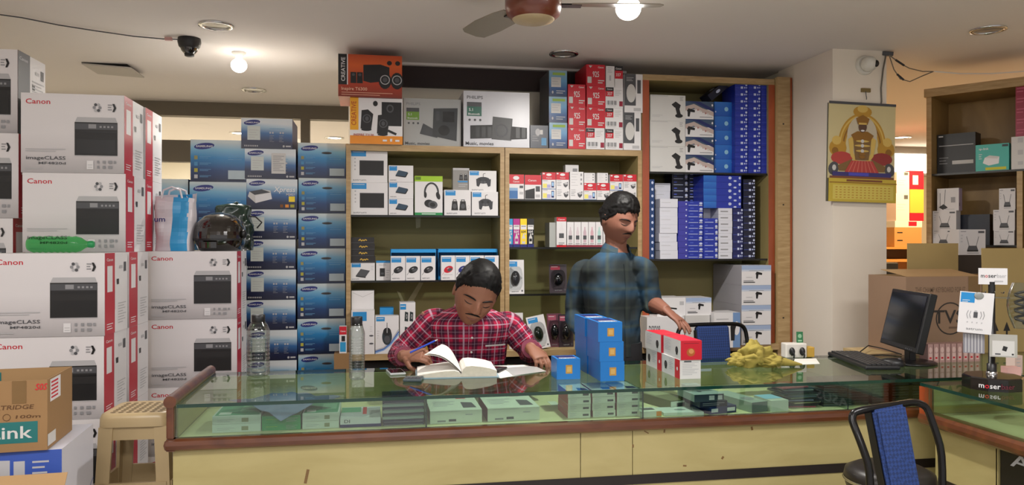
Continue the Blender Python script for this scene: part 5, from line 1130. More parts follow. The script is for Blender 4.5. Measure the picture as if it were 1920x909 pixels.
# red and white webcam boxes
def cam_pic(a, x, y, s): k = a.H / a.W; a.ell(x, y, s * k, s * 1.0, M_dark, 16); a.ell(x - s * .1 * k, y + s * .1, s * .5 * k, s * .5, M_dgrey, 12); a.ell(x - s * .1 * k, y + s * .1, s * .25 * k, s * .25, M_black, 10); a.rect(x - s * .5 * k, y - s * 1.2, x + s * .6 * k, y - s * .8, M_dark)
def art_rw(A): a = A['F']; a.rect(0, 0, 1, 1, M_red); a.ell(.48, .40, .2, .22, mat('copper_print', '#a8581e'), 16); a.ell(.5, .45, .12, .13, mat('copper_pale', '#c98a52'), 12); a.lines(.15, .85, .85, 1, .1, mat('dark_red', '#8a1220'), .03); l = A['L']; cam_pic(l, .78, .45, .2); l.lines(.08, .85, .45, 7, .09, M_lgrey, .025); A['T'].rect(0, 0, 1, 1, M_red)
def art_rw2(A): a = A['F']; a.lines(.12, .85, .9, 8, .09, M_lgrey, .03); a.rect(.2, .88, .55, .95, M_dgrey); l = A['L']; l.rect(.72, 0, 1, 1, M_red); l.ell(.86, .5, .04, .1, M_white, 8); cam_pic(l, .2, .5, .2); l.lines(.4, .85, .65, 6, .1, M_lgrey, .03)
a_, b_, t = span(1275, 1314, 2.94); w = b_ - a_; cx = (a_ + b_) / 2; rg = 'red and white webcam boxes on the counter'
M_rwb = mat('webcam_box_white', '#d2d0cd', .35)
put(carton('rw2', w, .19, .077, M_rwb, art_rw2), 'webcam_box', 'white webcam box with red band, lower front one of four on the counter', 'box', (cx, 2.94 + .096, ZT_), 0, rg)
put(carton('rw2', w, .19, .077, M_rwb, art_rw2), 'webcam_box', 'white webcam box with red band, lower rear one of four on the counter', 'box', (cx - .002, 2.94 + .29, ZT_), 0, rg)
put(carton('rw', w, .20, .077, M_rwb, art_rw), 'webcam_box', 'red-ended webcam box, upper front one of four on the counter', 'box', (cx + .004, 2.935 + .10, ZT_ + .0775), R(-1.5), rg)
put(carton('rw', w, .185, .077, M_rwb, art_rw), 'webcam_box', 'red-topped webcam box, upper rear one of four on the counter', 'box', (cx - .004, 2.94 + .297, ZT_ + .0775), R(1), rg)
# mustard cloth
M_cloth = mat('mustard_cloth', '#93843c', .9, var=.12, scale=20)
p = atZ(1425, 690, ZT); b = MB()
def lump(c, r, seed, amp=.35, n=48, k=30):
    rings = []
    for i in range(k + 1):
        a = -math.pi / 2 + math.pi * i / k; ring = []
        for j in range(n):
            q = 2 * math.pi * j / n; d = Vector((math.cos(a) * math.cos(q), math.cos(a) * math.sin(q), math.sin(a)))
            s_ = 1 + amp * noise.noise(d * 1.8 + Vector((seed, 0, 0))) + amp * .5 * abs(noise.noise(d * 4 + Vector((0, seed, 0)))) - amp * .55 * abs(noise.noise(Vector((d.x * 3 + d.y * 5, d.z * 9, seed))))
            v = Vector((d.x * r[0], d.y * r[1], d.z * r[2])) * s_ + Vector(c); v.z = max(v.z, .0005); ring.append(v)
        rings.append(ring)
    b.ring_loft(rings, M_cloth)
lump((0, 0, .045), (.075, .055, .06), 1.3, .5); lump((-.07, .01, .028), (.05, .04, .03), 4.1, .5); lump((.05, -.02, .028), (.07, .045, .03), 7.7, .5)
b.tube([(.06, -.02, .03), (.12, -.03, .022), (.17, -.035, .014), (.20, -.04, .010)], [.03, .026, .014, .005], M_cloth, 12, flat=.7)
b.tube([(-.09, .0, .03), (-.03, -.04, .055), (.03, -.05, .03), (.09, -.045, .016)], [.012, .018, .016, .008], M_cloth, 10, flat=.6)
o = tag(b.build('dust_cloth', None, (p.x, p.y + .04, ZT_)), 'crumpled mustard yellow cloth on the right part of the counter', 'cloth')
# socket board with two plugs
p = atZ(1497, 671, ZT); e = empty('socket_board', 'white socket board with two black plugs at the foot of the pillar', 'socket', (p.x, p.y + .03, ZT_), R(-6))
M_sw = mat('socket_white', '#d6d0c8', .4)
b = MB(); b.box(-.058, -.028, 0, .046, .028, .068, M_sw, bev=.004); b.build('box_body', e)
b = MB(); b.box(.0465, -.026, .002, .085, .026, .050, mat('socket_ochre', '#b8923a', .5), bev=.003); b.build('side_box', e)
for x in (-.032, .018):
    b = MB(); b.ell((x, -.040, .032), (.013, .014, .020), M_black, 14, 10); b.tube([(x, -.052, .03), (x + .002, -.058, .018), (x + .004, -.05, .003)], .004, M_black, 8); b.build('plug', e)
b = MB(); b.box(-.016, -.0012, 0, .016, .0012, .052, mat('green_card', '#2c6e44', .5)); a = Art(b, (-.016, -.0012, 0), (1, 0, 0), (0, 0, 1), .032, .052); a.ell(.5, .6, .3, .2, mat('green_pale2', '#86b08c', .5), 12); a.rect(.2, .1, .8, .25, mat('green_pale2', '#86b08c', .5))
tag(b.build('picture_card', None, (p.x + .028, p.y + .035, ZT_ + .0683), (R(-3), 0, R(-6))), 'small green picture card standing on the socket board', 'card')
# keyboard, mouse, monitor
KA, KB, KC, KD = atZ(1556, 667, ZT), atZ(1593, 661, ZT), atZ(1689, 692, ZT), atZ(1637, 702, ZT)
c = (KA + KB + KC + KD) / 4; ax = ((KD - KA) + (KC - KB)).normalized(); ang = math.atan2(ax.y, ax.x); L = .44; Wd = .15
e = empty('keyboard', 'black keyboard lying askew on the counter before the monitor', 'keyboard', (c.x, c.y, ZT_), ang)
M_kb = mat('keyboard_black', '#1a1a1b', .4); M_key = mat('keycap', '#2b2b2c', .5)
b = MB(); b.box(-L / 2, -Wd / 2, 0, L / 2, Wd / 2, .018, M_kb, bev=.006); b.build('case', e)
b = MB()
for r_ in range(6):
    y = -Wd / 2 + .014 + r_ * .0215; n = 20
    x = -L / 2 + .014
    while x < L / 2 - .022:
        w = .0168
        if r_ == 0 and -.08 < x < .0: w = .10
        if not (.275 - L / 2 < x < .285 - L / 2): b.box(x, y, .018, x + w, y + .0165, .0245, M_key); 
        if r_ > 0 or True: b.face([Vector((x + w * .25, y + .006, .0247)), Vector((x + w * .5, y + .006, .0247)), Vector((x + w * .5, y + .011, .0247)), Vector((x + w * .25, y + .011, .0247))], M_grey)
        x += w + .0028
tag(b.build('keys', e), kind='stuff')
p = atZ(1672, 686, ZT); e2 = empty('computer_mouse', 'black computer mouse on the counter beneath the monitor', 'mouse', (p.x, p.y, ZT_), ang + R(60))
b = MB(); rings = []
for z, k in ((0, .92), (.008, 1), (.018, .96), (.028, .78), (.034, .45), (.036, .1)): rings.append([Vector((.055 * k * math.cos(q) + .004 * z * 20, .031 * k * math.sin(q), z)) for q in [2 * math.pi * j / 24 for j in range(24)]])
b.ring_loft(rings, M_kb); b.build('mouse_body', e2)
b = MB(); b.ell((.03, 0, .031), (.009, .004, .006), M_dgrey, 10, 8); b.build('scroll_wheel', e2)
b = MB(); b.tube([atZ(1605, 665, ZT_ + .006), atZ(1628, 655, ZT_ + .006) + Vector((0, 0, .02)), atZ(1655, 657, ZT_ + .006) + Vector((0, 0, .01)), atZ(1690, 664, ZT_ + .006)], .003, M_black, 6); tag(b.build('cable'), 'black cable curling behind the keyboard', 'cable')
t2 = 3.34; t1 = t2 * 1.115; P2 = atT(1717, 664, t2); P1 = atT(1649, 641, t1); ax = P2 - P1; wm = ax.length; ang = math.atan2(ax.y, ax.x); hm = .268
mid = (P1 + P2) / 2; nb = Vector((-math.sin(ang), math.cos(ang), 0))   # away from the screen side
e = empty('monitor', 'black flat monitor on the right of the counter, turned towards the seated man', 'monitor', (mid.x, mid.y, ZT_), ang)
zb0 = mid.z - ZT_; T = Matrix.Translation((0, 0, zb0)) @ Matrix.Rotation(R(-13), 4, 'X')
M_mon = mat('monitor_black', '#131314', .35)
b = MB(); b.box(-wm / 2, 0, 0, wm / 2, .035, hm, M_mon, M=T, bev=.005); b.box(-wm * .36, .035, hm * .15, wm * .36, .06, hm * .85, M_mon, M=T, bev=.01); b.build('housing', e)
b = MB(); b.box(-wm / 2 + .016, -.002, .024, wm / 2 - .016, .0, hm - .016, mat('screen_off', '#17181b', .12), M=T); b.build('screen', e)
b = MB(); 
for k in range(4): b.box(wm / 2 - .05 - k * .018, -.002, .009, wm / 2 - .042 - k * .018, -.0001, .013, M_dgrey, M=T)
b.build('control_buttons', e)
b = MB(); b.box(-.03, .045, .012, .03, .075, zb0 + .10, M_mon, bev=.006); b.build('neck', e)
b = MB(); b.lathe([(.002, 0), (.11, 0), (.112, .006), (.10, .012), (.03, .018), (.002, .019)], M_mon, (0, .06, 0), 32); b.build('base', e)
# ------------------------------------------------------------------ cartons behind the monitor
e = empty('side_table', 'low wooden table behind the counter end carrying the keyboard carton', 'table', (2.92, 3.64, 0))
b = MB(); b.box(-.50, -.19, .79, .40, .04, .8195, M_plyf, faces={'F': M_ply}); b.build('table_top', e)
for x in (-.48, .35):
    for y in (-.18, 0): b = MB(); b.box(x, y, 0, x + .04, y + .035, .79, M_ply); b.build('leg', e)
M_krp = mat('kraft_dusky', '#8f735c', .8, var=.08); M_kry = mat('kraft_yellow', '#a38c5a', .8, var=.08)
x0, t = XY(1700, 3.36); x1, t1_ = XY(1842, 3.36); zc_ = Zp(519, t); w = x1 - x0
e = empty('keyboard_carton', 'large opened brown carton with round black emblem behind the monitor', 'box', ((x0 + x1) / 2, 3.51, ZT_))
def art_tvs(A):
    a = A['F']; a.text('THE CHAMP KEYBOARD FOR IT', .12, .80, .065, mat('faded_ink', '#6a5340', .7), w=.66)
    a.ringe(.58, .46, .21, mat('emblem_ink', '#2a2420', .6), .08, 28); a.text('TVS', .36, .40, .17, mat('emblem_ink', '#2a2420', .6), w=.40); a.rect(.56, .33, .74, .355, mat('faded_ink', '#6a5340', .7)); a.rect(.82, .62, .98, 1, M_tape)
open_box(e, w, .29, zc_ - ZT_, .006, M_krp, M_kraft2, art_tvs)
hb = zc_ - ZT_
b = MB(); b.box(-w / 2 + .01, -.002, 0, w / 2 - .005, .0, .20, M_kraft2, M=Matrix.Translation((0, -.139, hb)) @ Matrix.Rotation(R(-82), 4, 'X')); b.build('flap', e)
b = MB(); zf = Zp(456, XY(1750, 3.65)[1]) - zc_; xr = XY(1797, 3.65)[0] - (x0 + x1) / 2; xl = XY(1702, 3.65)[0] - (x0 + x1) / 2
b.box(xl, .141, 0, xr, .146, zf, M_kry, M=Matrix.Translation((0, 0, hb))); b.build('flap', e)
x2, _ = XY(1845, 3.37); x3 = x2 + .33
e = empty('yellow_carton', 'yellowish open carton at the right edge behind the display stand', 'box', ((x2 + x3) / 2, 3.51, ZT_))
def art_up(A):
    a = A['F']
    for x in (.16, .36): a.poly([(x, .28), (x + .12, .28), (x + .06, .40)], M_dark); a.rect(x + .045, .16, x + .075, .28, M_dark); a.rect(x, .13, x + .12, .15, M_dark)
open_box(e, x3 - x2, .26, zc_ - ZT_, .006, M_kry, M_kraft2, art_up)
b = MB(); zf = Zp(465, XY(1880, 3.4)[1]) - zc_; b.box(-(x3 - x2) / 2, 0, 0, (x3 - x2) / 2, .004, zf, M_kry, M=Matrix.Translation((0, -.13, hb)) @ Matrix.Rotation(R(-2), 4, 'X')); b.build('flap', e)
# row of pink packs under the cartons
M_pinkb = mat('pink_pack', '#b58f88', .4); M_pinkw = mat('pink_white', '#d9b9b2', .4)
for k in range(9):
    px = 1741 + k * 11; x, t = XY(px, 3.14); hh = .82 
    put(carton('pinkp', .026, .055, .085, M_pinkb, lambda A: (A['F'].ell(.5, .68, .32, .16, M_pinkw, 10), A['F'].rect(.2, .12, .8, .5, M_pinkw), A['F'].rect(.3, .2, .7, .3, M_red))), 'pink_pack', 'small pink pack in the row right of the monitor foot, number %s from the monitor' % ('one', 'two', 'three', 'four', 'five', 'six', 'seven', 'eight', 'nine')[k], 'pack', (x + .012, 3.17, ZT_), 0, 'row of pink packs behind the monitor')
# ------------------------------------------------------------------ round display stand on the side counter
p = atZ(1871, 730, ZT); e = empty('display_stand', 'black round-based display stand with white header sign on the side counter', 'display stand', (p.x + .01, p.y + .035, ZT_), R(-32))
M_std = mat('stand_black', '#17100f', .2, coat=.5); n8 = 10; rb = .103
b = MB(); b.lathe([(rb, 0), (rb, .044), (rb - .004, .048), (.002, .049)], M_std, n=n8, smooth=False, M=Matrix.Rotation(R(-90 + 18), 3, 'Z')); 
yf = -rb * math.cos(math.pi / n8) - .0006
a = Art(b, (-.075, yf, 0), (1, 0, 0), (0, 0, 1), .15, .046)
b.build('base', e)
def stand_text(par, pieces, h, wtot):
    b = MB(); x = 0
    cyl = rb + .0008
    for s_, m in pieces:
        vs, fs, Lt = text_tris(s_); k = h / .7
        out = []
        for a0, b0 in vs:
            q = (x + a0 * k - wtot / 2) / cyl - math.pi / 2; out.append((cyl * math.cos(q) , cyl * math.sin(q), .012 + b0 * k))
        b.mesh(out, fs, m); x += Lt * k + h * .12
    b.build('lettering', par)
b_txt = [('m', M_white), ('o', M_red), ('ser', M_white), ('baer', mat('dark_wine', '#5a1526', .4))]
stand_text(e, b_txt, .019, .128)
b = MB(); b.lathe([(.017, .049), (.017, .088), (.012, .09), (.012, .40)], M_black, (0, 0.02, 0), 16); b.build('pole', e)
b = MB(); b.lathe([(.02, .049), (.02, .058), (.017, .059)], M_chrome, (0, .02, 0), 16); b.build('collar', e)
b = MB(); b.box(-.045, .012, .39, .05, .017, .452, M_white); a = Art(b, (-.045, .012, .39), (1, 0, 0), (0, 0, 1), .095, .062)
x = .08
for s_, m, wd in (('m', M_dark, .13), ('o', M_red, .09), ('ser', M_dark, .28), ('baer', M_lgrey, .32)): a.text(s_, x, .42, .24, m, w=wd); x += wd + .02
a.rect(.55, .16, .85, .24, M_lgrey); b.build('header_sign', e)
b = MB(); b.box(-.05, -.03, .34, .05, .0, .346, M_pet); 
for x in (-.03, .0, .03): b.tube([(x, .015, .36), (x, -.03, .36), (x, -.038, .366)], .0022, M_chrome, 6)
b.build('hooks', e)
# hanging goods (each hooked on the stand)
EM = e.matrix_basis.copy(); EM = Matrix.Translation(e.location) @ Matrix.Rotation(R(-32), 4, 'Z')
def hang(name, label, cat, x, y, z, fn, tilt=0.0, rz=0, rx=0):
    o = empty(name, label, cat, EM @ Vector((x, y, z))); o.rotation_euler = (rx, tilt, R(-32) + rz); fn(o); return o
def fcard(o):
    b = MB(); b.box(-.056, -.004, -.155, .056, 0, 0, M_white); a = Art(b, (-.056, -.004, -.155), (1, 0, 0), (0, 0, 1), .112, .155)
    a.rect(.03, .74, .44, .98, M_blue); a.lines(.08, .79, .3, 2, .04, M_white, .012); a.text('astrum', .25, .08, .06, M_grey, w=.48); a.rect(.44, .38, .56, .52, M_dgrey); a.rect(.46, .52, .54, .56, M_lgrey)
    for s_ in (-1, 1): a.line([(.5 + s_ * .14, .36), (.5 + s_ * .18, .45), (.5 + s_ * .14, .54)], .012, M_grey); a.line([(.5 + s_ * .22, .35), (.5 + s_ * .26, .45), (.5 + s_ * .22, .55)], .012, M_grey)
    for k in range(4): a.rect(.26 + .14 * k, .25, .29 + .14 * k, .28, M_lgrey)
    b.build('card', o); b = MB(); b.ell((.006, -.006, -.012), (.016, .004, .014), mat('grey_hang_tab', '#8a8d8a', .3), 14, 8); b.build('hang_tab', o)
hang('accessory_pack', 'white accessory pack with blue corner hanging on the display stand', 'pack', -.058, -.040, .362, fcard, R(4))
def fblist(o):
    b = MB(); b.box(-.035, -.012, -.075, .035, 0, 0, mat('ribbed_grey', '#84828a', .3)); a = Art(b, (-.035, -.012, -.075), (1, 0, 0), (0, 0, 1), .07, .075)
    for k in range(6): a.rect(.08 + .15 * k, .04, .14 + .15 * k, .96, M_lgrey)
    b.build('pack_body', o)
hang('accessory_pack', 'ribbed grey plastic pack low on the display stand', 'pack', -.066, -.012, .205, fblist)
def fcard2(o):
    b = MB(); b.box(-.045, -.003, -.085, .045, 0, 0, mat('clear_grey_card', '#a9a7a0', .3)); a = Art(b, (-.045, -.003, -.085), (1, 0, 0), (0, 0, 1), .09, .085); a.rect(.1, .05, .9, .72, M_offw); a.poly([(.45, .3), (.6, .25), (.66, .45), (.5, .5)], M_dark); a.rect(.2, .1, .4, .16, M_dgrey); a.rect(.8, .1, .87, .17, M_dark); b.build('card', o)
hang('accessory_pack', 'pale card with small dark gadget low on the display stand', 'pack', .03, -.020, .205, fcard2)
def fbag(o):
    b = MB(); rings = []
    for i in range(9):
        q = i / 8; w = .045 * (.45 + .55 * math.sin(math.pi * min(1, q * .9 + .08))); rings.append([Vector((w * math.cos(g) + .004 * noise.noise(Vector((i, j, 0))), .022 * math.sin(g), -.17 * q)) for j, g in enumerate([2 * math.pi * j / 16 for j in range(16)])])
    b.ring_loft(rings, M_pet); b.build('clear_bag', o)
    b = MB(); b.tube([(.018 * math.cos(k * .9), .010 * math.sin(k * .9), -.03 - k * .0042) for k in range(30)], .005, mat('dark_cable', '#3a352f', .4), 7); b.build('coiled_cable', o)
hang('cable_bag', 'clear bag with a coiled dark cable hanging right on the display stand', 'bag', .085, -.02, .40, fbag)
hang('cable_bag', 'clear bag with a coiled cable at the right edge of the photo', 'bag', .14, .03, .39, fbag, 0, R(30))
p = atZ(1912, 704, ZT); put(carton('pinkbox', .045, .04, .075, mat('pinkish_white', '#d8c0b6', .4), lambda A: A['F'].lines(.2, .8, .8, 3, .2, M_lgrey, .04)), 'small_box', 'small pinkish white box right of the display stand', 'box', (p.x + .03, p.y + .06, ZT_), R(10))
p = atZ(1838, 704, ZT); put(carton('pinkbox2', .055, .04, .06, mat('pale_pink_box', '#d6a6a0', .4), None), 'small_box', 'pale pink box behind the black base of the display stand', 'box', (p.x + .01, 2.66, ZT_), R(-10))
# black carton standing before the side counter
def art_as(A): a = A['L']; a.text('ASUS', .10, .91, .07, mat('silver_print', '#b9bcc0', .3), w=.62, shear=.15); 
put(carton('asus', .40, .43, .655, mat('black_carton', '#111113', .35), art_as), 'laptop_carton', 'black carton with silver letters standing against the side counter', 'box', (SX + .055 + .20, 2.17, 0))

# ------------------------------------------------------------------ angled cabinet with routers
TQ = 4.7; P1 = atT(1737, 0, TQ); P2 = atT(1920, 0, TQ * .925); P1.z = P2.z = 0; d = (P2 - P1).normalized(); ang = math.atan2(d.y, d.x)
def lx(px, dy=0.0):
    xc = (px - 960) / F; r = Vector((xc * CT + ST, CT - xc * ST)); o = P1.xy + Vector((-d.y, d.x)) * dy
    # o + d*s = r*t
    den = d.x * -r.y + d.y * r.x
    s_ = (-o.x * -r.y + -o.y * r.x) / den; pt = o + d.xy * s_; t = pt.x * ST + pt.y * CT
    return s_, t
zt_, zs1, zs2 = 1.37 + 287 * TQ / F, 1.785, 1.355; Wc = lx(1932)[0] + .03; Dc = .36
e = empty('display_cabinet', 'tall wooden cabinet of router boxes set at an angle on the right', 'cabinet', P1, ang)
M_wc = wood('warm_wood', '#8a6a38', '#a5824a', .45, (3, 3, 1))
def cp(nm, *bx):
    b = MB()
    for (x0, y0, z0, x1, y1, z1, m, fc) in bx: b.box(x0, y0, z0, x1, y1, z1, m, faces=fc)
    return b.build(nm, e)
cp('side_panel', (0, 0, 0, .028, Dc, zt_ - .05, M_wc, {'F': M_ply, 'L': M_ply})); cp('side_panel', (Wc - .028, 0, 0, Wc, Dc, zt_ - .05, M_wc, {'F': M_ply}))
cp('top_board', (-.01, -.012, zt_ - .05, Wc + .01, Dc, zt_, M_wc, {'F': M_ply})); cp('back_panel', (.028, Dc - .01, 0, Wc - .028, Dc, zt_ - .05, M_wc, None))
xd = lx(1906, .0)[0]; cp('divider', (xd, .004, 0, xd + .028, Dc - .011, zs1 - .0125, M_wc, {'F': M_ply}))
cp('shelf', (.0285, .004, zs1 - .012, Wc - .0285, Dc - .011, zs1 - .0005, M_shedge, None)); cp('shelf', (.0285, .004, zs2 - .012, xd - .0005, Dc - .011, zs2 - .0005, M_shedge, None))
def onq(key, name, label, p0, p1, yt, z0, d_, base, art=None, dy=.02, group=None, faces=None, ybot=None):
    a_, t0 = lx(p0, dy); b_, t1 = lx(p1, dy); t = (t0 + t1) / 2; a_ = max(a_, .0295); h = Zp(yt, t) - z0; w = b_ - a_
    c = P1 + d * ((a_ + b_) / 2) + Vector((-d.y, d.x, 0)) * (dy + d_ / 2)
    put(carton(key, w - .001, d_, h, base, art, faces), name, label, 'box', (c.x, c.y, z0), ang, group); return z0 + h
def art_bk(A): a = A['F']; a.lines(.05, .7, .95, 1, .1, M_lgrey, .02); a.rect(.40, .24, .95, .33, M_offw); a.rect(.04, .93, .16, .96, M_white); a.lines(.06, .4, .3, 3, .07, M_grey, .02)
onq('rbk', 'router_box', 'large black router carton on the upper shelf of the angled cabinet', 1757, 1829, 250, zs1, .12, M_black, art_bk, .10)
def art_tl(A): a = A['F']; a.poly([(.22, .30), (.28, .5), (.42, .58), (.72, .52), (.70, .26), (.40, .20)], M_white); a.poly([(.28, .5), (.42, .58), (.72, .52), (.66, .44), (.40, .48)], M_offw); a.rect(.30, .03, .92, .13, mat('yellow_band', '#c9c22c')); a.text('tp-link', .10, .80, .08, M_white, w=.3); a.rect(.8, .88, .98, .96, M_black); a.lines(.1, .62, .2, 3, .08, M_white, .02)
onq('rtl', 'router_box', 'teal router box picturing a white router on the upper shelf', 1829, 1892, 270, zs1, .06, M_teal, art_tl, .015)
z1 = zs1
for i in range(3): z1 = onq('rw_%d' % i, 'router_box', 'small white box at the right of the upper shelf, %s of three' % ('bottom', 'middle', 'top')[i], 1896, 1921, (301, 279, 256)[i], z1, .08, M_offw, lambda A: A['F'].rect(.5, .5, .9, .9, M_lgrey), -.085 if 0 else .01)
for i in range(5): z1 = onq('rr_%d' % i, 'disc_box', 'crimson flat box stacked on the small white boxes, %s of five' % ORB[i], 1904, 1925, 256 - 19.5 * (i + 1), z1 + .0003, .09, mat('crimson_flat', '#8e1c3a', .35), lambda A: A['F'].lines(.1, .6, .9, 2, .3, mat('crimson_pale', '#b85a70'), .1), .01)
def art_rt(A):
    a = A['F']; a.poly([(.30, .18), (.72, .18), (.66, .36), (.36, .36)], M_dgrey); a.rect(.30, .13, .72, .19, M_dark)
    a.line([(.38, .34), (.28, .72)], .018, M_dgrey); a.line([(.64, .34), (.74, .72)], .018, M_dgrey); a.rect(.72, .86, .95, .94, M_dgrey); a.lines(.06, .9, .26, 1, .1, M_grey, .03); a.lines(.06, .74, .14, 3, .12, M_lgrey, .05); a.lines(.3, .06, .75, 1, .1, M_grey, .025)
def art_rt2(A): a = A['F']; a.poly([(.08, .16), (.28, .04), (.50, .14), (.30, .30)], M_dark); a.line([(.14, .2), (.14, .8)], .02, M_dgrey); a.line([(.34, .28), (.38, .95)], .02, M_dgrey); a.rect(.64, .36, .84, .60, M_grey); A['R'].rect(.1, .2, .3, .35, M_dgrey); a.lines(.3, .05, .8, 1, .1, M_lgrey, .03)
M_rw = mat('router_white', '#c9c6c6', .4); rgp = 'white router boxes in the angled cabinet'; fr = {'R': mat('lilac_side', '#a592a6', .4)}
z1 = onq('rt', 'router_box', 'white router box, bottom of the left pile in the angled cabinet', 1746, 1788, 431, zs2, .09, M_rw, art_rt, .02, rgp)
z1 = onq('rt', 'router_box', 'white router box, middle of the left pile in the angled cabinet', 1748, 1793, 395, z1, .09, M_rw, art_rt, .02, rgp)
onq('rt2', 'router_box', 'white router box with lilac side, top of the left pile in the angled cabinet', 1757, 1798, 353, z1, .07, M_rw, art_rt2, .03, rgp, fr)
z1 = onq('rt', 'router_box', 'white router box, bottom of the right pile in the angled cabinet', 1863, 1902, 432, zs2, .09, M_rw, art_rt, .02, rgp)
z1 = onq('rt', 'router_box', 'white router box, middle of the right pile in the angled cabinet', 1862, 1903, 393, z1, .09, M_rw, art_rt, .02, rgp)
onq('rt', 'router_box', 'white router box, top of the right pile in the angled cabinet', 1873, 1904, 353, z1, .09, M_rw, art_rt, .02, rgp)
onq('rdk', 'router_box', 'dark navy carton between the two piles of white router boxes', 1796, 1856, 402, zs2, .12, mat('navy_carton', '#1c2230', .4), None, .14)
xq, t = XY(1796, 3.74); xq2, _ = XY(1850, 3.74); zd = Zp(478, t)
put(carton('darkbase', xq2 - xq, .16, zd, mat('dark_carton', '#2b2119', .6), None), 'carton', 'tall dark carton showing in the gap between the upright cardboard flaps', 'box', ((xq + xq2) / 2, 3.83, 0))
one('rt', 'router_box', 'white router box standing alone above the cardboard flaps', 'box', 1798, 1848, 430, zd + .0003, 3.75, .07, M_rw, art_rt, rgp)

# ------------------------------------------------------------------ things in the corridor
e = empty('storage_rack', 'orange-lit storage rack in the corridor behind the pillar', 'rack', (0, 0, 0)); YR = 6.6
M_or = mat('varnished_shelf', '#c08a48', .4)
xa_, t = XY(1655, YR); xb_, _ = XY(1745, YR); zr = Zp(486, t); zr2 = Zp(463, t)
for nm, q in (('side_panel', (xa_, YR, 0, xa_ + .03, YR + .45, zr2 - .02)), ('side_panel', (xb_ + .3, YR, 0, xb_ + .33, YR + .45, zr2 - .02)), ('shelf', (xa_, YR, zr2 - .02, xb_ + .33, YR + .45, zr2)), ('shelf', (xa_ + .03, YR, zr - .025, xb_ + .3, YR + .45, zr)), ('shelf', (xa_ + .03, YR, .55, xb_ + .3, YR + .45, .575)), ('back_panel', (xa_ + .03, YR + .44, 0, xb_ + .3, YR + .45, zr2 - .02))):
    b = MB(); b.box(*q, M_or); b.build(nm, e)
YR2 = YR + .03; cgx = 'boxes in the corridor'
M_cb = mat('carton_brown', '#b08048', .7)
z1 = one('cbr', 'carton', 'brown carton on the corridor rack', 'box', 1677, 1728, 426, zr2 + .0005, YR2, .3, M_cb, lambda A: (A['F'].rect(.1, .7, .3, .76, M_dark), A['F'].rect(.1, .3, .3, .36, M_dark)))
z2 = one('cst', 'carton', 'low pale carton on the brown carton in the corridor', 'box', 1678, 1729, 414, z1, YR2, .3, M_offw, lambda A: A['F'].rect(.5, .2, .8, .9, M_red))
z3 = one('cw1', 'carton', 'white carton in the corridor, lower of two', 'box', 1680, 1705, 363, z2, YR2, .28, mat('pinkish_carton', '#d8c2bd', .5), lambda A: (A['F'].rect(.6, .8, .9, .95, M_dgrey), A['F'].lines(.1, .6, .7, 3, .1, M_lgrey, .02)))
one('cw1', 'carton', 'white carton in the corridor, upper of two', 'box', 1681, 1705, 322, z3, YR2, .28, mat('pinkish_carton', '#d8c2bd', .5), lambda A: (A['F'].rect(.6, .85, .9, .97, M_dgrey), A['F'].lines(.1, .6, .7, 3, .1, M_lgrey, .02)))
z4 = one('cr', 'carton', 'red carton under the orange-yellow one in the corridor', 'box', 1706, 1732, 399, z2, YR2, .28, M_red)
z4 = one('cy', 'carton', 'orange-yellow carton in the corridor', 'box', 1706, 1732, 355, z4, YR2, .28, mat('orange_carton', '#e0a038', .5))
one('cr2', 'carton', 'red carton with pale square on top of the orange-yellow one', 'box', 1706, 1732, 320, z4, YR2, .28, M_red, lambda A: A['F'].rect(.2, .25, .6, .75, M_offw))
xk, t = XY(1668, 6.2); zk = Zp(492, t); b = MB(); b.box(xk - .09, 6.2, 0, xk + .09, 6.5, zk, M_dark, bev=.01); b.box(xk - .07, 6.195, .2, xk + .07, 6.2, zk - .06, M_black); tag(b.build('equipment_tower'), 'black equipment tower standing before the corridor rack', 'computer')

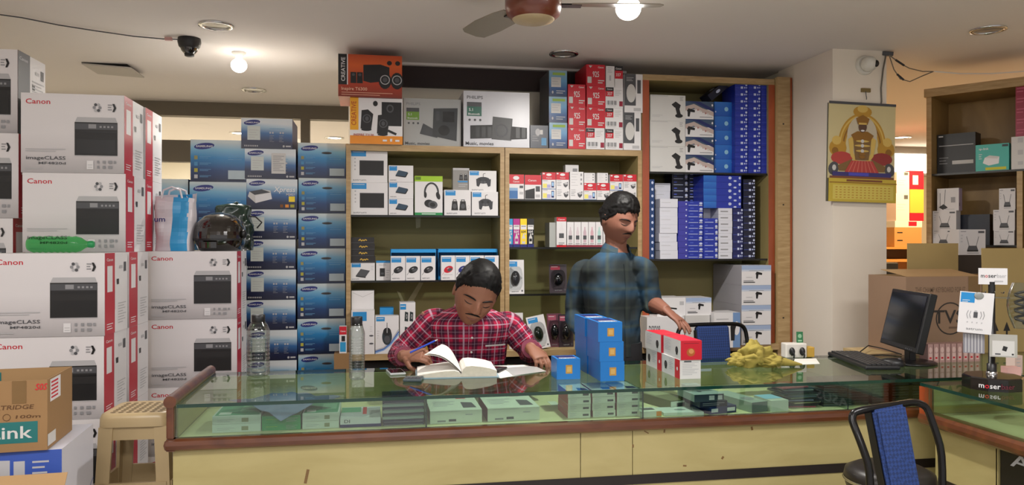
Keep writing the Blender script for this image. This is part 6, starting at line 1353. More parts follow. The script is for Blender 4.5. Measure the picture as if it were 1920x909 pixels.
# ------------------------------------------------------------------ visitor chairs with blue backs
M_bf = None
def fabric(name, c1, c2):
    m, nt, b = newmat(name); tc = nt.nodes.new('ShaderNodeTexCoord'); mp = nt.nodes.new('ShaderNodeMapping'); mp.inputs['Rotation'].default_value = (0, R(45), 0); mp.inputs['Scale'].default_value = (110, 110, 110)
    nt.links.new(tc.outputs['Object'], mp.inputs[0]); ck = nt.nodes.new('ShaderNodeTexChecker'); ck.inputs['Scale'].default_value = 1; ck.inputs[1].default_value = lin(c1); ck.inputs[2].default_value = lin(c2)
    nt.links.new(mp.outputs[0], ck.inputs[0]); nt.links.new(ck.outputs[0], b.inputs['Base Color']); b.inputs['Roughness'].default_value = .9; return m
M_bf = fabric('blue_weave', '#182c58', '#213a72')
def chair(label, loc, rz, seat_z, top_z, w, tilt, wt=None, backx=0):
    """tube-framed chair; local -y is the sitter's front, the back stands at +y"""
    wt = wt or w
    e = empty('visitor_chair', label, 'chair', loc, rz, 'blue-backed visitor chairs')
    k = math.tan(tilt); Y0 = .16; H = top_z
    b = MB(); r = .011
    pts = []
    zc = H - .05
    for s_ in (-1, 1):
        side = [(s_ * w / 2, Y0 - .02, 0), (s_ * w / 2, Y0 - .01, seat_z), (s_ * w / 2, Y0 + (.16) * k * .4, seat_z + .12), (s_ * wt / 2, Y0 + (H - .06 - seat_z) * k, H - .06), (s_ * (wt / 2 - .014), Y0 + (H - .018 - seat_z) * k, H - .018), (s_ * (wt / 2 - .055), Y0 + (H - seat_z) * k, H)]
        pts.append(side)
    path = pts[0] + pts[1][::-1]
    # smooth the polyline corners
    P_ = [Vector(p) for p in path]; out = []
    for i in range(len(P_) - 1):
        for q in (0, .25, .5, .75): out.append(P_[i].lerp(P_[i + 1], q))
    out.append(P_[-1])
    for _ in range(2): out = [out[0]] + [(out[i - 1] + out[i] * 2 + out[i + 1]) / 4 for i in range(1, len(out) - 1)] + [out[-1]]
    b.tube(out, r, M_metal, 10); b.build('back_frame', e)
    bw = w * .46
    T = Matrix.Translation((backx, Y0 + .12 * k, seat_z + .10)) @ Matrix.Rotation(-tilt, 4, 'X'); hb_ = (H - .01 - seat_z - .10) / math.cos(tilt)
    b = MB(); b.box(-bw / 2, -.022, 0, bw / 2, .024, hb_, M_bf, M=T, bev=.012); b.build('backrest', e)
    b = MB(); b.box(-bw / 2 - .006, -.012, .01, -bw / 2 + .004, .014, hb_ - .02, M_black, M=T); b.build('backrest_edge', e)
    b = MB(); b.ring_loft([rr(.20, .19, seat_z - .05, .06), rr(.205, .195, seat_z - .03, .06), rr(.20, .19, seat_z - .005, .06), rr(.17, .16, seat_z + .008, .06)], mat('seat_vinyl', '#1d1815', .4)); o = b.build('seat', e); o.location = (0, -.05, 0)
    for s_ in (-1, 1): b = MB(); b.tube([(s_ * w / 2, -.19, 0), (s_ * w / 2, -.19, seat_z - .05)], r, M_metal, 10); b.build('leg', e)
    for s_ in (-1, 1): b = MB(); b.tube([(s_ * w / 2, -.19, seat_z - .06), (s_ * w / 2, Y0 - .012, seat_z - .06)], r * .9, M_metal, 8); b.build('seat_rail', e)
    return e
chair('black-framed chair with blue back standing behind the counter near the red boxes', (XY(1349, 3.80)[0] + .012, 3.66, 0), R(4), .45, Zp(613, 4.0), .41, R(8), .41)
# the near chair at the right: its back leans away, its seat lies below the picture
e = empty('visitor_chair', 'black tube chair with tall blue back pad standing before the counter at the right', 'chair', atT(1700, 900, 2.42) * 1.0, 0, 'blue-backed visitor chairs'); e.location.z = 0; o_ = e.location.copy()
def path(pts, sm=2):
    P_ = [atT(*q) - o_ for q in pts]; out = []
    for i in range(len(P_) - 1):
        for q in (0, .25, .5, .75): out.append(P_[i].lerp(P_[i + 1], q))
    out.append(P_[-1])
    for _ in range(sm): out = [out[0]] + [(out[i - 1] + out[i] * 2 + out[i + 1]) / 4 for i in range(1, len(out) - 1)] + [out[-1]]
    return out
fl_ = lambda v: Vector((v.x, v.y, 0.0))
pts = path([(1631, 985, 2.30), (1632, 880, 2.31), (1612, 824, 2.34), (1597, 788, 2.37), (1600, 773, 2.375), (1624, 767, 2.385), (1680, 759, 2.42), (1716, 753, 2.445), (1738, 762, 2.45), (1750, 796, 2.44), (1767, 846, 2.42), (1767, 985, 2.40)])
b = MB(); b.tube([fl_(pts[0])] + pts + [fl_(pts[-1])], .0115, M_metal, 12); b.build('back_frame', e)
Q_ = [atT(*q) - o_ for q in ((1671, 960, 2.30), (1732, 960, 2.335), (1695, 757, 2.415), (1634, 769, 2.38))]; nn = (Q_[1] - Q_[0]).cross(Q_[3] - Q_[0]).normalized()
if nn.y > 0: nn = -nn
b = MB(); bm = bmesh.new(); vf = [bm.verts.new(q + nn * .012) for q in Q_]; vb = [bm.verts.new(q - nn * .028) for q in Q_]
bm.faces.new(vf); bm.faces.new(vb[::-1])
for i in range(4): bm.faces.new((vf[i], vb[i], vb[(i + 1) % 4], vf[(i + 1) % 4]))
bmesh.ops.recalc_face_normals(bm, faces=bm.faces[:]); bmesh.ops.bevel(bm, geom=bm.edges[:], offset=.009, segments=3, affect='EDGES'); bm.verts.index_update(); b.mesh([v.co.copy() for v in bm.verts], [tuple(v.index for v in f.verts) for f in bm.faces], M_bf, False); bm.free(); b.build('backrest', e)
b = MB(); sd_ = (Q_[0] - Q_[1]).normalized() * .004
b.face([Q_[0] + sd_ - nn * .028, Q_[0] + sd_, Q_[3] + sd_, Q_[3] + sd_ - nn * .028], M_black); b.face([Q_[0] + sd_ * .2 - nn * .028, Q_[3] + sd_ * .2 - nn * .028, Q_[3] + sd_ * .2, Q_[0] + sd_ * .2], M_black); b.build('backrest_edge', e)
fdir = Vector((nn.x, nn.y, 0)).normalized(); sc_ = (fl_(pts[0]) + fl_(pts[-1])) / 2 + fdir * .22; Ms_ = Matrix.Translation(sc_) @ Matrix.Rotation(math.atan2(fdir.y, fdir.x) + R(90), 4, 'Z')
b = MB(); b.ring_loft([[Ms_ @ v for v in r_] for r_ in (rr(.20, .19, .40, .06), rr(.205, .195, .42, .06), rr(.20, .19, .445, .06), rr(.17, .16, .455, .06))], mat('seat_vinyl', '#1d1815', .4)); b.build('seat', e)
for s_ in (-.15, .15): b = MB(); v = Ms_ @ Vector((s_, -.15, 0)); b.tube([v, v + Vector((0, 0, .40))], .0115, M_metal, 10); b.build('leg', e)
# black padded stool just behind that chair
cst = atT(1668, 890, 2.62); zs_ = Zp(868, 2.66)
e = empty('padded_stool', 'black padded round stool between the near chair and the counter', 'stool', (cst.x, cst.y, 0))
M_vin = mat('seat_vinyl', '#1d1815', .4)
b = MB(); b.lathe([(.12, zs_ - .075), (.138, zs_ - .07), (.145, zs_ - .04), (.14, zs_ - .015), (.11, zs_), (.002, zs_ + .004)], M_vin, n=32); b.build('seat', e)
b = MB(); b.lathe([(.146, zs_ - .05), (.148, zs_ - .045), (.146, zs_ - .04)], M_chrome, n=32, cap=False); b.build('rim', e)
for k in range(4): a_ = R(45 + 90 * k); b = MB(); b.tube([(.09 * math.cos(a_), .09 * math.sin(a_), zs_ - .075), (.15 * math.cos(a_), .15 * math.sin(a_), 0)], .011, M_metal, 10); b.build('leg', e)
# ------------------------------------------------------------------ the two shopkeepers
def hw(z): return .33 if z >= 0 else .33 * (1 - .30 * (-z / .5) ** 1.6)
def gs(x, c, w): return math.exp(-((x - c) / w) ** 2)
def bump(x, z):
    ax = abs(x); q = z + .095
    nose = .105 * math.exp(-(x / (.035 + .035 * max(0, min(1, (.08 - z) / .18)))) ** 2) * max(0, 1 - (q / (.19 if q > 0 else .055)) ** 2)
    return (nose + .03 * gs(ax, .052, .03) * gs(z, -.115, .03) - .036 * gs(ax, .145, .075) * gs(z, .02, .055) + .020 * gs(ax, .145, .05) * gs(z, .005, .028)
            + .016 * gs(ax, .13, .12) * gs(z, .10, .03) + .026 * gs(x, 0, .10) * gs(z, -.235, .028) + .020 * gs(x, 0, .09) * gs(z, -.29, .025) + .03 * gs(x, 0, .11) * gs(z, -.42, .07) + .018 * gs(ax, .2, .08) * gs(z, -.09, .08))
def head_pt(x, z, lift=0.0):
    k = max(1e-4, 1 - (z / .5) ** 2) ** .4; s_ = -math.sqrt(max(0, 1 - (x / (hw(z) * k)) ** 2))
    return Vector((x, .40 * k * s_ - min(1, -s_ * 1.5) * bump(x, z) - lift, z))
def head_rings(fn=None, n=44, k=40):
    out = []
    for i in range(1, k):
        ph = -math.pi / 2 + math.pi * i / k; z = .5 * math.sin(ph); kk = math.cos(ph) ** .8; ring = []
        for j in range(n):
            th = 2 * math.pi * j / n; c, s_ = math.cos(th), math.sin(th)
            b_ = .40 if s_ < 0 else .43 * (1 - .35 * max(0, (-z - .1) / .4))
            p = Vector((hw(z) * kk * c, b_ * kk * s_, z))
            if fn: p = fn(p, th, z)
            elif s_ < 0: p.y -= min(1, -s_ * 1.5) * bump(p.x, z)
            ring.append(p)
        out.append(ring)
    return out
def spline(P, R_, sub=6):
    P = [Vector(p) for p in P]; o, r = [], []
    for i in range(len(P) - 1):
        p0, p1, p2, p3 = P[max(i - 1, 0)], P[i], P[i + 1], P[min(i + 2, len(P) - 1)]
        for q in range(sub):
            t = q / sub; t2, t3 = t * t, t ** 3
            o.append(.5 * ((2 * p1) + (p2 - p0) * t + (2 * p0 - 5 * p1 + 4 * p2 - p3) * t2 + (3 * p1 - p0 - 3 * p2 + p3) * t3)); r.append(R_[i] + (R_[i + 1] - R_[i]) * t)
    return o + [P[-1]], r + [R_[-1]]
def limb(b, P, R_, m, n=14, sub=6): q, r = spline(P, R_, sub); b.tube(q, r, m, n)
def cloth_tube(b, P, R_, m, n=20, sub=7, seed=0, amp=.006, flat=1.0, cap=True):
    """sleeve or trouser leg with cloth UVs in metres and soft folds"""
    q, r = spline(P, R_, sub); L = len(q); rings, uvs = [], []; up = None; acc = 0
    for i, p in enumerate(q):
        d = (q[min(i + 1, L - 1)] - q[max(i - 1, 0)]).normalized()
        if up is None: up = Vector((0, -1, 0)) if abs(d.y) < .9 else Vector((1, 0, 0))
        a = d.cross(up).normalized(); up = a.cross(d).normalized()
        if i: acc += (q[i] - q[i - 1]).length
        ring = []
        for j in range(n):
            t = 2 * math.pi * j / n; v = a * math.cos(t) + up * math.sin(t)
            k = r[i] + amp * noise.noise(Vector((acc * 22 + seed, math.cos(t) * 1.2, math.sin(t) * 1.2))) * (1 if 0 < i else .2)
            ring.append(p + v * k)
        rings.append(ring); uvs.append([(j / n * 2 * math.pi * .055, acc) for j in range(n + 1)])
    b.ring_loft(rings, m, True, cap, uvs=uvs)
def hand(b, W, fwd, nrm, side, m, curl=(.5, .55, .6, .65), s=1.0, thumb=.5):
    f = Vector(fwd).normalized(); n_ = Vector(nrm); n_ = (n_ - f * n_.dot(f)).normalized(); x = f.cross(n_) * side; W = Vector(W)
    rings = []
    for q, hw_, th in ((-.01, .025, .018), (.02, .031, .017), (.05, .040, .0155), (.08, .042, .0135), (.094, .039, .011)):
        rings.append([W + f * q * s + (x * math.cos(a) * hw_ + n_ * math.sin(a) * th) * s for a in [2 * math.pi * j / 16 for j in range(16)]])
    b.ring_loft(rings, m)
    for i, (off, L) in enumerate(((.032, .072), (.011, .080), (-.011, .075), (-.031, .058))):
        p = W + (f * (.086 - .004 * abs(i - 1)) + x * off) * s; d = f.copy(); pts = [p - f * .012 * s, p]
        for k, fr in enumerate((.45, .31, .24)):
            a = curl[i] * (.7, 1.0, .8)[k]; d = (d * math.cos(a) - n_ * math.sin(a)).normalized(); n2 = n_
            n_loc = d; p = p + d * L * fr * s; pts.append(p)
            n_ = (n_ * math.cos(a) + (n_.cross(x).cross(n_) * 0)).normalized() if False else (f_rot(n_, x * side, a, side))
        n_ = Vector(nrm); n_ = (n_ - f * n_.dot(f)).normalized()
        b.tube(pts, [.0098 * s, .0095 * s, .0088 * s, .0080 * s, .0062 * s], m, 10)
    t0 = W + (f * .018 + x * .026) * s; d = (f * .55 + x * .75 - n_ * .35).normalized(); p1 = t0 + d * .042 * s; d2 = (f * (.9 + .1 * thumb) + x * .15 - n_ * thumb).normalized(); p2 = p1 + d2 * .034 * s; p3 = p2 + (d2 - n_ * .25 - x * .3 * thumb).normalized() * .026 * s
    b.tube([t0 - d * .01, t0, p1, p2, p3], [.013 * s, .0135 * s, .0112 * s, .0098 * s, .007 * s], m, 10)
def f_rot(n_, ax, a, side):
    # finger normal follows the finger as it bends about the knuckle axis
    return (Matrix.Rotation(a * (-1), 3, ax) @ n_).normalized()
def remesh(o, vox):
    r = o.modifiers.new('skin', 'REMESH'); r.mode = 'VOXEL'; r.voxel_size = vox; r.use_smooth_shade = True
    s_ = o.modifiers.new('soft', 'SMOOTH'); s_.factor = .5; s_.iterations = 2
    return o
def torso(b, rings, yaw, m, n=36, seed=0, amp=.006, k=1.0):
    out, uvs = [], []; c, s_ = math.cos(yaw), math.sin(yaw)
    # refine between the given sections
    P, Q = spline([Vector((r[0], r[1], r[2])) for r in rings], [0] * len(rings), 5); RX = spline([Vector((r[3], r[4], 0)) for r in rings], [0] * len(rings), 5)[0]
    for p, rr_ in zip(P, RX):
        ring = []
        for j in range(n):
            a = 2 * math.pi * j / n; ca, sa = math.cos(a), math.sin(a)
            x = math.copysign(abs(ca) ** .85, ca) * rr_.x * k; y = math.copysign(abs(sa) ** .9, sa) * rr_.y * k
            f_ = amp * noise.noise(Vector((ca * 2 + seed, sa * 2, p.z * 14))) + amp * .6 * noise.noise(Vector((ca * 5, sa * 5 + seed, p.z * 25)))
            x += ca * f_; y += sa * f_
            ring.append(Vector((p.x + x * c - y * s_, p.y + x * s_ + y * c, p.z)))
        out.append(ring); uvs.append([(2 * math.pi * j / n * .165, p.z) for j in range(n + 1)])
    b.ring_loft(out, m, True, True, uvs=uvs); return out
def collar(b, c, r, h, yaw, m, gap=38, tilt=0.0, drop=.03):
    n = 30; R_ = Matrix.Rotation(yaw, 3, 'Z') @ Matrix.Rotation(tilt, 3, 'X'); rows = []
    for (k, z) in ((1.0, 0), (.93, h), (.97, h + .006), (1.16, h * .55), (1.38, -drop)):
        ring = []
        for j in range(n + 1):
            a = R(-90 + gap + (360 - 2 * gap) * j / n); e_ = min(1, min(j, n - j) / 5)
            ring.append(Vector(c) + R_ @ Vector((r * k * math.cos(a), r * k * math.sin(a) * .95, z - (1 - e_) * (.030 if z < h * .5 else .012))))
        rows.append(ring)
    th = .0018
    for i in range(len(rows) - 1):
        for j in range(n):
            q = [rows[i][j], rows[i][j + 1], rows[i + 1][j + 1], rows[i + 1][j]]; uv = [(j * .012, i * .02), (j * .012 + .012, i * .02), (j * .012 + .012, i * .02 + .02), (j * .012, i * .02 + .02)]
            b.face(q, m, True, uv)
            inn = [p + (Vector(c) - p) * .02 for p in q][::-1]; b.face(inn, m, True, uv)
def face_bits(body, M, s, m_hair, m_lip, m_lid, mous=.0, look=.0):
    def curve(nm, pts, rad, m, flat=None):
        b = MB(); b.tube([M @ (head_pt(x, z, l) * s) for x, z, l in pts], [r * s for r in rad], m, 8, flat=flat); return b.build(nm, body)
    for sd in (-1, 1):
        curve('eyebrow', [(sd * x, z, .004) for x, z in ((.055, .082), (.10, .098), (.16, .102), (.22, .086), (.245, .066))], [.008, .013, .013, .010, .004], m_hair)
        curve('eyelash', [(sd * x, z, .004) for x, z in ((.085, .0), (.115, -.012), (.15, -.016), (.185, -.010), (.21, .004))], [.003, .0065, .007, .0065, .003], m_lid)
    b = None
    curve('moustache', [(x, z, .004) for x, z in ((-.125, -.212), (-.08, -.188), (-.03, -.172), (0, -.176), (.03, -.172), (.08, -.188), (.125, -.212))], [.004, .012 + mous, .016 + mous, .013 + mous, .016 + mous, .012 + mous, .004], m_hair)
    curve('lips', [(x, z, -.001) for x, z in ((-.095, -.252), (-.05, -.262), (0, -.266), (.05, -.262), (.095, -.252))], [.004, .013, .016, .013, .004], m_lip)
    # (both lips sit in one closed mouth)
def hair(body, M, s, m, vol, front, seed, rough_):
    def fn(p, th, z):
        c = -math.sin(th); hl = (front * c ** .8 if c > 0 else .30 * c) + .05 * noise.noise(Vector((math.cos(th) * 4, math.sin(th) * 4, seed))) + .03 * noise.noise(Vector((math.cos(th) * 13, math.sin(th) * 13, seed)))
        if abs(math.cos(th)) > .8 and -.35 < c < .35: hl -= .10 * (1 - abs(c) / .35)
        q = max(0, min(1, (z - hl) / .035)); g = max(0, min(1, (z - hl) / .24)) ** .6; top = max(0, z / .5)
        k = (.93 * (1 - q)) + q * (1.012 + g * (.05 + vol * (.35 + .65 * top)) + (.25 + .75 * g) * ( rough_ * noise.noise(p * 7 + Vector((seed, 0, 0))) + rough_ * .8 * noise.noise(p * 17 + Vector((0, seed, 0))) + rough_ * .5 * noise.noise(p * 36 + Vector((seed, seed, 0)))))
        p = Vector((p.x * k, p.y * k, z * (1 + q * (.05 + vol * .9) * top))); return p
    b = MB(); b.ring_loft([[M @ (p * s) for p in r_] for r_ in head_rings(fn, 96, 80)], m); return b.build('hair', body)
M_skin = mat('skin_brown', '#875943', .6, var=.05, scale=14); M_skin2 = mat('skin_brown_second', '#7d5140', .62, var=.05, scale=14)
M_hair = mat('black_hair', '#080707', .55, var=.3, scale=40, spec=.25); M_lip = mat('lip_brown', '#6e3f36', .45); M_lid = mat('lid_line', '#1c110d', .5)
M_pl1 = plaid('red_plaid', '#a32242', '#17172a', '#b9a4b4', .058)
M_pl2 = plaid('slate_plaid', '#384143', '#1f2426', '#444b40', .19, band2='#274a66', soft=.6, obj=True)
M_tr = mat('dark_trousers', '#18181c', .85); M_shoe = mat('black_shoe', '#141210', .35)
def head_all(body_b, body, M, s, m): body_b.ring_loft([[M @ (p * s) for p in r_] for r_ in head_rings()], m)
def ears(b, M, s, m):
    for sd in (-1, 1): b.ell(M @ (Vector((sd * .335, .06, -.03)) * s), (.030 * s, .075 * s, .125 * s), m, 12, 10, M=M.to_3x3())
def shoe(par, x, y, rz):
    b = MB(); rings = []
    for q, w, h in ((-.09, .025, .05), (-.07, .036, .075), (0, .038, .07), (.08, .044, .05), (.14, .040, .035), (.165, .02, .025)):
        rings.append([Vector((w * math.cos(a), -q, max(0.0, h * .5 + h * .5 * math.sin(a)))) for a in [2 * math.pi * j / 16 for j in range(16)]])
    Mz = Matrix.Translation((x, y, 0)) @ Matrix.Rotation(rz, 4, 'Z'); b.ring_loft([[Mz @ p for p in r_] for r_ in rings], M_shoe); b.build('shoe', par)

# seated man in a red plaid shirt, writing
xs = XY(880, 3.65)[0]
C = atY(892, 551, 3.50)
Mh = Matrix.Translation(C) @ Matrix.Rotation(R(16), 4, 'Y') @ Matrix.Rotation(R(4), 4, 'Z') @ Matrix.Rotation(R(24), 4, 'X'); HS_ = .285
Ts = [(xs, 3.84, .46, .165, .13), (xs, 3.82, .56, .175, .135), (xs, 3.77, .70, .180, .135), (xs, 3.72, .84, .188, .132), (xs, 3.675, .94, .205, .125), (xs, 3.655, 1.0, .205, .105), (xs, 3.645, 1.035, .15, .085), (xs, 3.635, 1.065, .085, .068), (xs, 3.62, 1.09, .058, .055)]
SR, ER, WR_ = atY(806, 594, 3.665), atY(751, 662, 3.66), atY(757, 667, 3.42)
SL, EL, WL = atY(958, 600, 3.665), atY(993, 656, 3.62), atY(995, 652, 3.43)
b = MB(); head_all(b, None, Mh, HS_, M_skin); ears(b, Mh, HS_, M_skin)
limb(b, [Vector((xs, 3.65, 1.0)), Vector((xs + .005, 3.61, 1.06)), C + Vector((0, .03, -.03))], [.062, .056, .058], M_skin)
torso(b, Ts, 0, M_skin, 24, amp=0, k=.90)
limb(b, [SR, ER, WR_], [.045, .036, .026], M_skin); limb(b, [SL, EL, WL], [.045, .036, .026], M_skin)
hand(b, WR_, (.80, -.42, .10), (-.25, -.55, .8), 1, M_skin, (.75, .85, .95, 1.0), 1.0, .9)
hand(b, WL, (.30, -.66, -.34), (.2, -.45, .85), -1, M_skin, (.45, .55, .65, .75), 1.0, .7)
for sd in (-1, 1): limb(b, [(xs + sd * .09, 3.84, .50), (xs + sd * .13, 3.52, .50), (xs + sd * .12, 3.60, .08)], [.075, .052, .04], M_skin)
man = remesh(b.build('person'), .0035); tag(man, 'seated man in a red plaid shirt bent over an open ledger behind the counter', 'person')
hair(man, Mh, HS_, M_hair, .13, .27, 2.0, .075); face_bits(man, Mh, HS_, M_hair, M_lip, M_lid, .0)
b = MB(); rg_ = torso(b, Ts[:-1], 0, M_pl1, 40, 1.0, .007)
cloth_tube(b, [SR + Vector((.075, .0, -.012)), SR + Vector((.02, 0, -.016)), SR + Vector((-.012, 0, -.045)), ER, WR_ + (ER - WR_) * .12], [.040, .058, .066, .056, .042], M_pl1, seed=2, amp=.010)
cloth_tube(b, [SL + Vector((-.075, 0, -.012)), SL + Vector((-.02, 0, -.016)), SL + Vector((.012, 0, -.045)), EL, WL + (EL - WL) * .12], [.040, .058, .066, .056, .043], M_pl1, seed=5, amp=.010)
sh = b.build('shirt', man)
b = MB(); collar(b, (xs + .004, 3.628, 1.058), .066, .034, 0, M_pl1, 34, R(14), .035); b.build('collar', sh)
def front_at(z):
    for a_, b__ in zip(Ts, Ts[1:]):
        if a_[2] <= z <= b__[2]: q = (z - a_[2]) / (b__[2] - a_[2]); return a_[1] + (b__[1] - a_[1]) * q - (a_[4] + (b__[4] - a_[4]) * q)
b = MB(); zz_ = [.60 + .02 * i for i in range(21)]; ra = [Vector((xs - .016, front_at(z) - .006, z)) for z in zz_]; rb_ = [Vector((xs + .016, front_at(z) - .006, z)) for z in zz_]
for i in range(20): b.face([ra[i], rb_[i], rb_[i + 1], ra[i + 1]], M_pl1, True, [(.0, zz_[i]), (.032, zz_[i]), (.032, zz_[i + 1]), (0, zz_[i + 1])]); 
for i in range(20): b.face([ra[i], ra[i + 1], ra[i + 1] + Vector((0, .008, 0)), ra[i] + Vector((0, .008, 0))], M_pl1); b.face([rb_[i + 1], rb_[i], rb_[i] + Vector((0, .008, 0)), rb_[i + 1] + Vector((0, .008, 0))], M_pl1)
b.build('placket', sh)
for z in (.86, .93, .995): b = MB(); b.ell((xs, front_at(z) - .008, z), (.0055, .002, .0055), M_offw, 10, 6); b.build('button', sh)
b = MB(); px_ = [xs + .065 + .02 * i for i in range(6)]
for i in range(5):
    for z0_, z1_, m_ in ((.78, .885, M_pl1), (.885, .893, M_offw)):
        f0, f1 = [front_at(z) + .004 - .010 + ((x - xs) / .19) ** 2 * .055 for x, z in ((px_[i], z0_), (px_[i + 1], z0_))], [front_at(z1_) - .006 + ((x - xs) / .19) ** 2 * .055 for x in (px_[i], px_[i + 1])]
        b.face([Vector((px_[i], f0[0] - .004, z0_)), Vector((px_[i + 1], f0[1] - .004, z0_)), Vector((px_[i + 1], f1[1] - .004, z1_)), Vector((px_[i], f1[0] - .004, z1_))], m_, True, [(px_[i] + .02, z0_), (px_[i + 1] + .02, z0_), (px_[i + 1] + .02, z1_), (px_[i] + .02, z1_)])
b.build('pocket', sh)
b = MB()
torso(b, [(xs, 3.86, .40, .10, .08), (xs, 3.86, .44, .17, .14), (xs, 3.85, .52, .178, .138), (xs, 3.83, .57, .17, .13)], 0, M_tr, 28, 3, .003)
for sd in (-1, 1): cloth_tube(b, [(xs + sd * .09, 3.86, .50), (xs + sd * .13, 3.54, .50), (xs + sd * .125, 3.52, .44), (xs + sd * .12, 3.60, .09)], [.092, .075, .068, .058], M_tr, seed=sd)
b.build('trousers', man)
for sd in (-1, 1): shoe(man, xs + sd * .12, 3.58, 0)
# pen in the right hand
hp = WR_ + Vector((.80, -.42, .10)).normalized() * .075
b = MB(); d_ = Vector((.75, .1, .32)).normalized(); st = hp + Vector((.0, -.01, .030)); b.tube([st - d_ * .045, st + d_ * .075], .0042, mat('pen_blue', '#2a49b8', .3), 10); b.tube([st + d_ * .075, st + d_ * .088], [.0042, .0012], M_lgrey, 10)
tag(b.build('ballpoint_pen'), 'blue ballpoint pen held in the right hand of the seated man', 'pen')
# his chair
e = empty('wooden_chair', 'yellowish wooden chair under the seated man', 'chair', (xs + .02, 3.90, 0))
M_yw = wood('yellow_chair_wood', '#a8832e', '#c29b42', .4)
b = MB(); b.box(-.20, -.20, .355, .20, .20, .385, M_yw, bev=.006); b.build('seat', e)
for sx in (-1, 1):
    for sy in (-1, 1): b = MB(); b.box(sx * .18 - .016, sy * .18 - .016, 0, sx * .18 + .016, sy * .18 + .016, .354, M_yw); b.build('leg', e)
for sx in (-1, 1): b = MB(); b.box(sx * .185 - .014, .165, .386, sx * .185 + .014, .195, .90, M_yw); b.build('back_post', e)
b = MB(); b.box(-.17, .17, .78, .17, .19, .88, M_yw); b.build('backrest', e)

# standing man in a dark slate shirt
yw = R(22); xb = XY(1150, 3.80)[0]; yb_ = 3.80
C = atY(1161, 412, 3.755); Mh = Matrix.Translation(C) @ Matrix.Rotation(R(4), 4, 'Y') @ Matrix.Rotation(R(24), 4, 'Z') @ Matrix.Rotation(R(17), 4, 'X'); HS_ = .245
Tt = [(xb, yb_, .72, .150, .115), (xb, yb_, .82, .152, .112), (xb, yb_, .95, .148, .105), (xb, yb_, 1.08, .165, .108), (xb, yb_, 1.17, .178, .108), (xb, yb_ - .005, 1.24, .186, .098), (xb + .004, yb_ - .012, 1.285, .145, .080), (xb + .006, yb_ - .018, 1.32, .085, .066), (xb + .008, yb_ - .022, 1.345, .058, .054)]
SR, ER, WR_ = atY(1090, 500, 3.845), atY(1078, 588, 3.87), atY(1098, 632, 3.66)
SL, EL, WL = atY(1209, 494, 3.735), atY(1222, 566, 3.745), atY(1250, 583, 3.585)
b = MB(); head_all(b, None, Mh, HS_, M_skin2); ears(b, Mh, HS_, M_skin2)
limb(b, [Vector((xb + .002, yb_ - .01, 1.24)), Vector((xb + .006, yb_ - .02, 1.31)), C + Vector((-.005, .035, -.03))], [.060, .054, .056], M_skin2)
torso(b, Tt, yw, M_skin2, 24, amp=0, k=.90)
limb(b, [SR, ER, WR_], [.042, .034, .026], M_skin2); limb(b, [SL, EL, EL.lerp(WL, .4), WL], [.042, .038, .040, .027], M_skin2)
hand(b, WR_, (.2, -.75, -.45), (-.2, -.4, .9), 1, M_skin2, (.4, .45, .5, .55), 1.0, .5)
hand(b, WL, (.42, -.62, -.42), (.35, -.35, .85), -1, M_skin2, (.22, .25, .30, .36), 1.0, .3)
for sd in (-1, 1): limb(b, [(xb + sd * .085, yb_, .76), (xb + sd * .095, yb_, .42), (xb + sd * .10, yb_ + .02, .07)], [.075, .050, .038], M_skin2)
man = remesh(b.build('person'), .0035); tag(man, 'standing man in a dark slate-blue shirt looking down and reaching over the counter', 'person')
hair(man, Mh, HS_, M_hair, .17, .22, 9.0, .10); face_bits(man, Mh, HS_, M_hair, M_lip, M_lid, .0)
b = MB(); torso(b, Tt[:-1], yw, M_pl2, 40, 8.0, .008)
cloth_tube(b, [SR + Vector((.07, .0, .0)), SR + Vector((.02, 0, -.012)), SR + Vector((-.006, 0, -.05)), ER, ER.lerp(WR_, .85)], [.034, .052, .060, .054, .042], M_pl2, seed=3, amp=.010)
cloth_tube(b, [SL + Vector((-.07, 0, .0)), SL + Vector((-.02, 0, -.012)), SL + Vector((.006, 0, -.05)), EL + Vector((0, .006, 0)), EL.lerp(WL, .22)], [.034, .052, .060, .055, .050], M_pl2, seed=6, amp=.010)
sh = b.build('shirt', man); remesh(sh, .006); sh.modifiers['soft'].iterations = 8
b = MB(); collar(b, (xb + .008, yb_ - .020, 1.318), .066, .040, yw, M_pl2, 32, R(12), .035); b.build('collar', sh)
b = MB(); cy, sy_ = math.cos(yw), math.sin(yw)
def fr2(z, dx=0, lift=.006):
    for a_, q_ in zip(Tt, Tt[1:]):
        if a_[2] <= z <= q_[2]: k = (z - a_[2]) / (q_[2] - a_[2]); ry_ = a_[4] + (q_[4] - a_[4]) * k; ccx, ccy = a_[0] + (q_[0] - a_[0]) * k, a_[1] + (q_[1] - a_[1]) * k; y = -(ry_ + lift); return Vector((ccx + dx * cy - y * sy_, ccy + dx * sy_ + y * cy, z))
zz_ = [.80 + .022 * i for i in range(22)]
for i in range(21):
    b.face([fr2(zz_[i], -.016), fr2(zz_[i], .016), fr2(zz_[i + 1], .016), fr2(zz_[i + 1], -.016)], M_pl2, True, [(0, zz_[i]), (.032, zz_[i]), (.032, zz_[i + 1]), (0, zz_[i + 1])])
    b.face([fr2(zz_[i], -.016, -.003), fr2(zz_[i], -.016), fr2(zz_[i + 1], -.016), fr2(zz_[i + 1], -.016, -.003)], M_pl2); b.face([fr2(zz_[i], .016), fr2(zz_[i], .016, -.003), fr2(zz_[i + 1], .016, -.003), fr2(zz_[i + 1], .016)], M_pl2)
b.build('placket', sh)
b = MB()
torso(b, [(xb, yb_, .68, .10, .08), (xb, yb_, .72, .152, .115), (xb, yb_, .80, .156, .118), (xb, yb_, .86, .154, .114)], yw, M_tr, 28, 4, .003)
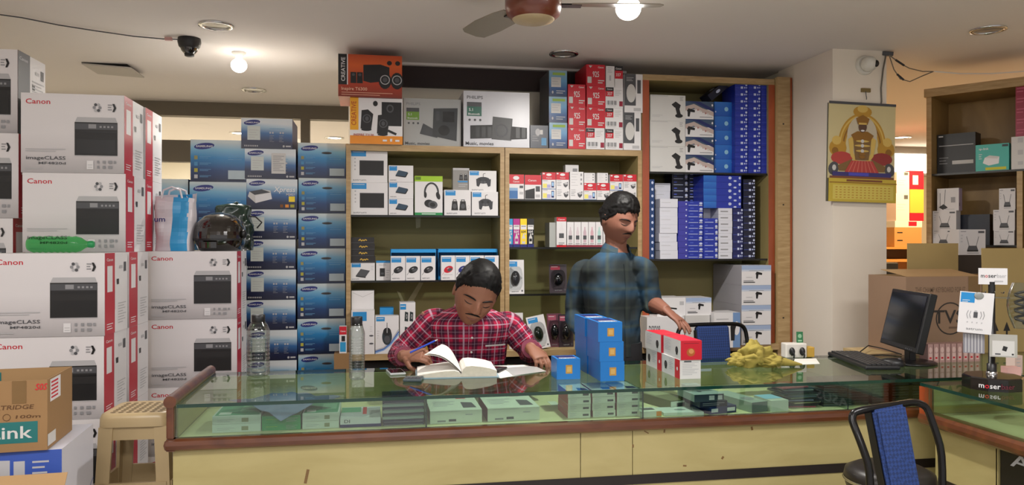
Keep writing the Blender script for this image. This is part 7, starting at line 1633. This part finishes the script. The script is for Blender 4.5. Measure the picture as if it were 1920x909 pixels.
for sd in (-1, 1): cloth_tube(b, [(xb + sd * .082, yb_ + sd * .02, .76), (xb + sd * .095, yb_ + sd * .03, .42), (xb + sd * .10, yb_ + .02, .05)], [.088, .070, .060], M_tr, seed=sd + 9)
b.build('trousers', man)
for sd in (-1, 1): shoe(man, xb + sd * .10, yb_ + .0, yw)
# ------------------------------------------------------------------ ceiling fittings
def on_ceil(px, py, dz=0): return atZ(px, py, CEIL - dz)
def bulb(px, py, label, r, power):
    v = on_ceil(px, py); v.z = CEIL
    e = empty('ceiling_lamp', label, 'lamp', v)
    b = MB(); b.lathe([(r * .9, 0), (r * .9, -.006), (r * .5, -.02), (r * .4, -.04)], mat('lamp_base', '#e0ddd8', .4), (0, 0, 0), 20); b.build('base', e)
    b = MB(); b.ell((0, 0, -.04 - r * .8), (r, r, r * .9), M_bulb, 20, 12); b.build('globe', e)
    l = lamp('lamp_light', 'AREA', (v.x, v.y, v.z - .05 - r * 1.8), power, (1, .96, .90), r * 2); l.data.shape = 'DISK'; return e
bulb(448, 98, 'small round lit lamp on the ceiling above the printer cartons', .045, 16)
bulb(1178, -20, 'large bright round lamp on the ceiling right of the fan', .055, 34)
def disc(px, py, label, r=.085, lit=False):
    v = on_ceil(px, py); e = empty('recessed_light', label, 'lamp', v, 0, 'recessed ceiling lights')
    b = MB(); b.lathe([(r * .78, -.001), (r * .8, -.010), (r, -.008), (r, -.0005)], M_chrome, (0, 0, 0), 28, cap=False); b.build('rim', e)
    b = MB(); b.lathe([(r * .77, -.002), (r * .6, -.004), (.002, -.006)], emit('lit_disc', '#fff2d8', 14) if lit else mat('frosted_grey', '#8f8a84', .2), (0, 0, 0), 28); b.build('diffuser', e)
disc(405, 47, 'unlit round recessed light above the black dome camera')
disc(1057, 100, 'unlit round recessed light above the ink cartons')
disc(1853, 55, 'unlit round recessed light above the right-hand cabinet')
disc(476, 168, 'unlit round recessed light behind the lit lamp over the printer cartons')
disc(449, 249, 'lit round ceiling light in the office seen over the large blue cartons', .1, True)
disc(627, 258, 'lit round ceiling light in the office seen beside the cabinet top', .1, True)
disc(1690, 257, 'lit round ceiling light in the corridor behind the calendar', .1, True)
# tilted ceiling hatch
v = on_ceil(209, 127); e = empty('ceiling_hatch', 'pale rectangular ceiling hatch hanging slightly open above the left stack', 'hatch', v)
b = MB(); b.box(-.13, -.13, -.0055, .13, .13, -.0005, M_dark); b.build('opening_shade', e)  # near-black slab paints the shade inside the open hatch
b = MB(); b.box(-.14, -.14, -.008, .14, .14, 0, mat('hatch_grey', '#b3ada5', .7), M=Matrix.Translation((.015, 0, -.014)) @ Matrix.Rotation(R(3), 4, 'Y')); b.build('hatch_panel', e)
# black dome camera with its wire
v = on_ceil(355, 72); e = empty('dome_camera', 'black dome camera on the ceiling at the left', 'camera', v)
b = MB(); b.lathe([(.058, 0), (.060, -.02), (.054, -.045), (.045, -.055)], M_black, n=28); b.build('housing', e)
b = MB(); b.lathe([(.045, -.055), (.040, -.068), (.030, -.08), (.027, -.083)], mat('dome_smoke', '#0c0b0c', .1, coat=1), n=28); b.lathe([(.026, -.083), (.024, -.096), (.012, -.1), (.002, -.1)], M_black, n=20); b.build('lens', e)
pts = [on_ceil(*q, .012) for q in ((-40, 22), (40, 33), (110, 47), (180, 58), (250, 68), (305, 73), (338, 74))]
b = MB(); b.tube(pts, .0032, M_dgrey, 6); o = tag(b.build('ceiling_cable'), 'thin wire running along the ceiling to the black dome camera', 'cable')
b = MB(); c = on_ceil(316, 73, .014); b.box(c.x - .018, c.y - .01, c.z - .008, c.x + .018, c.y + .01, c.z + .008, mat('pink_connector', '#b58a86', .5)); b.build('connector', o)
# ceiling fan: brown motor, three blades at rest
c = atT(1000, 0, 3.05); c.z = 2.235
e = empty('ceiling_fan', 'brown ceiling fan with cream bottom cap and three grey-brown blades', 'fan', c)
M_fan = mat('fan_brown', '#6e3420', .3, coat=.4); M_cap = mat('fan_cream', '#b5a27f', .35); M_blade = mat('fan_blade', '#8a8172', .35)
b = MB(); b.lathe([(.085, .014), (.104, .03), (.112, .06), (.112, .10), (.09, .13), (.05, .15), (.03, .155)], M_fan, n=32); b.build('motor_housing', e)
b = MB(); b.lathe([(.002, -.002), (.05, .0), (.078, .008), (.088, .018), (.086, .022)], M_cap, n=32); b.build('bottom_cap', e)
b = MB(); b.lathe([(.012, .15), (.012, CEIL - 2.235)], M_fan, n=12); b.build('down_rod', e)
b = MB(); b.lathe([(.03, CEIL - 2.235 - .06), (.06, CEIL - 2.235 - .01), (.06, CEIL - 2.235)], M_fan, n=20); b.build('canopy', e)
for k, ang in enumerate((112, -8, 232)):
    M = Matrix.Rotation(R(ang), 4, 'Z')
    b = MB(); b.box(.10, -.02, .067, .19, .02, .073, M_metal, M=M); bl = b.build('blade_arm', e)
    b = MB(); rings = []
    for x, w0, w1 in ((.15, -.045, .045), (.22, -.058, .056), (.36, -.066, .062), (.49, -.060, .050), (.512, -.03, .03)):
        z = .072; tl = math.tan(R(11)); rings.append([M @ Vector((x, w0, z + w0 * tl)), M @ Vector((x, w1, z + w1 * tl)), M @ Vector((x, w1, z + w1 * tl + .004)), M @ Vector((x, w0, z + w0 * tl + .004))])
    b.ring_loft(rings, M_blade, False); b.build('blade', e)
# ------------------------------------------------------------------ on the pillar: calendar, white camera, cables
YPf = 4.0
c = atY(1620, 123, YPf); e = empty('dome_camera', 'white dome camera high on the pillar above the calendar', 'camera', c)
MX = Matrix.Rotation(R(90), 3, 'X'); M_camw = mat('camera_white', '#dcdad2', .35)
b = MB(); b.lathe([(.055, 0), (.055, .014), (.05, .02)], M_camw, n=28, M=MX); b.build('base', e)
b = MB(); b.ell((0, -.045, 0), (.044, .044, .044), M_camw, 24, 16); b.build('ball', e)
b = MB(); b.ell((.022, -.078, -.004), (.017, .012, .02), M_black, 14, 10); b.build('lens', e)
c = atY(1622, 170, YPf); e = empty('wall_hook', 'small brass hook on the pillar that holds the calendar', 'hook', c)
b = MB(); b.box(-.028, -.012, -.010, .028, -.0005, .012, mat('aged_brass', '#8a7a4e', .3, .6)); b.build('plate', e)
b = MB(); b.tube([(-.004, -.012, -.006), (-.006, -.018, -.03), (0, -.014, -.045), (.002, -.01, -.052)], .0022, M_dgrey, 6); b.build('hook_wire', e)
# calendar: generic devotional print above a yellow date block
p0 = atY(1553, 190, YPf - .03); p1 = atY(1682, 378, YPf - .03); W_, H_ = p1.x - p0.x, p0.z - p1.z
e = empty('wall_calendar', 'wall calendar with a golden devotional picture and yellow date sheet on the pillar', 'calendar', (p0.x, YPf - .012, p1.z)); e.rotation_euler = (0, R(1.2), 0)
hd = H_ * .235
b = MB(); b.box(0, -.008, hd, W_ * .97, -.004, H_, mat('calendar_paper', '#c9bb8c', .45)); b.box(-.006, -.003, .0, W_ * .95, -.001, H_ - .004, mat('calendar_back', '#5d5a4e', .7)); b.box(0, -.012, H_ - .008, W_ * .97, -.008, H_ + .006, M_dgrey)
a = Art(b, (0, -.008, hd), (1, 0, 0), (0, 0, 1), W_ * .97, H_ - hd)
gold = mat('gold_print2', '#b5892e', .4); gold2 = mat('gold_deep', '#8a5f1e', .4); gold3 = mat('gold_pale', '#cfae5a', .4); rd = mat('rose_red', '#b0403a', .4); fig = mat('bronze_print', '#7a5c34', .4); ski = mat('print_face', '#5a4030', .4)
for r0, r1, m in ((.50, .34, gold), (.47, .44, gold3), (.40, .37, gold2)):
    N = 28; P = lambda r, q: (.50 + r * .72 * math.cos(q), .44 + r * .86 * math.sin(q))
    a.k += 1
    for i in range(N):
        q0, q1 = R(-15 + 210 * i / N), R(-15 + 210 * (i + 1) / N); b.face([a.P(*P(r1, q0)), a.P(*P(r0, q0)), a.P(*P(r0, q1)), a.P(*P(r1, q1))], m)
a.ell(.5, .58, .225, .26, mat('pale_halo', '#c2b7a0', .5), 24)
a.ell(.5, .89, .14, .08, gold, 16); a.ell(.5, .93, .08, .05, gold3, 12)
for s_ in (-1, 1):
    a.ell(.5 + s_ * .36, .40, .13, .12, gold, 14); a.ell(.5 + s_ * .38, .50, .07, .06, gold3, 12); a.ell(.5 + s_ * .40, .36, .05, .05, gold2, 10); a.ell(.5 + s_ * .30, .27, .16, .085, rd if s_ < 0 else mat('rose_deep', '#8e3230', .4), 16)
    a.ell(.5 + s_ * .42, .13, .075, .09, M_dgrey, 14, s_ * .4); a.ell(.5 + s_ * .41, .14, .03, .04, M_offw, 8)
    a.poly([(.5 + s_ * .12, .58), (.5 + s_ * .21, .52), (.5 + s_ * .17, .30), (.5 + s_ * .10, .22), (.5 + s_ * .06, .24), (.5 + s_ * .13, .34)][::-s_], gold3)
    a.poly([(.5 + s_ * .10, .10), (.5 + s_ * .34, .10), (.5 + s_ * .36, .17), (.5 + s_ * .15, .26)][::s_], fig)
a.poly([(.36, .56), (.64, .56), (.60, .25), (.40, .25)], fig); a.poly([(.33, .58), (.42, .63), (.58, .63), (.67, .58), (.62, .50), (.38, .50)], gold2)
a.poly([(.24, .08), (.76, .08), (.66, .24), (.34, .24)], rd)
for k in range(7): a.line([(.30 + k * .067, .085), (.38 + k * .04, .235)], .012, mat('rose_pale', '#c8695c', .4))
a.ell(.5, .69, .062, .075, ski, 16); a.poly([(.43, .72), (.57, .72), (.60, .80), (.5, .85), (.40, .80)], gold2); a.rect(.44, .72, .56, .745, gold3); a.ell(.5, .64, .03, .012, M_white, 10)
for y, w in ((.50, .10), (.44, .12), (.37, .10)): a.ell(.5, y, w, .015, gold3, 12); a.ell(.5, y, .025, .025, M_offw, 10)
for y in (.33, .29): a.ell(.5, y, .05, .02, gold2, 10)
a.rect(.06, .03, .94, .085, mat('violet_print', '#3a3470', .4)); a.rect(.30, .04, .60, .08, mat('violet_bright', '#4a48b0', .4)); a.rect(.02, .0, .98, .03, mat('rust_print', '#7a4a2a', .4))
b.build('picture_sheet', e)
b = MB(); b.box(.006, -.016, 0, W_ * .985, -.008, hd, mat('date_sheet', '#c0a83c', .45)); a = Art(b, (.006, -.016, 0), (1, 0, 0), (0, 0, 1), W_ * .98, hd)
a.rect(.0, .80, 1, .84, gold2); a.rect(.25, .87, .78, .96, mat('rust_print', '#7a4a2a', .4)); a.rect(.05, .1, .95, .72, mat('date_pale', '#cdbb58', .45))
for i in range(5):
    for j in range(14): a.rect(.09 + .06 * j, .16 + .11 * i, .12 + .06 * j, .20 + .11 * i, gold); a.k -= 1
b.build('date_block', e)
# loose cable on the pillar and the joint with two tails
b = MB(); M_cab = mat('cable_grey', '#6b665c', .5)
pts = [atY(*q, YPf - .006) for q in ((1662, 100), (1656, 130), (1652, 165), (1653, 190), (1650, 208))]; 
b.tube(pts, .004, M_cab, 6); o = tag(b.build('hanging_cable'), 'grey cable hanging down the pillar beside the calendar', 'cable')
b = MB(); b.ell(atY(1650, 211, YPf - .010), (.011, .009, .012), M_offw, 12, 8); b.build('plug', o)
c = on_ceil(1664, 101, .016)
b = MB(); b.box(-.03, -.012, -.012, .03, .012, .012, M_dgrey, bev=.003); o = tag(b.build('cable_joint', None, c, (0, R(6), R(-20))), 'dark cable joint where ceiling meets pillar, with two hanging tails', 'cable')
t0 = XY(1668, 3.93)[1]
for nm, q in (('cable_tail', ((1668, 104), (1690, 120), (1705, 128), (1730, 134), (1748, 134))), ('cable_tail', ((1668, 106), (1676, 130), (1688, 148), (1706, 153), (1728, 143), (1750, 134)))):
    b = MB(); P_ = [atT(*z, t0) for z in q]; b.tube([p - c for p in P_], .003, M_cab, 6); k = b.build(nm, None); k.parent = o; k.matrix_parent_inverse = Euler((0, R(6), R(-20))).to_matrix().to_4x4().inverted()
    b = MB(); i = 1 if nm and q[1][1] < 125 else 2; b.tube([P_[i - 1].lerp(P_[i], .5) - c, P_[i].lerp(P_[i + 1], .35) - c], .006, M_black, 8); s2 = b.build('connector', k)
P_ = [on_ceil(*q, .012) for q in ((1752, 134), (1800, 137), (1860, 137), (1925, 134))]
P_ = [atT(q[0], q[1], 4.15) for q in ((1752, 134), (1800, 138), (1860, 138), (1930, 133))]
b = MB(); b.tube(P_, .003, M_offw, 6); tag(b.build('ceiling_cable'), 'white cable running right along the ceiling from the cable joint', 'cable')
